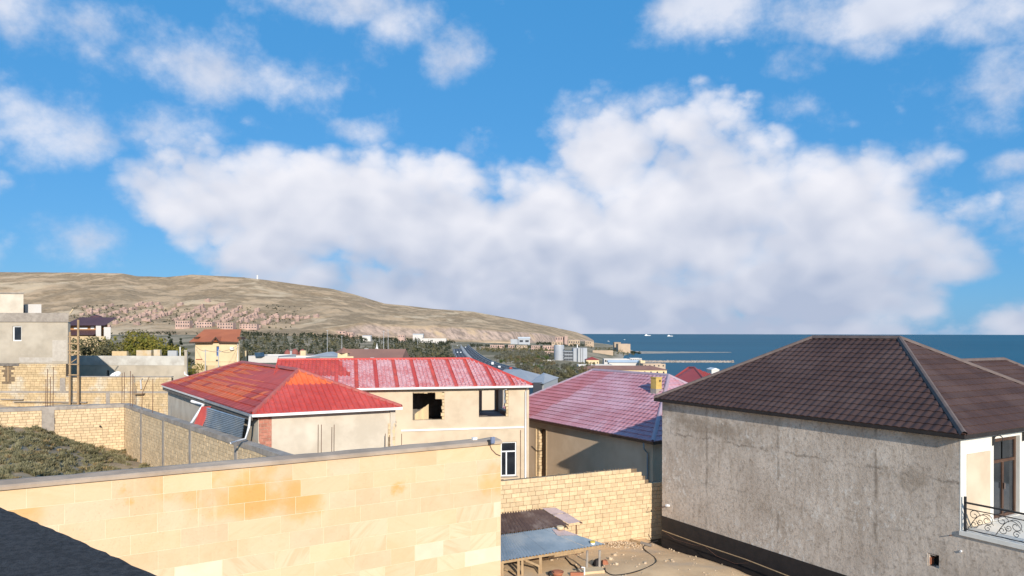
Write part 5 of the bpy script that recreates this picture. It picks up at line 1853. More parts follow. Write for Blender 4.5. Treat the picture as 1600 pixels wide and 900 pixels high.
    for (a, c, z0, z1) in ((s0 + .07, s1 - .07, zm + .04, zb - .07), (s0 + .07, S(791), za + .07, zm - .04), (S(791) + .08, s1 - .07, za + .07, zm - .04)):
        one('pane', lambda q: q.obox(CL + d * a + nb * .11 + V(0, 0, z0), d * (c - a), nb * .02, V(0, 0, z1 - z0)), M['glass'], wf)
    one('sill', lambda q: q.obox(CL + d * (s0 - .08) - nb * .08 + V(0, 0, za - .05), d * (s1 - s0 + .16), nb * .1, V(0, 0, .05)), M['concrete'], wf)
    # white pipes, gutter, string line
    sp = S(821)
    one('downpipe', lambda q: q.tube([CL + d * (sp + .1) - nb * .35 + V(0, 0, ze - .1), CL + d * sp - nb * .1 + V(0, 0, ze - .4), CL + d * sp - nb * .1 + V(0, 0, -1)], .055, 8), M['pvc'], o, True)
    zl = Zat(627, 674.5)
    one('cable_duct', lambda q: q.obox(CL + d * S(627) - nb * .06 + V(0, 0, zl), d * (sp - S(627) - .08), nb * .055, V(0, 0, .10)), M['pvc'], o)
    one('thin_pipe', lambda q: q.tube([CL + d * S(813.5) - nb * .03 + V(0, 0, Zat(813, 672)), CL + d * S(813.5) - nb * .03 + V(0, 0, -1)], .018, 5), M['rust'], o)
    ov = .35
    e0 = CL - nb * ov; e1 = CR + d * .12 - nb * ov; e2 = CR + d * .12 + nb * (Dp + ov); e3 = CL + nb * (Dp + ov)
    for p in (e0, e1, e2, e3):
        p.z = ze
    r1 = CR - d * 3.0 + nb * 4; r1.z = zr
    J = CL + nb * 4; J.z = zr
    fs = [[e0, e1, r1, J], [e1, e2, r1], [e2, e3, J, r1], [e3, e0, J]]
    db = MB(); hip_deck(db, fs, .04); db.poly([p - V(0, 0, .09) for p in (e0, e1, e2, e3)])
    roof = db.build('roof', M['red_rib'], o)
    tw = .23
    def mf(fi, i, j):
        s = j * tw
        if fi == 0 and j % 5 and (s > ray2(560, e0, d) - i * .10 or (i < 5 and s > ray2(490, e0, d) - i * .10)):
            return M['red_faded']
        if fi == 0 and j % 2 == 0:  # alternate columns change red to imitate the shading of the ribs
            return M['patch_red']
        return M['red_rib']
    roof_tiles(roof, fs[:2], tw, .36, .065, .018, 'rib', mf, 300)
    ridge_caps(roof, [(J, r1), (e1, r1), (r1, e2)], M['red_rib'], .12)
    one('gutter', lambda q: q.obox(e0 + V(0, 0, -.13), e1 - e0, -nb * .11, V(0, 0, .11)), M['pvc'], roof)
    one('eave_soffit', lambda q: q.obox(e0 + V(0, 0, -.16) + nb * .01, e1 - e0, nb * .3, V(0, 0, .04)), M['cream'], roof)
    return CL, d, nb
LH = long_house()
# ------------------------------------------------------------------ front house with patched red and orange roof
M['red_brick'] = nm('red_brick', (.46, .19, .13), (.40, .16, .11), 4, rnd=.2, bump=.2)
def front_house():
    ze = EYE - 3.97
    E1 = V(-12.7, 34.4, ze); E2 = V(-5.94, 38.0, ze); E3 = V(-26.5, 53.3, ze); E4 = V(-19.74, 56.9, ze)
    A1 = P(466, 579, 39.4); A2 = P(378, 567, 49.7)
    o = thing('patched_roof_house', 'low plastered house under a patched red and orange hip roof', 'house', (E1.x, E1.y, -1.2))
    fs = [[E3, E1, A1, A2], [E1, E2, A1], [E2, E4, A2, A1], [E4, E3, A2]]
    db = MB(); hip_deck(db, fs, .05); db.poly([p - V(0, 0, .1) for p in (E1, E2, E4, E3)])
    roof = db.build('roof', M['patch_red'], o)
    rg = random.Random(12)
    def mf(fi, i, j):
        # layout of the newer orange sheets over the older dark red ones, along the eave (s) and up the slope
        e_ = (E1 - E3).normalized(); nn_ = (E1 - E3).cross(A2 - E3).normalized(); s_ = nn_.cross(e_)
        c = E3 + e_ * ((j + .5) * .74) + s_ * ((i + .5) * .50)
        x, y = 800 + F * c.x / c.y, 521 - F * (c.z - EYE) / c.y
        def left_of(a, b):
            return (b[0] - a[0]) * (y - a[1]) - (b[1] - a[1]) * (x - a[0]) > 0
        old_right = not left_of((452, 576), (366, 632))
        stripe = left_of((276, 603), (380, 564)) and not left_of((292, 603), (388, 567))
        foot = y > 604 + (x - 252) * (45 / 143.0) - 7
        if not old_right and not stripe and not foot and (i * 5 + j * 3) % 23:
            return M['patch_orange']
        if (i, j) in ((2, 27), (3, 27)):
            return M['patch_orange']
        return M['patch_red']
    roof_tiles(roof, fs[:1], .74, .50, .015, .055, 'flat', mf, 260, name='roof_panel')
    def mf2(fi, i, j):
        return M['patch_orange'] if i >= 7 else M['red_rib']
    roof_tiles(roof, fs[1:2], .30, .40, .075, .014, 'rib', mf2, 180, name='ribbed_panel')
    ridge_caps(roof, [(E1, A1), (A1, A2), (E2, A1), (E3, A2)], nm('pale_red_ridge_metal', (.46, .13, .10), (.40, .10, .08), 3, rough=.5), .13)
    fn = Vector(((E2 - E1).y, -(E2 - E1).x, 0)).normalized()      # outward of the front
    if fn.y > 0:
        fn = -fn
    fd = (E2 - E1).normalized()
    sd = (E3 - E1).normalized()
    sn = Vector((-sd.y, sd.x, 0))
    if sn.x > 0:
        sn = -sn
    one('gutter', lambda q: q.obox(E1 + V(0, 0, -.14), E2 - E1, fn * .13, V(0, 0, .13)), M['pvc'], roof)
    one('side_gutter', lambda q: q.obox(E1 + V(0, 0, -.12) + sd * .0, sd * 9.5, sn * .12, V(0, 0, .11)), M['galv'], roof)
    one('side_gutter', lambda q: q.obox(E1 + V(0, 0, -.10) + sd * 9.6, sd * 13.5, sn * .08, V(0, 0, .09)), M['white'], roof)
    one('eave_board', lambda q: q.obox(E1 + V(0, 0, -.34) + sd * .1, sd * 23, -sn * .05, V(0, 0, .2)), M['concrete_dark'], roof)
    # walls
    W1 = E1 - fn * .3 - sn * .35; W2 = E2 - fn * .3 - fd * .25
    W3 = E3 - sn * .35 - sd * .4
    b = MB()
    wall_panel(b, (W1.x, W1.y), fd, (W2 - W1).length, -1.2, ze - .12, .3, fn)
    wall_panel(b, (W1.x, W1.y), (W3 - W1).normalized(), (W3 - W1).length, -1.2, ze - .35, .3, sn)
    wall_panel(b, (W2.x, W2.y), sd, 18, -1.2, ze - .12, .3, -sn)
    b.build('wall', M['pale_plaster'], o)
    # red brick strip at the corner
    strip_top = ze - .2
    nb_ = masonry(o, W1 + fd * .02, fd, fn, .62, 1.6, lambda s: strip_top, M['red_brick'], .30, .15, .012, .05, 60, 'corner_brick', proud=.025)
    # unfinished right edge of small blocks
    masonry(o, W2 - fd * .42, fd, fn, .40, 1.6, lambda s: ze - .9, M['limestone'], .4, .2, .012, .05, 40, 'corner_block', proud=.02)
    # rods standing before the wall
    for px, y0, y1 in ((496.5, 664, 716), (501.5, 664, 716), (518, 668, 716), (521.5, 664, 716), (601.5, 678, 712), (608, 680, 712), (627, 678, 704)):
        p = W1 + fn * .45
        s = ray2(px, p, fd)
        q0 = p + fd * s
        zt = P(px, y0, q0.y).z
        one('reinforcing_rod', lambda q: q.tube([(q0.x, q0.y, -1), (q0.x + .03, q0.y, zt)], .018, 5), M['rust'], o)
    # white downpipe at the near corner
    c0 = E1 + fn * .12 + V(0, 0, -.1)
    dp = [P(391, 652, 34.2), P(389, 668, 34.1), P(384, 687, 34.0), P(361, 693, 33.2)]
    one('downpipe', lambda q: q.tube(dp, .06, 8), M['pvc'], o, True)
    dp2 = [P(322, 629, 42.3), P(297, 666, 41.8)]
    one('downpipe', lambda q: q.tube([P(300, 628, 43.0), P(318, 634, 42.0), P(314, 640, 41.9), P(297, 666, 41.2)], .085, 8), M['pvc'], o, True)
    # corrugated sheet leaning against the side wall
    cb = MB()
    a0, a1, b1, b0 = P(316, 690, 40.6), P(379, 700, 35.6), P(386, 655, 35.0), P(326, 637, 40.6)
    N = 18
    rows = []
    for i in range(N * 2 + 1):
        k = i / (N * 2)
        l = a0 + (b0 - a0) * k; r = a1 + (b1 - a1) * k
        off = sn * (.035 * (1 if i % 2 else -1)) + sn * .1
        rows.append((l + off, r + off))
    for (l0, r0_), (l1, r1_) in zip(rows[:-1], rows[1:]):
        cb.poly([l0, r0_, r1_, l1])
    sheet = cb.build('corrugated_sheet', M['galv'], o)
    one('edge_board', lambda q: q.obox(P(303, 668, 40.9), P(316, 668, 40.4) - P(303, 668, 40.9), P(326, 636, 40.8) - P(312, 668, 40.8), sn * .06), M['patch_red'], o)
front_house()
# ------------------------------------------------------------------ stone-clad wall in the foreground
def veined(name, base, vein, strength):
    m, nt, b = newmat(name)
    t = NT(nt)
    pos = t.pos((1, 1, 1))
    r = t.rnd()
    rot = t.n('ShaderNodeVectorRotate', rotation_type='AXIS_ANGLE')
    rot.inputs['Axis'].default_value = (.52, -.85, 0)
    t.l(pos, rot.inputs['Vector'])
    t.l(t.math('MULTIPLY', t.math('SUBTRACT', r, .5), 2.4), rot.inputs['Angle'])
    mp = t.n('ShaderNodeMapping')
    mp.inputs['Scale'].default_value = (1, 1, 9)
    t.l(rot.outputs[0], mp.inputs[0])
    n = t.noise(mp.outputs[0], .9, 6, .62, .35)
    col = t.mix(t.math('MULTIPLY', t.smooth(n, .47, .66), strength), base, vein)
    n2 = t.noise(pos, 1.1, 4, .6)
    col = t.mix(t.math('MULTIPLY', t.smooth(n2, .45, .7), .5), col, (.68, .46, .25))
    hv = t.n('ShaderNodeHueSaturation')
    t.l(t.math('ADD', .93, t.math('MULTIPLY', t.math('FRACT', t.math('MULTIPLY', r, 7.3)), .12)), hv.inputs['Value'])
    t.l(col, hv.inputs['Color'])
    t.l(hv.outputs[0], b.inputs['Base Color'])
    b.inputs['Roughness'].default_value = .8
    t.bump(t.noise(pos, 16, 7, .7), .4, .02, b)
    return m
def honey():
    m, nt, b = newmat('honey_stone')
    t = NT(nt)
    pos = t.pos()
    n1 = t.noise(pos, 1.3, 5, .6)
    col = t.mix(t.smooth(n1, .36, .64), (.715, .51, .325), (.68, .465, .28))
    n2 = t.noise(t.pos((.9, .9, 1.0)), .62, 4, .55)
    col = t.mix(t.math('MULTIPLY', t.smooth(n2, .58, .70), .7), col, (.66, .37, .115))
    n3 = t.noise(t.pos((6, 6, .7)), 1.2, 5, .6)
    col = t.mix(t.math('MULTIPLY', t.smooth(n3, .56, .70), .4), col, (.74, .545, .34))
    wob = t.math('MULTIPLY', t.math('SUBTRACT', t.noise(pos, 2.6, 5, .65), .5), .75)
    for (c, rad) in (((-4.55, 12.4, 7.10), .52), ((-3.85, 12.75, 7.02), .55), ((-6.2, 11.4, 7.35), .22), ((-2.2, 13.8, 7.05), .20)):     # rusty water stains
        dv = t.n('ShaderNodeVectorMath', operation='DISTANCE')
        t.l(pos, dv.inputs[0]); dv.inputs[1].default_value = c
        k = t.math('SUBTRACT', 1.0, t.smooth(t.math('ADD', dv.outputs['Value'], wob), rad * .25, rad))
        col = t.mix(t.math('MULTIPLY', k, .8), col, (.68, .345, .095))
    r = t.rnd()
    hv = t.n('ShaderNodeHueSaturation')
    t.l(t.math('ADD', .955, t.math('MULTIPLY', r, .085)), hv.inputs['Value'])
    t.l(t.math('ADD', .94, t.math('MULTIPLY', t.math('FRACT', t.math('MULTIPLY', r, 5.7)), .12)), hv.inputs['Saturation'])
    t.l(col, hv.inputs['Color'])
    t.l(hv.outputs[0], b.inputs['Base Color'])
    b.inputs['Roughness'].default_value = .8
    pit = t.noise(pos, 38, 4, .6)
    t.bump(t.math('ADD', t.noise(pos, 14, 7, .7), t.math('MULTIPLY', t.smooth(pit, .62, .70), -.8)), .45, .02, b)
    return m
M['honey'] = honey()
M['vein'] = veined('veined_sandstone', (.735, .55, .36), (.61, .41, .23), .55)
M['vein_soft'] = veined('softly_veined_sandstone', (.725, .525, .325), (.66, .455, .26), .4)
M['pale_stone'] = nm('pale_stone', (.78, .635, .46), (.74, .59, .42), 3, rnd=.04)
def fore_wall():
    F0 = V((783 - 800) / F * 14.97, 14.97, 0)
    d = V(-7.37, -4.52, 0).normalized()
    n = V(.5229, -.8525, 0)
    n = V(-d.y, d.x, 0) if V(-d.y, d.x, 0).y < 0 else V(d.y, -d.x, 0)
    zt = EYE - 2.34
    Ln = 15.0
    o = thing('stone_clad_wall', 'long boundary wall clad in honey-coloured stone tiles with concrete coping', 'wall', (F0.x, F0.y, -1.2))
    one('wall_core', lambda q: q.obox(F0 + V(0, 0, -1.2), d * Ln, -n * .40, V(0, 0, zt + 1.2)), M['mortar_pale'], o)
    # concrete coping with an uneven upper edge
    b = MB(); rg = random.Random(2)
    N = 60
    for i in range(N + 1):
        p = F0 + d * (Ln * i / N) - d * 0
        j = rg.uniform(-.008, .008); j2 = rg.uniform(-.015, .015)
        b.v += [tuple(p + n * (.055 + j * .5) + V(0, 0, zt + .003)), tuple(p + n * (.055 + j) + V(0, 0, zt + .05)), tuple(p + n * (.02 + j) + V(0, 0, zt + .075)), tuple(p - n * .2 + V(0, 0, zt + .10 + j)), tuple(p - n * (.50 + j2) + V(0, 0, zt + .06 + j)), tuple(p - n * (.50 + j2) + V(0, 0, zt + .003))]
    for i in range(N):
        for k in range(6):
            k2 = (k + 1) % 6
            b.f.append((i * 6 + k, i * 6 + k2, (i + 1) * 6 + k2, (i + 1) * 6 + k)); b.m.append(0)
    b.f.append((0, 1, 2, 3, 4, 5)); b.m.append(0)
    b.f.append(tuple(N * 6 + k for k in reversed(range(6)))); b.m.append(0)
    b.build('coping', nm('weathered_coping_concrete', (.45, .34, .25), (.35, .265, .195), 2.2, detail=7, bump=.4, c3=(.50, .385, .285), s3=.7), o)
    rg = random.Random(17)
    row = 0.31
    joint = .008
    for r in range(11):
        z1 = zt - r * row
        z0 = z1 - row
        s = -rg.uniform(0, .5)
        while s < Ln:
            w = rg.choice((.62, .62, .88, .74, .5))
            a, c = max(0, s), min(Ln, s + w)
            if c - a > .05:
                x = (a + c) / 2
                # the lower courses are of veined slabs, more of them towards the open end
                low = 4.4 + (x / 8.6) * -.2
                if r > low or (r > low - 1 and x < 3.5):
                    m = rg.choices((M['vein'], M['vein_soft'], M['pale_stone'], M['honey']), (5, 4, 1.6, .8))[0]
                else:
                    m = rg.choices((M['honey'], M['vein_soft'], M['pale_stone'], M['vein']), (16, 1.2, .15, .3))[0]
                    if r == 0 and rg.random() < .3:
                        m = M['vein_soft']
                b = MB()
                dz = rg.uniform(-.002, .003)
                q0 = F0 + d * (a + joint / 2) + V(0, 0, z0 + joint / 2)
                pr = .0045 + rg.uniform(-.0015, .002)
                b.obox((0, 0, 0), d * (c - a - joint), n * pr + n * .0, V(0, 0, row - joint))
                piece('stone_tile', b.mesh('stone_tile', m), Matrix.Translation(q0), o)
            s += w
    # small flood light with its cable
    p = F0 + d * .30 + n * .02
    p.z = P(768, 690, p.y).z
    fl = thing('flood_light', 'small grey flood light fixed near the top end of the stone wall', 'light', tuple(p))
    one('housing', lambda q: q.obox(p + n * .05 + V(0, 0, -.03), -d * .085, n * .05, V(0, 0, .13)), nm('blue_grey_lamp', (.20, .24, .36), (.16, .19, .29), 3, rough=.4), fl)
    one('bracket', lambda q: q.obox(p + d * .045 + V(0, 0, -.06), -d * .06, n * .055, V(0, 0, .10)), M['black_iron'], fl)
    cp = [p + n * .03 + V(0, 0, -.05), p - d * .05 + n * .02 + V(0, 0, -.16), p - d * .16 + n * .02 + V(0, 0, -.27), p - d * .27 + n * .02 + V(0, 0, -.32)]
    one('cable', lambda q: q.tube(cp, .006, 5), M['rust'], fl)
    c = F0 + d * .5 - n * .2
    c.z = zt + .1
    tag(one('coping_socket', lambda q: q.obox(c, d * .10, n * .07, V(0, 0, .05)), M['pvc']), 'small white box lying on the end of the coping', 'box')
    return F0, d, n
FW = fore_wall()
# concrete parapet next to the camera, its shade painted as a dark top
def parapet():
    A = V(-1.04, 1.43, 9.65); d = V(.789, -.614, 0); w = V(-.614, -.789, 0)
    rg = random.Random(6)
    o = thing('parapet', 'concrete parapet with shade painted dark on top, in the near left corner', 'parapet', (A.x, A.y, 8.0))
    b = MB()
    N, K = 90, 14
    for i in range(N + 1):
        for k in range(K + 1):
            p = A + d * (-1.0 + 2.2 * i / N) + w * (1.5 * k / K)
            e = rg.uniform(-.002, .002) if k == 0 else 0
            z = mn.noise(Vector((p.x * 2.3, p.y * 2.3, 0))) * .003
            b.v.append((p.x + w.x * e, p.y + w.y * e, 9.65 + z + (0 if k else -.003)))
    for i in range(N):
        for k in range(K):
            b.f.append((i * (K + 1) + k, i * (K + 1) + k + 1, (i + 1) * (K + 1) + k + 1, (i + 1) * (K + 1) + k)); b.m.append(0)
    b.build('shaded_top', M['shade_grey'], o, True)
    one('body', lambda q: q.obox(A - d * 1.0 + w * .01 + V(0, 0, -10.8), d * 2.2, w * 1.48, V(0, 0, 10.78)), M['concrete_dark'], o)
parapet()
# ------------------------------------------------------------------ yard
def yard():
    rg = random.Random(11)
    b = MB()
    NX, NY = 70, 60
    def zy(y):
        return .5 - .5 * sm((y - 28) / 6)
    e0, e1 = V(6.75, 33.8, 0), V(9.52, 27.57, 0)
    ed = (e1 - e0) / (e1.y - e0.y)
    for j in range(NY + 1):
        y = 15 + (36.0 - 15) * j / NY
        xr = e0.x + ed.x * (y - e0.y) + mn.fractal(Vector((y * 1.3, 0, 0)), 1, 2, 4) * .13
        if y > 33.8:
            xr = 6.75 - (y - 33.8) * .2
        for i in range(NX + 1):
            k = (i / NX) ** .8
            x = -14 + (xr + 14) * k
            z = zy(y) + mn.fractal(Vector((x * .6, y * .6, 4)), 1, 2, 5) * .05
            if i == NX:
                z -= .03
            b.v.append((x, y, z))
    n = NX + 1
    for j in range(NY):
        for i in range(NX):
            b.f.append((j * n + i, j * n + i + 1, (j + 1) * n + i + 1, (j + 1) * n + i)); b.m.append(0)
    for j in range(NY):      # earth face towards the trench
        a, c = b.v[j * n + NX], b.v[(j + 1) * n + NX]
        k0 = len(b.v)
        b.v += [(a[0] + .12, a[1], -1.25), (c[0] + .12, c[1], -1.25)]
        b.f.append((j * n + NX, k0, k0 + 1, (j + 1) * n + NX)); b.m.append(0)
    struct(b.build('yard', M['dirt'], None, True))
    s = MB()
    for _ in range(200):
        y = rg.uniform(24, 33.6); x = rg.uniform(1.5, e0.x + ed.x * (y - e0.y) - .05)
        rr = rg.uniform(.015, .05) if rg.random() < .93 else rg.uniform(.06, .13)
        rock_mesh(s, rg, (x, y, zy(y) + rr * .2), rr)
    for _ in range(260):      # gravel heap by the wall
        a, q = rg.uniform(0, 6.28), rg.random() ** .6
        x, y = 5.0 + 1.5 * q * math.cos(a), 33.2 + .75 * q * math.sin(a)
        rock_mesh(s, rg, (x, y, zy(y) + .12 * (1 - q)), rg.uniform(.02, .05))
    stuff(tag(s.build('gravel', M['gravel']), 'loose stones and gravel strewn over the dirt yard', 'gravel'))
    return zy
ZY = yard()
def on_yard(px, py):
    """point of the yard surface seen at a place of the photograph"""
    D = 28.0
    for _ in range(20):
        D = (EYE - ZY(D)) * F / (py - 521)
    return V((px - 800) / F * D, D, ZY(D))
def brick_wall_right():
    A = P(784, 752, 31.2); Bq = P(990, 732, 34.2)
    A.z = Bq.z = 0
    d = (Bq - A).normalized(); n = V(d.y, -d.x, 0)
    zt = EYE - 6.55
    o = thing('limestone_block_wall', 'yard wall of bare yellow limestone blocks with a broken stepped end', 'wall', (A.x, A.y, 0))
    s1 = ray2(1037, A, d)
    st = [(ray2(996, A, d), 0), (ray2(1003, A, d), .2), (ray2(1009, A, d), .4), (ray2(1014, A, d), .6), (99, .8)]
    def top(s):
        for (q, dz) in st:
            if s <= q:
                return zt - dz
    b = MB()
    prev = -6
    for (q, dz) in st:
        q = min(q, s1)
        b.obox(A + d * prev - n * .03 + V(0, 0, -.6), d * (q - prev), -n * .30, V(0, 0, zt - dz - .025 + .6))
        prev = q
    b.build('wall_core', M['mortar'], o)
    masonry(o, A - d * .3, d, n, s1 + .3, zt - .2 * 18, lambda s: top(s - .3), M['limestone'], .40, .20, .013, .07, 300, 'limestone_block', seed=5)
    masonry(o, A - d * 6, d, n, 5.7, zt - .2 * 18, lambda s: zt, M['limestone'], .40, .20, .013, .07, 0, 'limestone_block', seed=6)
    # crumbling top bed
    t_ = MB(); rg = random.Random(3)
    for k in range(70):
        s = rg.uniform(-.3, st[0][0] - .2)
        rock_mesh(t_, rg, tuple(A + d * s - n * rg.uniform(.02, .28) + V(0, 0, zt - .01)), rg.uniform(.02, .06))
    stuff(t_.build('mortar_crumbs', M['mortar'], o))
    return A, d, n
BW = brick_wall_right()
# ------------------------------------------------------------------ low sheds
def sheet_roof(parent, NL, NR, FL, FR, ribs, amp, sheets, mat, name='roof_sheet'):
    per = ribs // sheets
    for k in range(sheets):
        b = MB()
        m = per * 4
        lift = V(0, 0, .006 * (k % 2))
        for i in range(m + 1):
            t = (k + i / m) / sheets
            w = amp * math.sin(2 * math.pi * i / 4)
            a = NL + (NR - NL) * t; c = FL + (FR - FL) * t
            b.v += [tuple(a + lift + V(0, 0, w)), tuple((a + c) / 2 + lift + V(0, 0, w - .01)), tuple(c + lift + V(0, 0, w))]
        for i in range(m):
            for q in range(2):
                b.f.append((i * 3 + q, (i + 1) * 3 + q, (i + 1) * 3 + q + 1, i * 3 + q + 1)); b.m.append(0)
        b.build(name, mat, parent)
def sheds():
    o = thing('blue_roofed_shed', 'low open shed with blue grey corrugated roof on timber posts', 'shed', tuple(on_yard(850, 898)))
    NL, NR, FL, FR = P(764, 880, 27.1), P(946, 850, 29.0), P(764, 838.5, 29.0), P(868, 824.5, 30.2)
    sheet_roof(o, NL, NR, FL, FR, 36, .028, 6, M['blue_sheet'])
    def beam(a, c, w, h, name='beam'):
        one(name, lambda q: q.obox(Vector(a) + V(0, 0, -h), Vector(c) - Vector(a), V(0, w, 0), V(0, 0, h)), M['wood'], o)
    beam(NL + V(0, .06, -.03), NR + V(0, .06, -.03), .06, .10)
    beam(FL + V(0, -.1, -.03), FR + V(0, -.1, -.03), .06, .08)
    beam(NL + (NR - NL) * .55 + V(0, .12, -.14), NL + (NR - NL) * .82 + V(0, .12, -.14), .03, .09, 'fascia_board')
    for px, w in ((785, .13), (811, .10), (817, .09), (845.5, .11)):
        p = NL + (NR - NL) * ((px - 764) / 182.0)
        s = ray2(px, NL, (NR - NL).normalized())
        p = NL + (NR - NL).normalized() * s
        one('post', lambda q: q.obox((p.x - w / 2, p.y + .05, .35), (w, 0, 0), (0, w, 0), (0, 0, p.z - .13 - .35)), M['wood'], o)
    for px, pyf in ((917.5, 891), (937, 890)):
        g = on_yard(px, pyf)
        one('post', lambda q: q.tube([(g.x, g.y, g.z - .1), (g.x + .02, g.y, 1.28)], .05, 7), M['concrete'], o)
    for (a, c) in ((P(819, 876, 27.9), P(842, 886, 27.8)), (P(842, 886, 27.8), P(842, 900, 27.8)), (P(788, 890, 28.2), P(806, 899, 27.8))):
        one('brace', lambda q: q.obox(a, c - a + V(0.001, 0, 0), (0, .05, 0), (.05, 0, .07)), M['wood'], o)
    one('back_panel', lambda q: q.obox(FL + V(0, -.12, -1.2), (FR - FL) * .9, V(0, .04, 0), V(0, 0, 1.0)), M['dark_wood'], o)
    one('concrete_footing', lambda q: q.obox(on_yard(913, 899) + V(-.1, 0, -.1), V(.95, .25, 0), V(-.1, .5, 0), V(0, 0, .22)), M['limestone'], o)
    o2 = thing('brown_roofed_shed', 'low lean-to with rusty brown corrugated roof against the block wall', 'shed', tuple(on_yard(840, 860)))
    nl, nr, fl, fr = P(764, 837, 29.1), P(890, 820, 30.5), P(764, 804, 30.5), P(846, 795.5, 31.6)
    sheet_roof(o2, nl, nr, fl, fr, 20, .04, 4, M['brown_sheet'])
    for (a, b_, c, d_) in ((P(847, 795.5, 31.7), P(868, 794.5, 31.9), P(886, 803, 31.5), P(862, 805, 31.3)), (P(863, 805.5, 31.3), P(887, 803.5, 31.5), P(908, 817, 30.9), P(889, 820, 30.6))):
        one('flat_board', lambda q: q.poly([d_ + V(0, 0, .05), c + V(0, 0, .05), b_ + V(0, 0, .05), a + V(0, 0, .05)]), M['pink_board'], o2)
    one('edge_board', lambda q: q.obox(P(868, 795, 31.95), P(909, 818, 30.9) - P(868, 795, 31.95), V(.05, 0, 0), V(0, 0, .05)), M['brown_sheet'], o2)
    g = P(901, 820, 31.0)
    one('post', lambda q: q.tube([(g.x, g.y, 0), (g.x, g.y, g.z)], .03, 6), M['rust'], o2)
    one('post', lambda q: q.tube([(nl.x + 1, nl.y + .2, 0), (nl.x + 1, nl.y + .2, nl.z - .03)], .03, 6), M['rust'], o2)
    # things lying on the roofs
    b = thing('loose_board', 'faded pinkish sheet lying on the blue roof near its far edge', 'board', tuple(P(895, 832, 29.7)))
    q = [P(880, 830, 29.6), P(902, 826, 30.0), P(925, 834, 29.5), P(892, 838, 29.3)]
    up = lambda a, c: (NL + (NR - NL) * a) * (1 - c) + (FL + (FR - FL) * a) * c + V(0, 0, .045)
    qs = [up(.80, .62), up(.985, .50), up(.99, .80), up(.90, .93)]
    one('sheet', lambda m: (m.poly(qs), m.poly([p - V(0, 0, .012) for p in reversed(qs)]), [m.poly([qs[k], qs[k] - V(0, 0, .012), qs[(k + 1) % 4] - V(0, 0, .012), qs[(k + 1) % 4]]) for k in range(4)]), M['pink_board'], b)
    def bucket(p, r, h, mats, label, name):
        t = thing(name, label, 'bucket', tuple(p))
        one('body', lambda m: m.lathe(tuple(p), [(r * .82, 0), (r, h), (r * .93, h), (r * .8, h * .15)], 14), mats[0], t, True)
        one('lid', lambda m: m.lathe((p.x, p.y, p.z + h), [(r * 1.06, -.02), (r * 1.06, .025), (r * .9, .035)], 14), mats[1], t)
    yel = nm('yellow_plastic', (.70, .52, .08), (.64, .46, .06), 2, rough=.4)
    pp = P(926.5, 852, 28.95)
    bucket(pp, .105, .15, (M['pvc'], yel), 'small white bucket with yellow rim at the corner of the blue roof', 'bucket')
    pp = P(876, 827, 29.9)
    bucket(pp, .15, .10, (M['cream'], M['cream']), 'shallow cream tub between the brown and the blue roof', 'tub')
    g = on_yard(872, 899)
    t = thing('basin', 'round terracotta basin standing under the blue-roofed shed', 'basin', tuple(g))
    one('bowl', lambda m: m.lathe(tuple(g), [(.16, 0), (.25, .15), (.24, .16), (.15, .04)], 18), M['terracotta'], t, True)
    g = on_yard(862, 899)
    tag(one('dark_pot', lambda m: m.lathe(tuple(g), [(.10, 0), (.14, .07), (.11, .14), (.06, .15)], 12), M['bitumen'], None, True), 'small black pot left of the terracotta basin', 'pot')
    g = on_yard(945, 880)
    tag(one('broken_brick', lambda m: rock_mesh(m, random.Random(2), (g.x, g.y, g.z + .05), .16), M['terracotta']), 'broken reddish brick beside the right shed post', 'brick')
    g = on_yard(935, 882)
    tag(one('dark_sack', lambda m: rock_mesh(m, random.Random(5), (g.x, g.y, g.z + .1), .22), M['bitumen']), 'dark sack slumped between the right shed posts', 'sack')
    g = on_yard(914, 899)
    t = thing('tap_pipe', 'white water pipe with tap at the foot of the shed post', 'pipe', tuple(g))
    one('pipe', lambda m: m.tube([g, g + V(0, 0, .32), g + V(-.12, 0, .32)], .028, 7), M['pvc'], t)
    one('tap', lambda m: m.box(tuple(g + V(-.15, 0, .3)), (.07, .05, .07)), M['rust'], t)
    one('base', lambda m: m.box(tuple(g + V(-.3, .02, .06)), (.5, .12, .12)), M['terracotta'], t)
    # hoses
    def hose(pts, r, label, mat, name):
        q = [on_yard(*p) + V(0, 0, r * .9) for p in pts]
        fine = []
        for i in range(len(q) - 1):
            p0, p1, p2, p3 = q[max(i - 1, 0)], q[i], q[i + 1], q[min(i + 2, len(q) - 1)]
            for k in range(6):
                s = k / 6
                fine.append(.5 * ((2 * p1) + (p2 - p0) * s + (2 * p0 - 5 * p1 + 4 * p2 - p3) * s * s + (3 * p1 - p0 - 3 * p2 + p3) * s ** 3))
        fine.append(q[-1])
        tag(one(name, lambda m: m.tube(fine, r, 6), mat, None, True), label, 'hose')
    hose([(1028, 845), (1012, 850), (1006, 856), (1014, 864), (1024, 872), (1025, 879), (1010, 888), (985, 896), (960, 899), (948, 894), (946, 888)], .022, 'black hose curling across the sunlit dirt yard', M['bitumen'], 'hose')
    hose([(884, 872), (893, 882), (899, 885), (906, 892), (911, 897)], .03, 'black pipe lying on the ground below the blue roof', M['bitumen'], 'water_pipe')
    hose([(790, 889), (800, 897), (812, 905)], .03, 'dark bent pipe at the left end under the blue roof', M['bitumen'], 'water_pipe')
    # boards by the wall
    for i, (a, c, lb) in enumerate((((985, 846), (1000, 851), 'short weathered plank lying at the foot of the block wall'), ((1001, 850), (1018, 855), 'flat grey board on the gravel by the hose'))):
        p, r_ = on_yard(*a), on_yard(*c)
        tag(one('loose_plank', lambda m: m.obox(p + V(0, 0, .02), r_ - p, V(.1, .35, 0), V(0, 0, .03)), [M['wood'], M['concrete']][i]), lb, 'plank')
    # cables slung along the trench
    WN, WF, u, n, v, Lw = BH
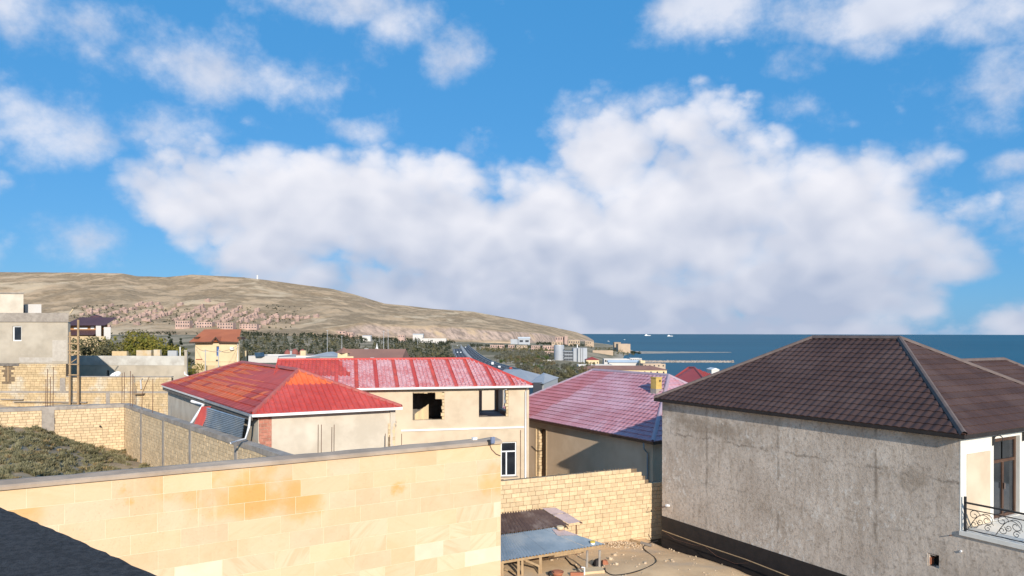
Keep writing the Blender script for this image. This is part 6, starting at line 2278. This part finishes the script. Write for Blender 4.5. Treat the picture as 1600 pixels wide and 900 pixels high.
    def wall_pt(px, py, off):
        p = WN + n * off + u * ray2(px, WN + n * off, u)
        return P(px, py, p.y)
    tag(one('slung_pipe', lambda m: m.tube([wall_pt(1035, 828, .3), wall_pt(1090, 848, .32), wall_pt(1165, 873, .32), wall_pt(1250, 906, .3)], .022, 6), M['wood']), 'thin pale pipe running along the dark trench beside the plaster wall', 'pipe')
    tag(one('slack_cable', lambda m: m.tube([wall_pt(1036, 829, .26), wall_pt(1055, 842, .28), wall_pt(1085, 851, .3), wall_pt(1102, 853, .3), wall_pt(1120, 868, .28), wall_pt(1150, 880, .26), wall_pt(1180, 878, .26)], .009, 4), M['rust']), 'slack wire hanging under the pipe along the trench', 'cable')
sheds()
# ------------------------------------------------------------------ walls of the left yard
def left_yard_wall():
    K1 = V(-10.5, 31.2, 0); K2 = V(-28.9, 52.5, 0); K3 = V(-35.7, 49.0, 0)
    zt = EYE - 5.3
    o = thing('limestone_yard_wall', 'limestone block yard wall with concrete posts and cap around the overgrown plot', 'wall', (K2.x, K2.y, 0))
    d1 = (K2 - K1).normalized(); n1 = V(-d1.y, d1.x, 0)
    if n1.x > 0:
        n1 = -n1
    L1 = (K2 - K1).length
    d2 = (K3 - K2).normalized(); n2 = V(-d2.y, d2.x, 0)
    if n2.y > 0:
        n2 = -n2
    L2 = (K3 - K2).length + 7
    zc = zt - .26
    one('wall_core', lambda q: (q.obox(K1 - n1 * .03 + V(0, 0, -.5), d1 * (L1 + .2), -n1 * .3, V(0, 0, zc + .5)), q.obox(K2 + d2 * .02 - n2 * .03 + V(0, 0, -.5), d2 * L2, -n2 * .3, V(0, 0, zc + .5))), M['mortar'], o)
    post1 = [ray2(p, K1, d1) for p in (221, 255.5, 297.5, 369)]
    post2 = [ray2(75.5, K2, d2)]
    for (Ks, dd, nn, LL, posts, hw, lim) in ((K1, d1, n1, L1, post1, .2, (0, 40, 40, 40, 30)), (K2, d2, n2, L2, post2, .38, (100, 50))):
        cut = [0] + [q for s in sorted(posts) for q in (s - hw, s + hw)] + [LL]
        for k in range(0, len(cut), 2):
            masonry(o, Ks + dd * cut[k], dd, nn, cut[k + 1] - cut[k], .65, lambda s: zc, M['limestone'], .40, .20, .016, .07, lim[k // 2], 'limestone_block', (), 8 + k)
    for s in post1:
        one('post', lambda q: q.obox(K1 + d1 * (s - .2) - n1 * .02 + V(0, 0, -.5), d1 * .4, n1 * .05, V(0, 0, zc + .5)), M['concrete'], o)
    for s in post2:
        one('post', lambda q: q.obox(K2 + d2 * (s - .38) - n2 * .02 + V(0, 0, -.5), d2 * .76, n2 * .06, V(0, 0, zc + .5)), M['concrete'], o)
    for (Ks, dd, nn, LL) in ((K1 - d1 * 1.5, d1, n1, L1 + 1.5 + .25), (K2 + d2 * .02, d2, n2, L2)):
        b = MB(); rg = random.Random(3); N = 40
        for i in range(N + 1):
            p = Ks + dd * (LL * i / N)
            j = rg.uniform(-.02, .02)
            b.v += [tuple(p + nn * (.04 + j) + V(0, 0, zc)), tuple(p + nn * (.04 + j) + V(0, 0, zt - .01 + j * .6)), tuple(p - nn * .38 + V(0, 0, zt + .02 - j * .6)), tuple(p - nn * .38 + V(0, 0, zc))]
        for i in range(N):
            for k in range(4):
                k2 = (k + 1) % 4
                b.f.append((i * 4 + k, i * 4 + k2, (i + 1) * 4 + k2, (i + 1) * 4 + k)); b.m.append(0)
        b.f.append((0, 1, 2, 3)); b.m.append(0); b.f.append((N * 4 + 3, N * 4 + 2, N * 4 + 1, N * 4)); b.m.append(0)
        b.build('cap', M['concrete'], o)
    # rods left in the posts
    for (Ks, dd, px, yt) in [(K2, d2, 71.5, 594), (K2, d2, 74, 578), (K2, d2, 78.5, 590), (K2, d2, 83, 575), (K2 - n2 * .2, d2, 190.5, 584), (K2 - n2 * .2, d2, 194, 583), (K1, d1, 203.5, 581), (K1, d1, 207, 586), (K1, d1, 222, 590), (K1, d1, 238.5, 593)]:
        p = Ks + dd * ray2(px, Ks, dd)
        z1 = P(px, yt, p.y).z
        one('reinforcing_rod', lambda q: q.tube([(p.x, p.y, zt - .1), (p.x + .02, p.y, (zt + z1) / 2), (p.x + (.5 if px == 222 else .02), p.y, z1)], .022, 5), M['rust'], o)
    p = K2 + d2 * ray2(157, K2, d2)
    tag(one('wall_spout', lambda q: q.tube([P(157, 667, p.y) , P(157, 667, p.y) + n2 * .25], .06, 7), M['bitumen']), 'dark pipe end sticking out of the sunny yard wall', 'pipe')
    return K1, K2, d1, d2, n1, n2
YW = left_yard_wall()
def mound():
    K1, K2, d1, d2, n1, n2 = YW
    def zm(x, y):
        k = x / y
        base = tab(k, [(-.80, 3.4), (-.70, 3.35), (-.66, 2.9), (-.60, 1.75), (-.545, 1.05), (-.45, .9)])
        return base + mn.fractal(Vector((x * .35, y * .35, 9)), 1, 2, 5) * .22
    b = MB()
    N, Q = 90, 60
    for i in range(N + 1):
        y = 22 + (54 - 22) * i / N
        for j in range(Q + 1):
            k = -.95 + (.95 - .28) * j / Q
            x = k * y
            b.v.append((x, y, zm(x, y)))
    for i in range(N):
        for j in range(Q):
            b.f.append((i * (Q + 1) + j, i * (Q + 1) + j + 1, (i + 1) * (Q + 1) + j + 1, (i + 1) * (Q + 1) + j)); b.m.append(0)
    struct(b.build('earth_mound', nm('sandy_earth', (.42, .31, .19), (.30, .225, .14), 1.5, detail=8, bump=.4), None, True))
    g = MB(); rg = random.Random(13)
    mats = [leaf_mat('grey_green_scrub', (.27, .25, .135), (.33, .295, .175), (.24, .20, .11)), leaf_mat('dark_scrub', (.17, .16, .085), (.21, .19, .10), (.14, .13, .07)), leaf_mat('dry_straw', (.44, .33, .17), (.38, .28, .14), (.32, .24, .12))]
    cnt = 0
    while cnt < 2600:
        y = rg.uniform(27, 52); k = rg.uniform(-.86, -.48); x = k * y
        q = V(x, y, 0)
        if (q - K2).dot(n2) < .12 or (q - K1).dot(n1) < .12:
            continue
        dn = mn.noise(Vector((x * .45, y * .45, 2)))
        if dn < -.12 and rg.random() < .8:
            continue
        z = zm(x, y)
        sz = rg.uniform(.12, .32) * (1 + .5 * max(0, dn))
        mi = 0 if rg.random() < .62 else (1 if rg.random() < .7 else 2)
        for _ in range(26):
            a = rg.uniform(0, 6.28); lean = rg.uniform(.1, 1.0)
            tip = V(math.cos(a) * sz * lean, math.sin(a) * sz * lean, sz * rg.uniform(.5, 1.05))
            side = V(-math.sin(a), math.cos(a), 0) * rg.uniform(.014, .035)
            b0 = V(x + rg.uniform(-.12, .12), y + rg.uniform(-.12, .12), z - .02)
            k0 = len(g.v)
            mid = b0 + tip * .55 + V(0, 0, .03)
            g.v += [tuple(b0 - side * .6), tuple(b0 + side * .6), tuple(mid + side), tuple(b0 + tip), tuple(mid - side)]
            g.f.append((k0, k0 + 1, k0 + 2, k0 + 3, k0 + 4)); g.m.append(mi)
        cnt += 1
    stuff(tag(g.build('scrub_grass', mats), 'grey green scrub and dry grass covering the earth mound', 'grass'))
mound()
# ------------------------------------------------------------------ block wall and grey building at the left
def back_wall():
    D = 60.0
    X = lambda px: (px - 800) / F * D
    z = lambda py: P(0, py, D).z
    o = thing('long_limestone_wall', 'long bare limestone block wall behind the yard, below the grey building', 'wall', (X(100), D, 1))
    x0, x1, xm = X(-90), X(268), X(103)
    zl, zr = z(570), z(590.5)
    d, n = V(1, 0, 0), V(0, -1, 0)
    one('wall_core', lambda q: (q.obox((x0, D + .03, .5), (xm - x0, 0, 0), (0, .3, 0), (0, 0, zl - .5)), q.obox((xm, D + .03, .5), (x1 - xm, 0, 0), (0, .3, 0), (0, 0, zr - .55))), M['mortar'], o)
    zb = z(614)
    masonry(o, (xm, D), d, n, x1 - xm, zb + .08, lambda s: zr, M['limestone_far'], .40, .20, .015, .06, 180, 'limestone_block', seed=21)
    masonry(o, (x0, D), d, n, xm - x0, zb + .08, lambda s: zl, M['limestone_far'], .40, .20, .015, .06, 120, 'limestone_block', [(X(9) - x0, X(16) - x0, z(598), 99)], 22)
    masonry(o, (x0, D), d, n, x1 - x0, .9, lambda s: zb - .08, M['limestone_far'], .40, .20, .015, .06, 0, 'limestone_block', seed=23)
    one('concrete_beam', lambda q: q.obox((x0, D - .025, zb - .08), (x1 - x0, 0, 0), (0, .08, 0), (0, 0, .16)), M['concrete'], o)
    one('concrete_post', lambda q: q.obox((X(94), D - .03, zb + .08), (X(102.5) - X(94), 0, 0), (0, .08, 0), (0, 0, z(592) - zb - .08)), M['concrete'], o)
    one('concrete_post', lambda q: q.obox((X(166), D - .03, .9), (X(172) - X(166), 0, 0), (0, .08, 0), (0, 0, zb - .08 - .9)), M['concrete'], o)
    one('coping', lambda q: q.obox((xm + .02, D - .04, zr - .005), (x1 - xm, 0, 0), (0, .4, 0), (0, 0, .07)), M['concrete'], o)
    one('lintel', lambda q: q.obox((X(-20), D - .05, z(573.5)), (X(30) - X(-20), 0, 0), (0, .2, 0), (0, 0, z(569.3) - z(573.5))), M['concrete_dark'], o)
    one('slot_post', lambda q: q.obox((X(12), D - .01, z(598)), (.08, 0, 0), (0, .05, 0), (0, 0, z(574) - z(598))), M['wood'], o)
    one('bracket_shelf', lambda q: q.obox((X(213.5), D - .45, z(616.5)), (X(227.5) - X(213.5), 0, 0), (0, .45, 0), (0, 0, .06)), M['wood'], o)
    one('white_pipe', lambda q: q.tube([(X(222), D - .12, z(609)), (X(221), D - .12, z(595)), (X(223.5), D - .1, z(592))], .07, 7), M['white_render'], o)
    # long boards leaning on the lower part
    for (a, c) in (((0, 626), (35, 626.5)), ((20, 630), (135, 630.5))):
        p, q_ = P(a[0], a[1], 59.75), P(c[0], c[1], 59.75)
        one('ledge_board', lambda q: q.obox(p, q_ - p, (0, .22, 0), (0, 0, .06)), M['concrete'], o)
    for px, yt in ((212, 588), (215, 602)):
        one('reinforcing_rod', lambda q: q.tube([(X(px), D - .3, 3), (X(px), D - .3, z(yt))], .02, 5), M['rust'], o)
    c = P(179, 590, D + .3)
    t = thing('satellite_dish', 'white satellite dish peeking over the block wall', 'dish', (c.x, c.y, c.z))
    b = MB(); k0 = 0
    R_, seg, rings = .48, 18, 6
    ax = V(-.15, -.6, .78).normalized(); e1 = ax.cross(V(1, 0, 0)).normalized(); e2 = ax.cross(e1)
    for i in range(rings + 1):
        r = R_ * i / rings
        for j in range(seg):
            an = 2 * math.pi * j / seg
            b.v.append(tuple(c + V(0, .2, .05) + e1 * (r * math.cos(an)) + e2 * (r * math.sin(an)) + ax * (r * r * .55)))
    for i in range(rings):
        for j in range(seg):
            j2 = (j + 1) % seg
            b.f.append((i * seg + j, i * seg + j2, (i + 1) * seg + j2, (i + 1) * seg + j)); b.m.append(0)
    b.build('reflector', M['white'], t, True)
    one('mast', lambda q: q.tube([(c.x, c.y + .25, 3), (c.x, c.y + .25, c.z + .05)], .03, 6), M['galv'], t)
    one('feed_arm', lambda q: q.tube([c + V(0, .2, .05), c + V(0, .2, .05) + ax * .4], .015, 5), M['galv'], t)
back_wall()
def grey_building():
    D = 60.4
    X = lambda px: (px - 800) / F * D
    z = lambda py: P(0, py, D).z
    o = thing('grey_building', 'two-tiered plastered grey building with one small window, at the left edge', 'building', (X(50), D, 1))
    x0, x1 = X(-130), X(106)
    w = (X(19.5) - x0, X(33.5) - x0, z(534.5), z(511))
    b = MB()
    wall_panel(b, (x0, D), (1, 0), x1 - x0, z(571.5), z(504.5), .35, (0, -1), [w])
    b.obox((x1 - .4, D + .35, 3.5), (.4, 0, 0), (-6.5, 8.5, 0), (0, 0, z(504.5) - 3.5))
    b.obox((x0 - 6.5, D + 8.86, 3.5), (x1 - x0, 0, 0), (-.2, .3, 0), (0, 0, z(504.5) - 3.5))
    b.build('wall', M['grey_plaster'], o)
    one('parapet', lambda q: q.obox((x0, D - .10, z(504.5)), (x1 - x0 + .12, 0, 0), (-7.2, 9.5, 0), (0, 0, z(490.5) - z(504.5))), M['concrete'], o)
    one('repair_patch', lambda q: q.prism([(X(82), D - .012), (X(104.5), D - .012), (X(104.5), D + .02), (X(82), D + .02)], z(566), z(533)), nm('pale_plaster_patch', (.52, .47, .40), (.44, .39, .33), 2.5, bump=.3), o)
    one('repair_patch', lambda q: q.prism([(X(30), D - .010), (X(81.9), D - .010), (X(81.9), D + .02), (X(30), D + .02)], z(568), z(560)), nm('pale_plaster_strip', (.50, .46, .40), (.42, .37, .31), 2.5, bump=.3), o)
    f = one('window', lambda q: (q.obox((X(19.5), D + .1, w[2]), (.09, 0, 0), (0, .08, 0), (0, 0, w[3] - w[2])), q.obox((X(33.5) - .09, D + .1, w[2]), (.09, 0, 0), (0, .08, 0), (0, 0, w[3] - w[2])),
                                 q.obox((X(19.5) + .09, D + .1, w[2]), (X(33.5) - X(19.5) - .18, 0, 0), (0, .08, 0), (0, 0, .09)), q.obox((X(19.5) + .09, D + .1, w[3] - .09), (X(33.5) - X(19.5) - .18, 0, 0), (0, .08, 0), (0, 0, .09))), M['pvc'], o)
    one('pane', lambda q: q.obox((X(19.5) + .09, D + .14, w[2] + .09), (X(33.5) - X(19.5) - .18, 0, 0), (0, .02, 0), (0, 0, w[3] - w[2] - .18)), M['glass'], f)
    one('penthouse', lambda q: q.obox((x0, D + 2.0, z(490.5) + .002), (P(36.5, 0, D + 2).x - x0, 0, 0), (-3.8, 5, 0), (0, 0, P(0, 460.5, D + 2).z - z(490.5))), M['pale_plaster'], o)
    one('penthouse_roof', lambda q: q.obox((x0 - .1, D + 1.9, P(0, 460.5, D + 2).z + .003), (P(36.5, 0, D + 2).x - x0 + .2, 0, 0), (-3.9, 5.2, 0), (0, 0, .1)), M['concrete'], o)
    one('roof_cabin', lambda q: q.obox((P(38.5, 0, D + 3).x, D + 3, z(490.5) + .002), (P(64.5, 0, D + 3).x - P(38.5, 0, D + 3).x, 0, 0), (-1.5, 2, 0), (0, 0, P(0, 477, D + 3).z - z(490.5))), M['white_render'], o)
    one('pipe_stub', lambda q: q.tube([(X(106), D + .3, z(491)), (X(111), D + .3, z(484))], .06, 6), M['cream'], o)
    # timber scaffold ladder beside the corner
    s = thing('scaffold_ladder', 'tall timber scaffold ladder standing at the corner of the grey building', 'scaffold', (X(114), D - .5, 3))
    Y = D - .9
    XX = lambda px: (px - 800) / F * Y
    zz = lambda py: P(0, py, Y).z
    for px, yt in ((107.5, 520), (120.5, 501)):
        one('upright', lambda q: q.obox((XX(px), Y, 2), (.14, 0, 0), (0, .10, 0), (0, 0, zz(yt) - 2)), M['wood'], s)
    one('upright', lambda q: q.obox((XX(115.5), Y + .5, 2), (.07, 0, 0), (0, .07, 0), (0, 0, zz(528) - 2)), M['wood'], s)
    for py in (528, 539, 550, 555.5, 571.5, 588):
        one('rung', lambda q: q.obox((XX(107), Y - .05, zz(py)), (XX(123) - XX(107), 0, 0), (0, .05, 0), (0, 0, .09)), M['wood'], s)
    one('brace', lambda q: q.obox((XX(108), Y + .12, zz(570)), (XX(118) - XX(108), 0, zz(563) - zz(570)), (0, .04, 0), (0, 0, .08)), M['wood'], s)
grey_building()
def grey_wall():
    D = 74.0
    X = lambda px: (px - 800) / F * D
    z = lambda py: P(0, py, D).z
    o = thing('grey_plaster_wall', 'long grey plastered wall with patchy whitewash, left of the yellow house', 'wall', (X(200), D, 3))
    op = (X(166.5) - X(96), X(170.5) - X(96), z(590), z(580))
    b = MB()
    wall_panel(b, (X(96), D), (1, 0), X(291) - X(96), 2.5, z(572), .3, (0, -1), [op])
    b.build('wall', M['grey_plaster'], o)
    one('upper_band', lambda q: q.obox((X(96), D - .03, z(572)), (X(291) - X(96), 0, 0), (0, .36, 0), (0, 0, z(557.3) - z(572))), nm('patchy_whitewash', (.56, .54, .49), (.36, .33, .29), .7, detail=7, bump=.3, c3=(.62, .60, .55), s3=.35), o)
    one('niche_dark_back', lambda q: q.obox((X(166.5), D + .29, z(590)), (X(170.5) - X(166.5), 0, 0), (0, .02, 0), (0, 0, z(580) - z(590))), M['bitumen'], o)  # dark sheet at the back paints the shade of the recess
    one('white_pipe', lambda q: q.tube([(X(289.5), D - .15, z(582)), (X(290), D - .15, z(586)), (X(296), D - .2, z(588.5))], .07, 7), M['pvc'], o)
    # low pale garden wall pieces behind
    for (a, c, yt, lb) in ((175, 198, 550, 'cream garden wall piece showing between the olive trees'), (213, 236, 548.5, 'cream garden wall piece with posts right of the olive trees'), (240, 250, 547.5, 'short cream gate pier behind the grey wall'), (262, 276, 549, 'pale low cabin behind the right part of the grey wall')):
        tag(one('garden_or_added_wall', lambda q: q.obox((P(a, 0, 80).x, 80, 3), (P(c, 0, 80).x - P(a, 0, 80).x, 0, 0), (0, .4, 0), (0, 0, P(0, yt, 80).z - 3)), M['limestone_far'] if a != 262 else M['grey_render']), lb, 'wall')
    p = P(281.5, 543, 77)
    tag(one('white_post', lambda q: q.tube([(p.x, p.y, 3), tuple(p)], .07, 6), M['white']), 'thin white post standing behind the right end of the grey wall', 'post')
    p = P(291, 550, 74)
    tag(one('gate_pier', lambda q: (q.box((p.x, p.y, p.z - 3), (.26, .26, 6)), q.box((p.x, p.y, p.z + .06), (.34, .34, .12))), M['grey_plaster']), 'pale gate pier at the right end of the grey wall', 'pier')
grey_wall()
tag(one('garden_or_added_wall', lambda q: q.obox(P(744, 600, 58), (P(787, 0, 58).x - P(744, 0, 58).x, 0, 0), (0, .3, 0), (0, 0, -P(0, 600, 58).z + 1)), M['tan_plaster']), 'added tan wall standing for the lit inner wall behind the right window hole', 'wall')  # added wall stands in for the sunlit inner wall of the house
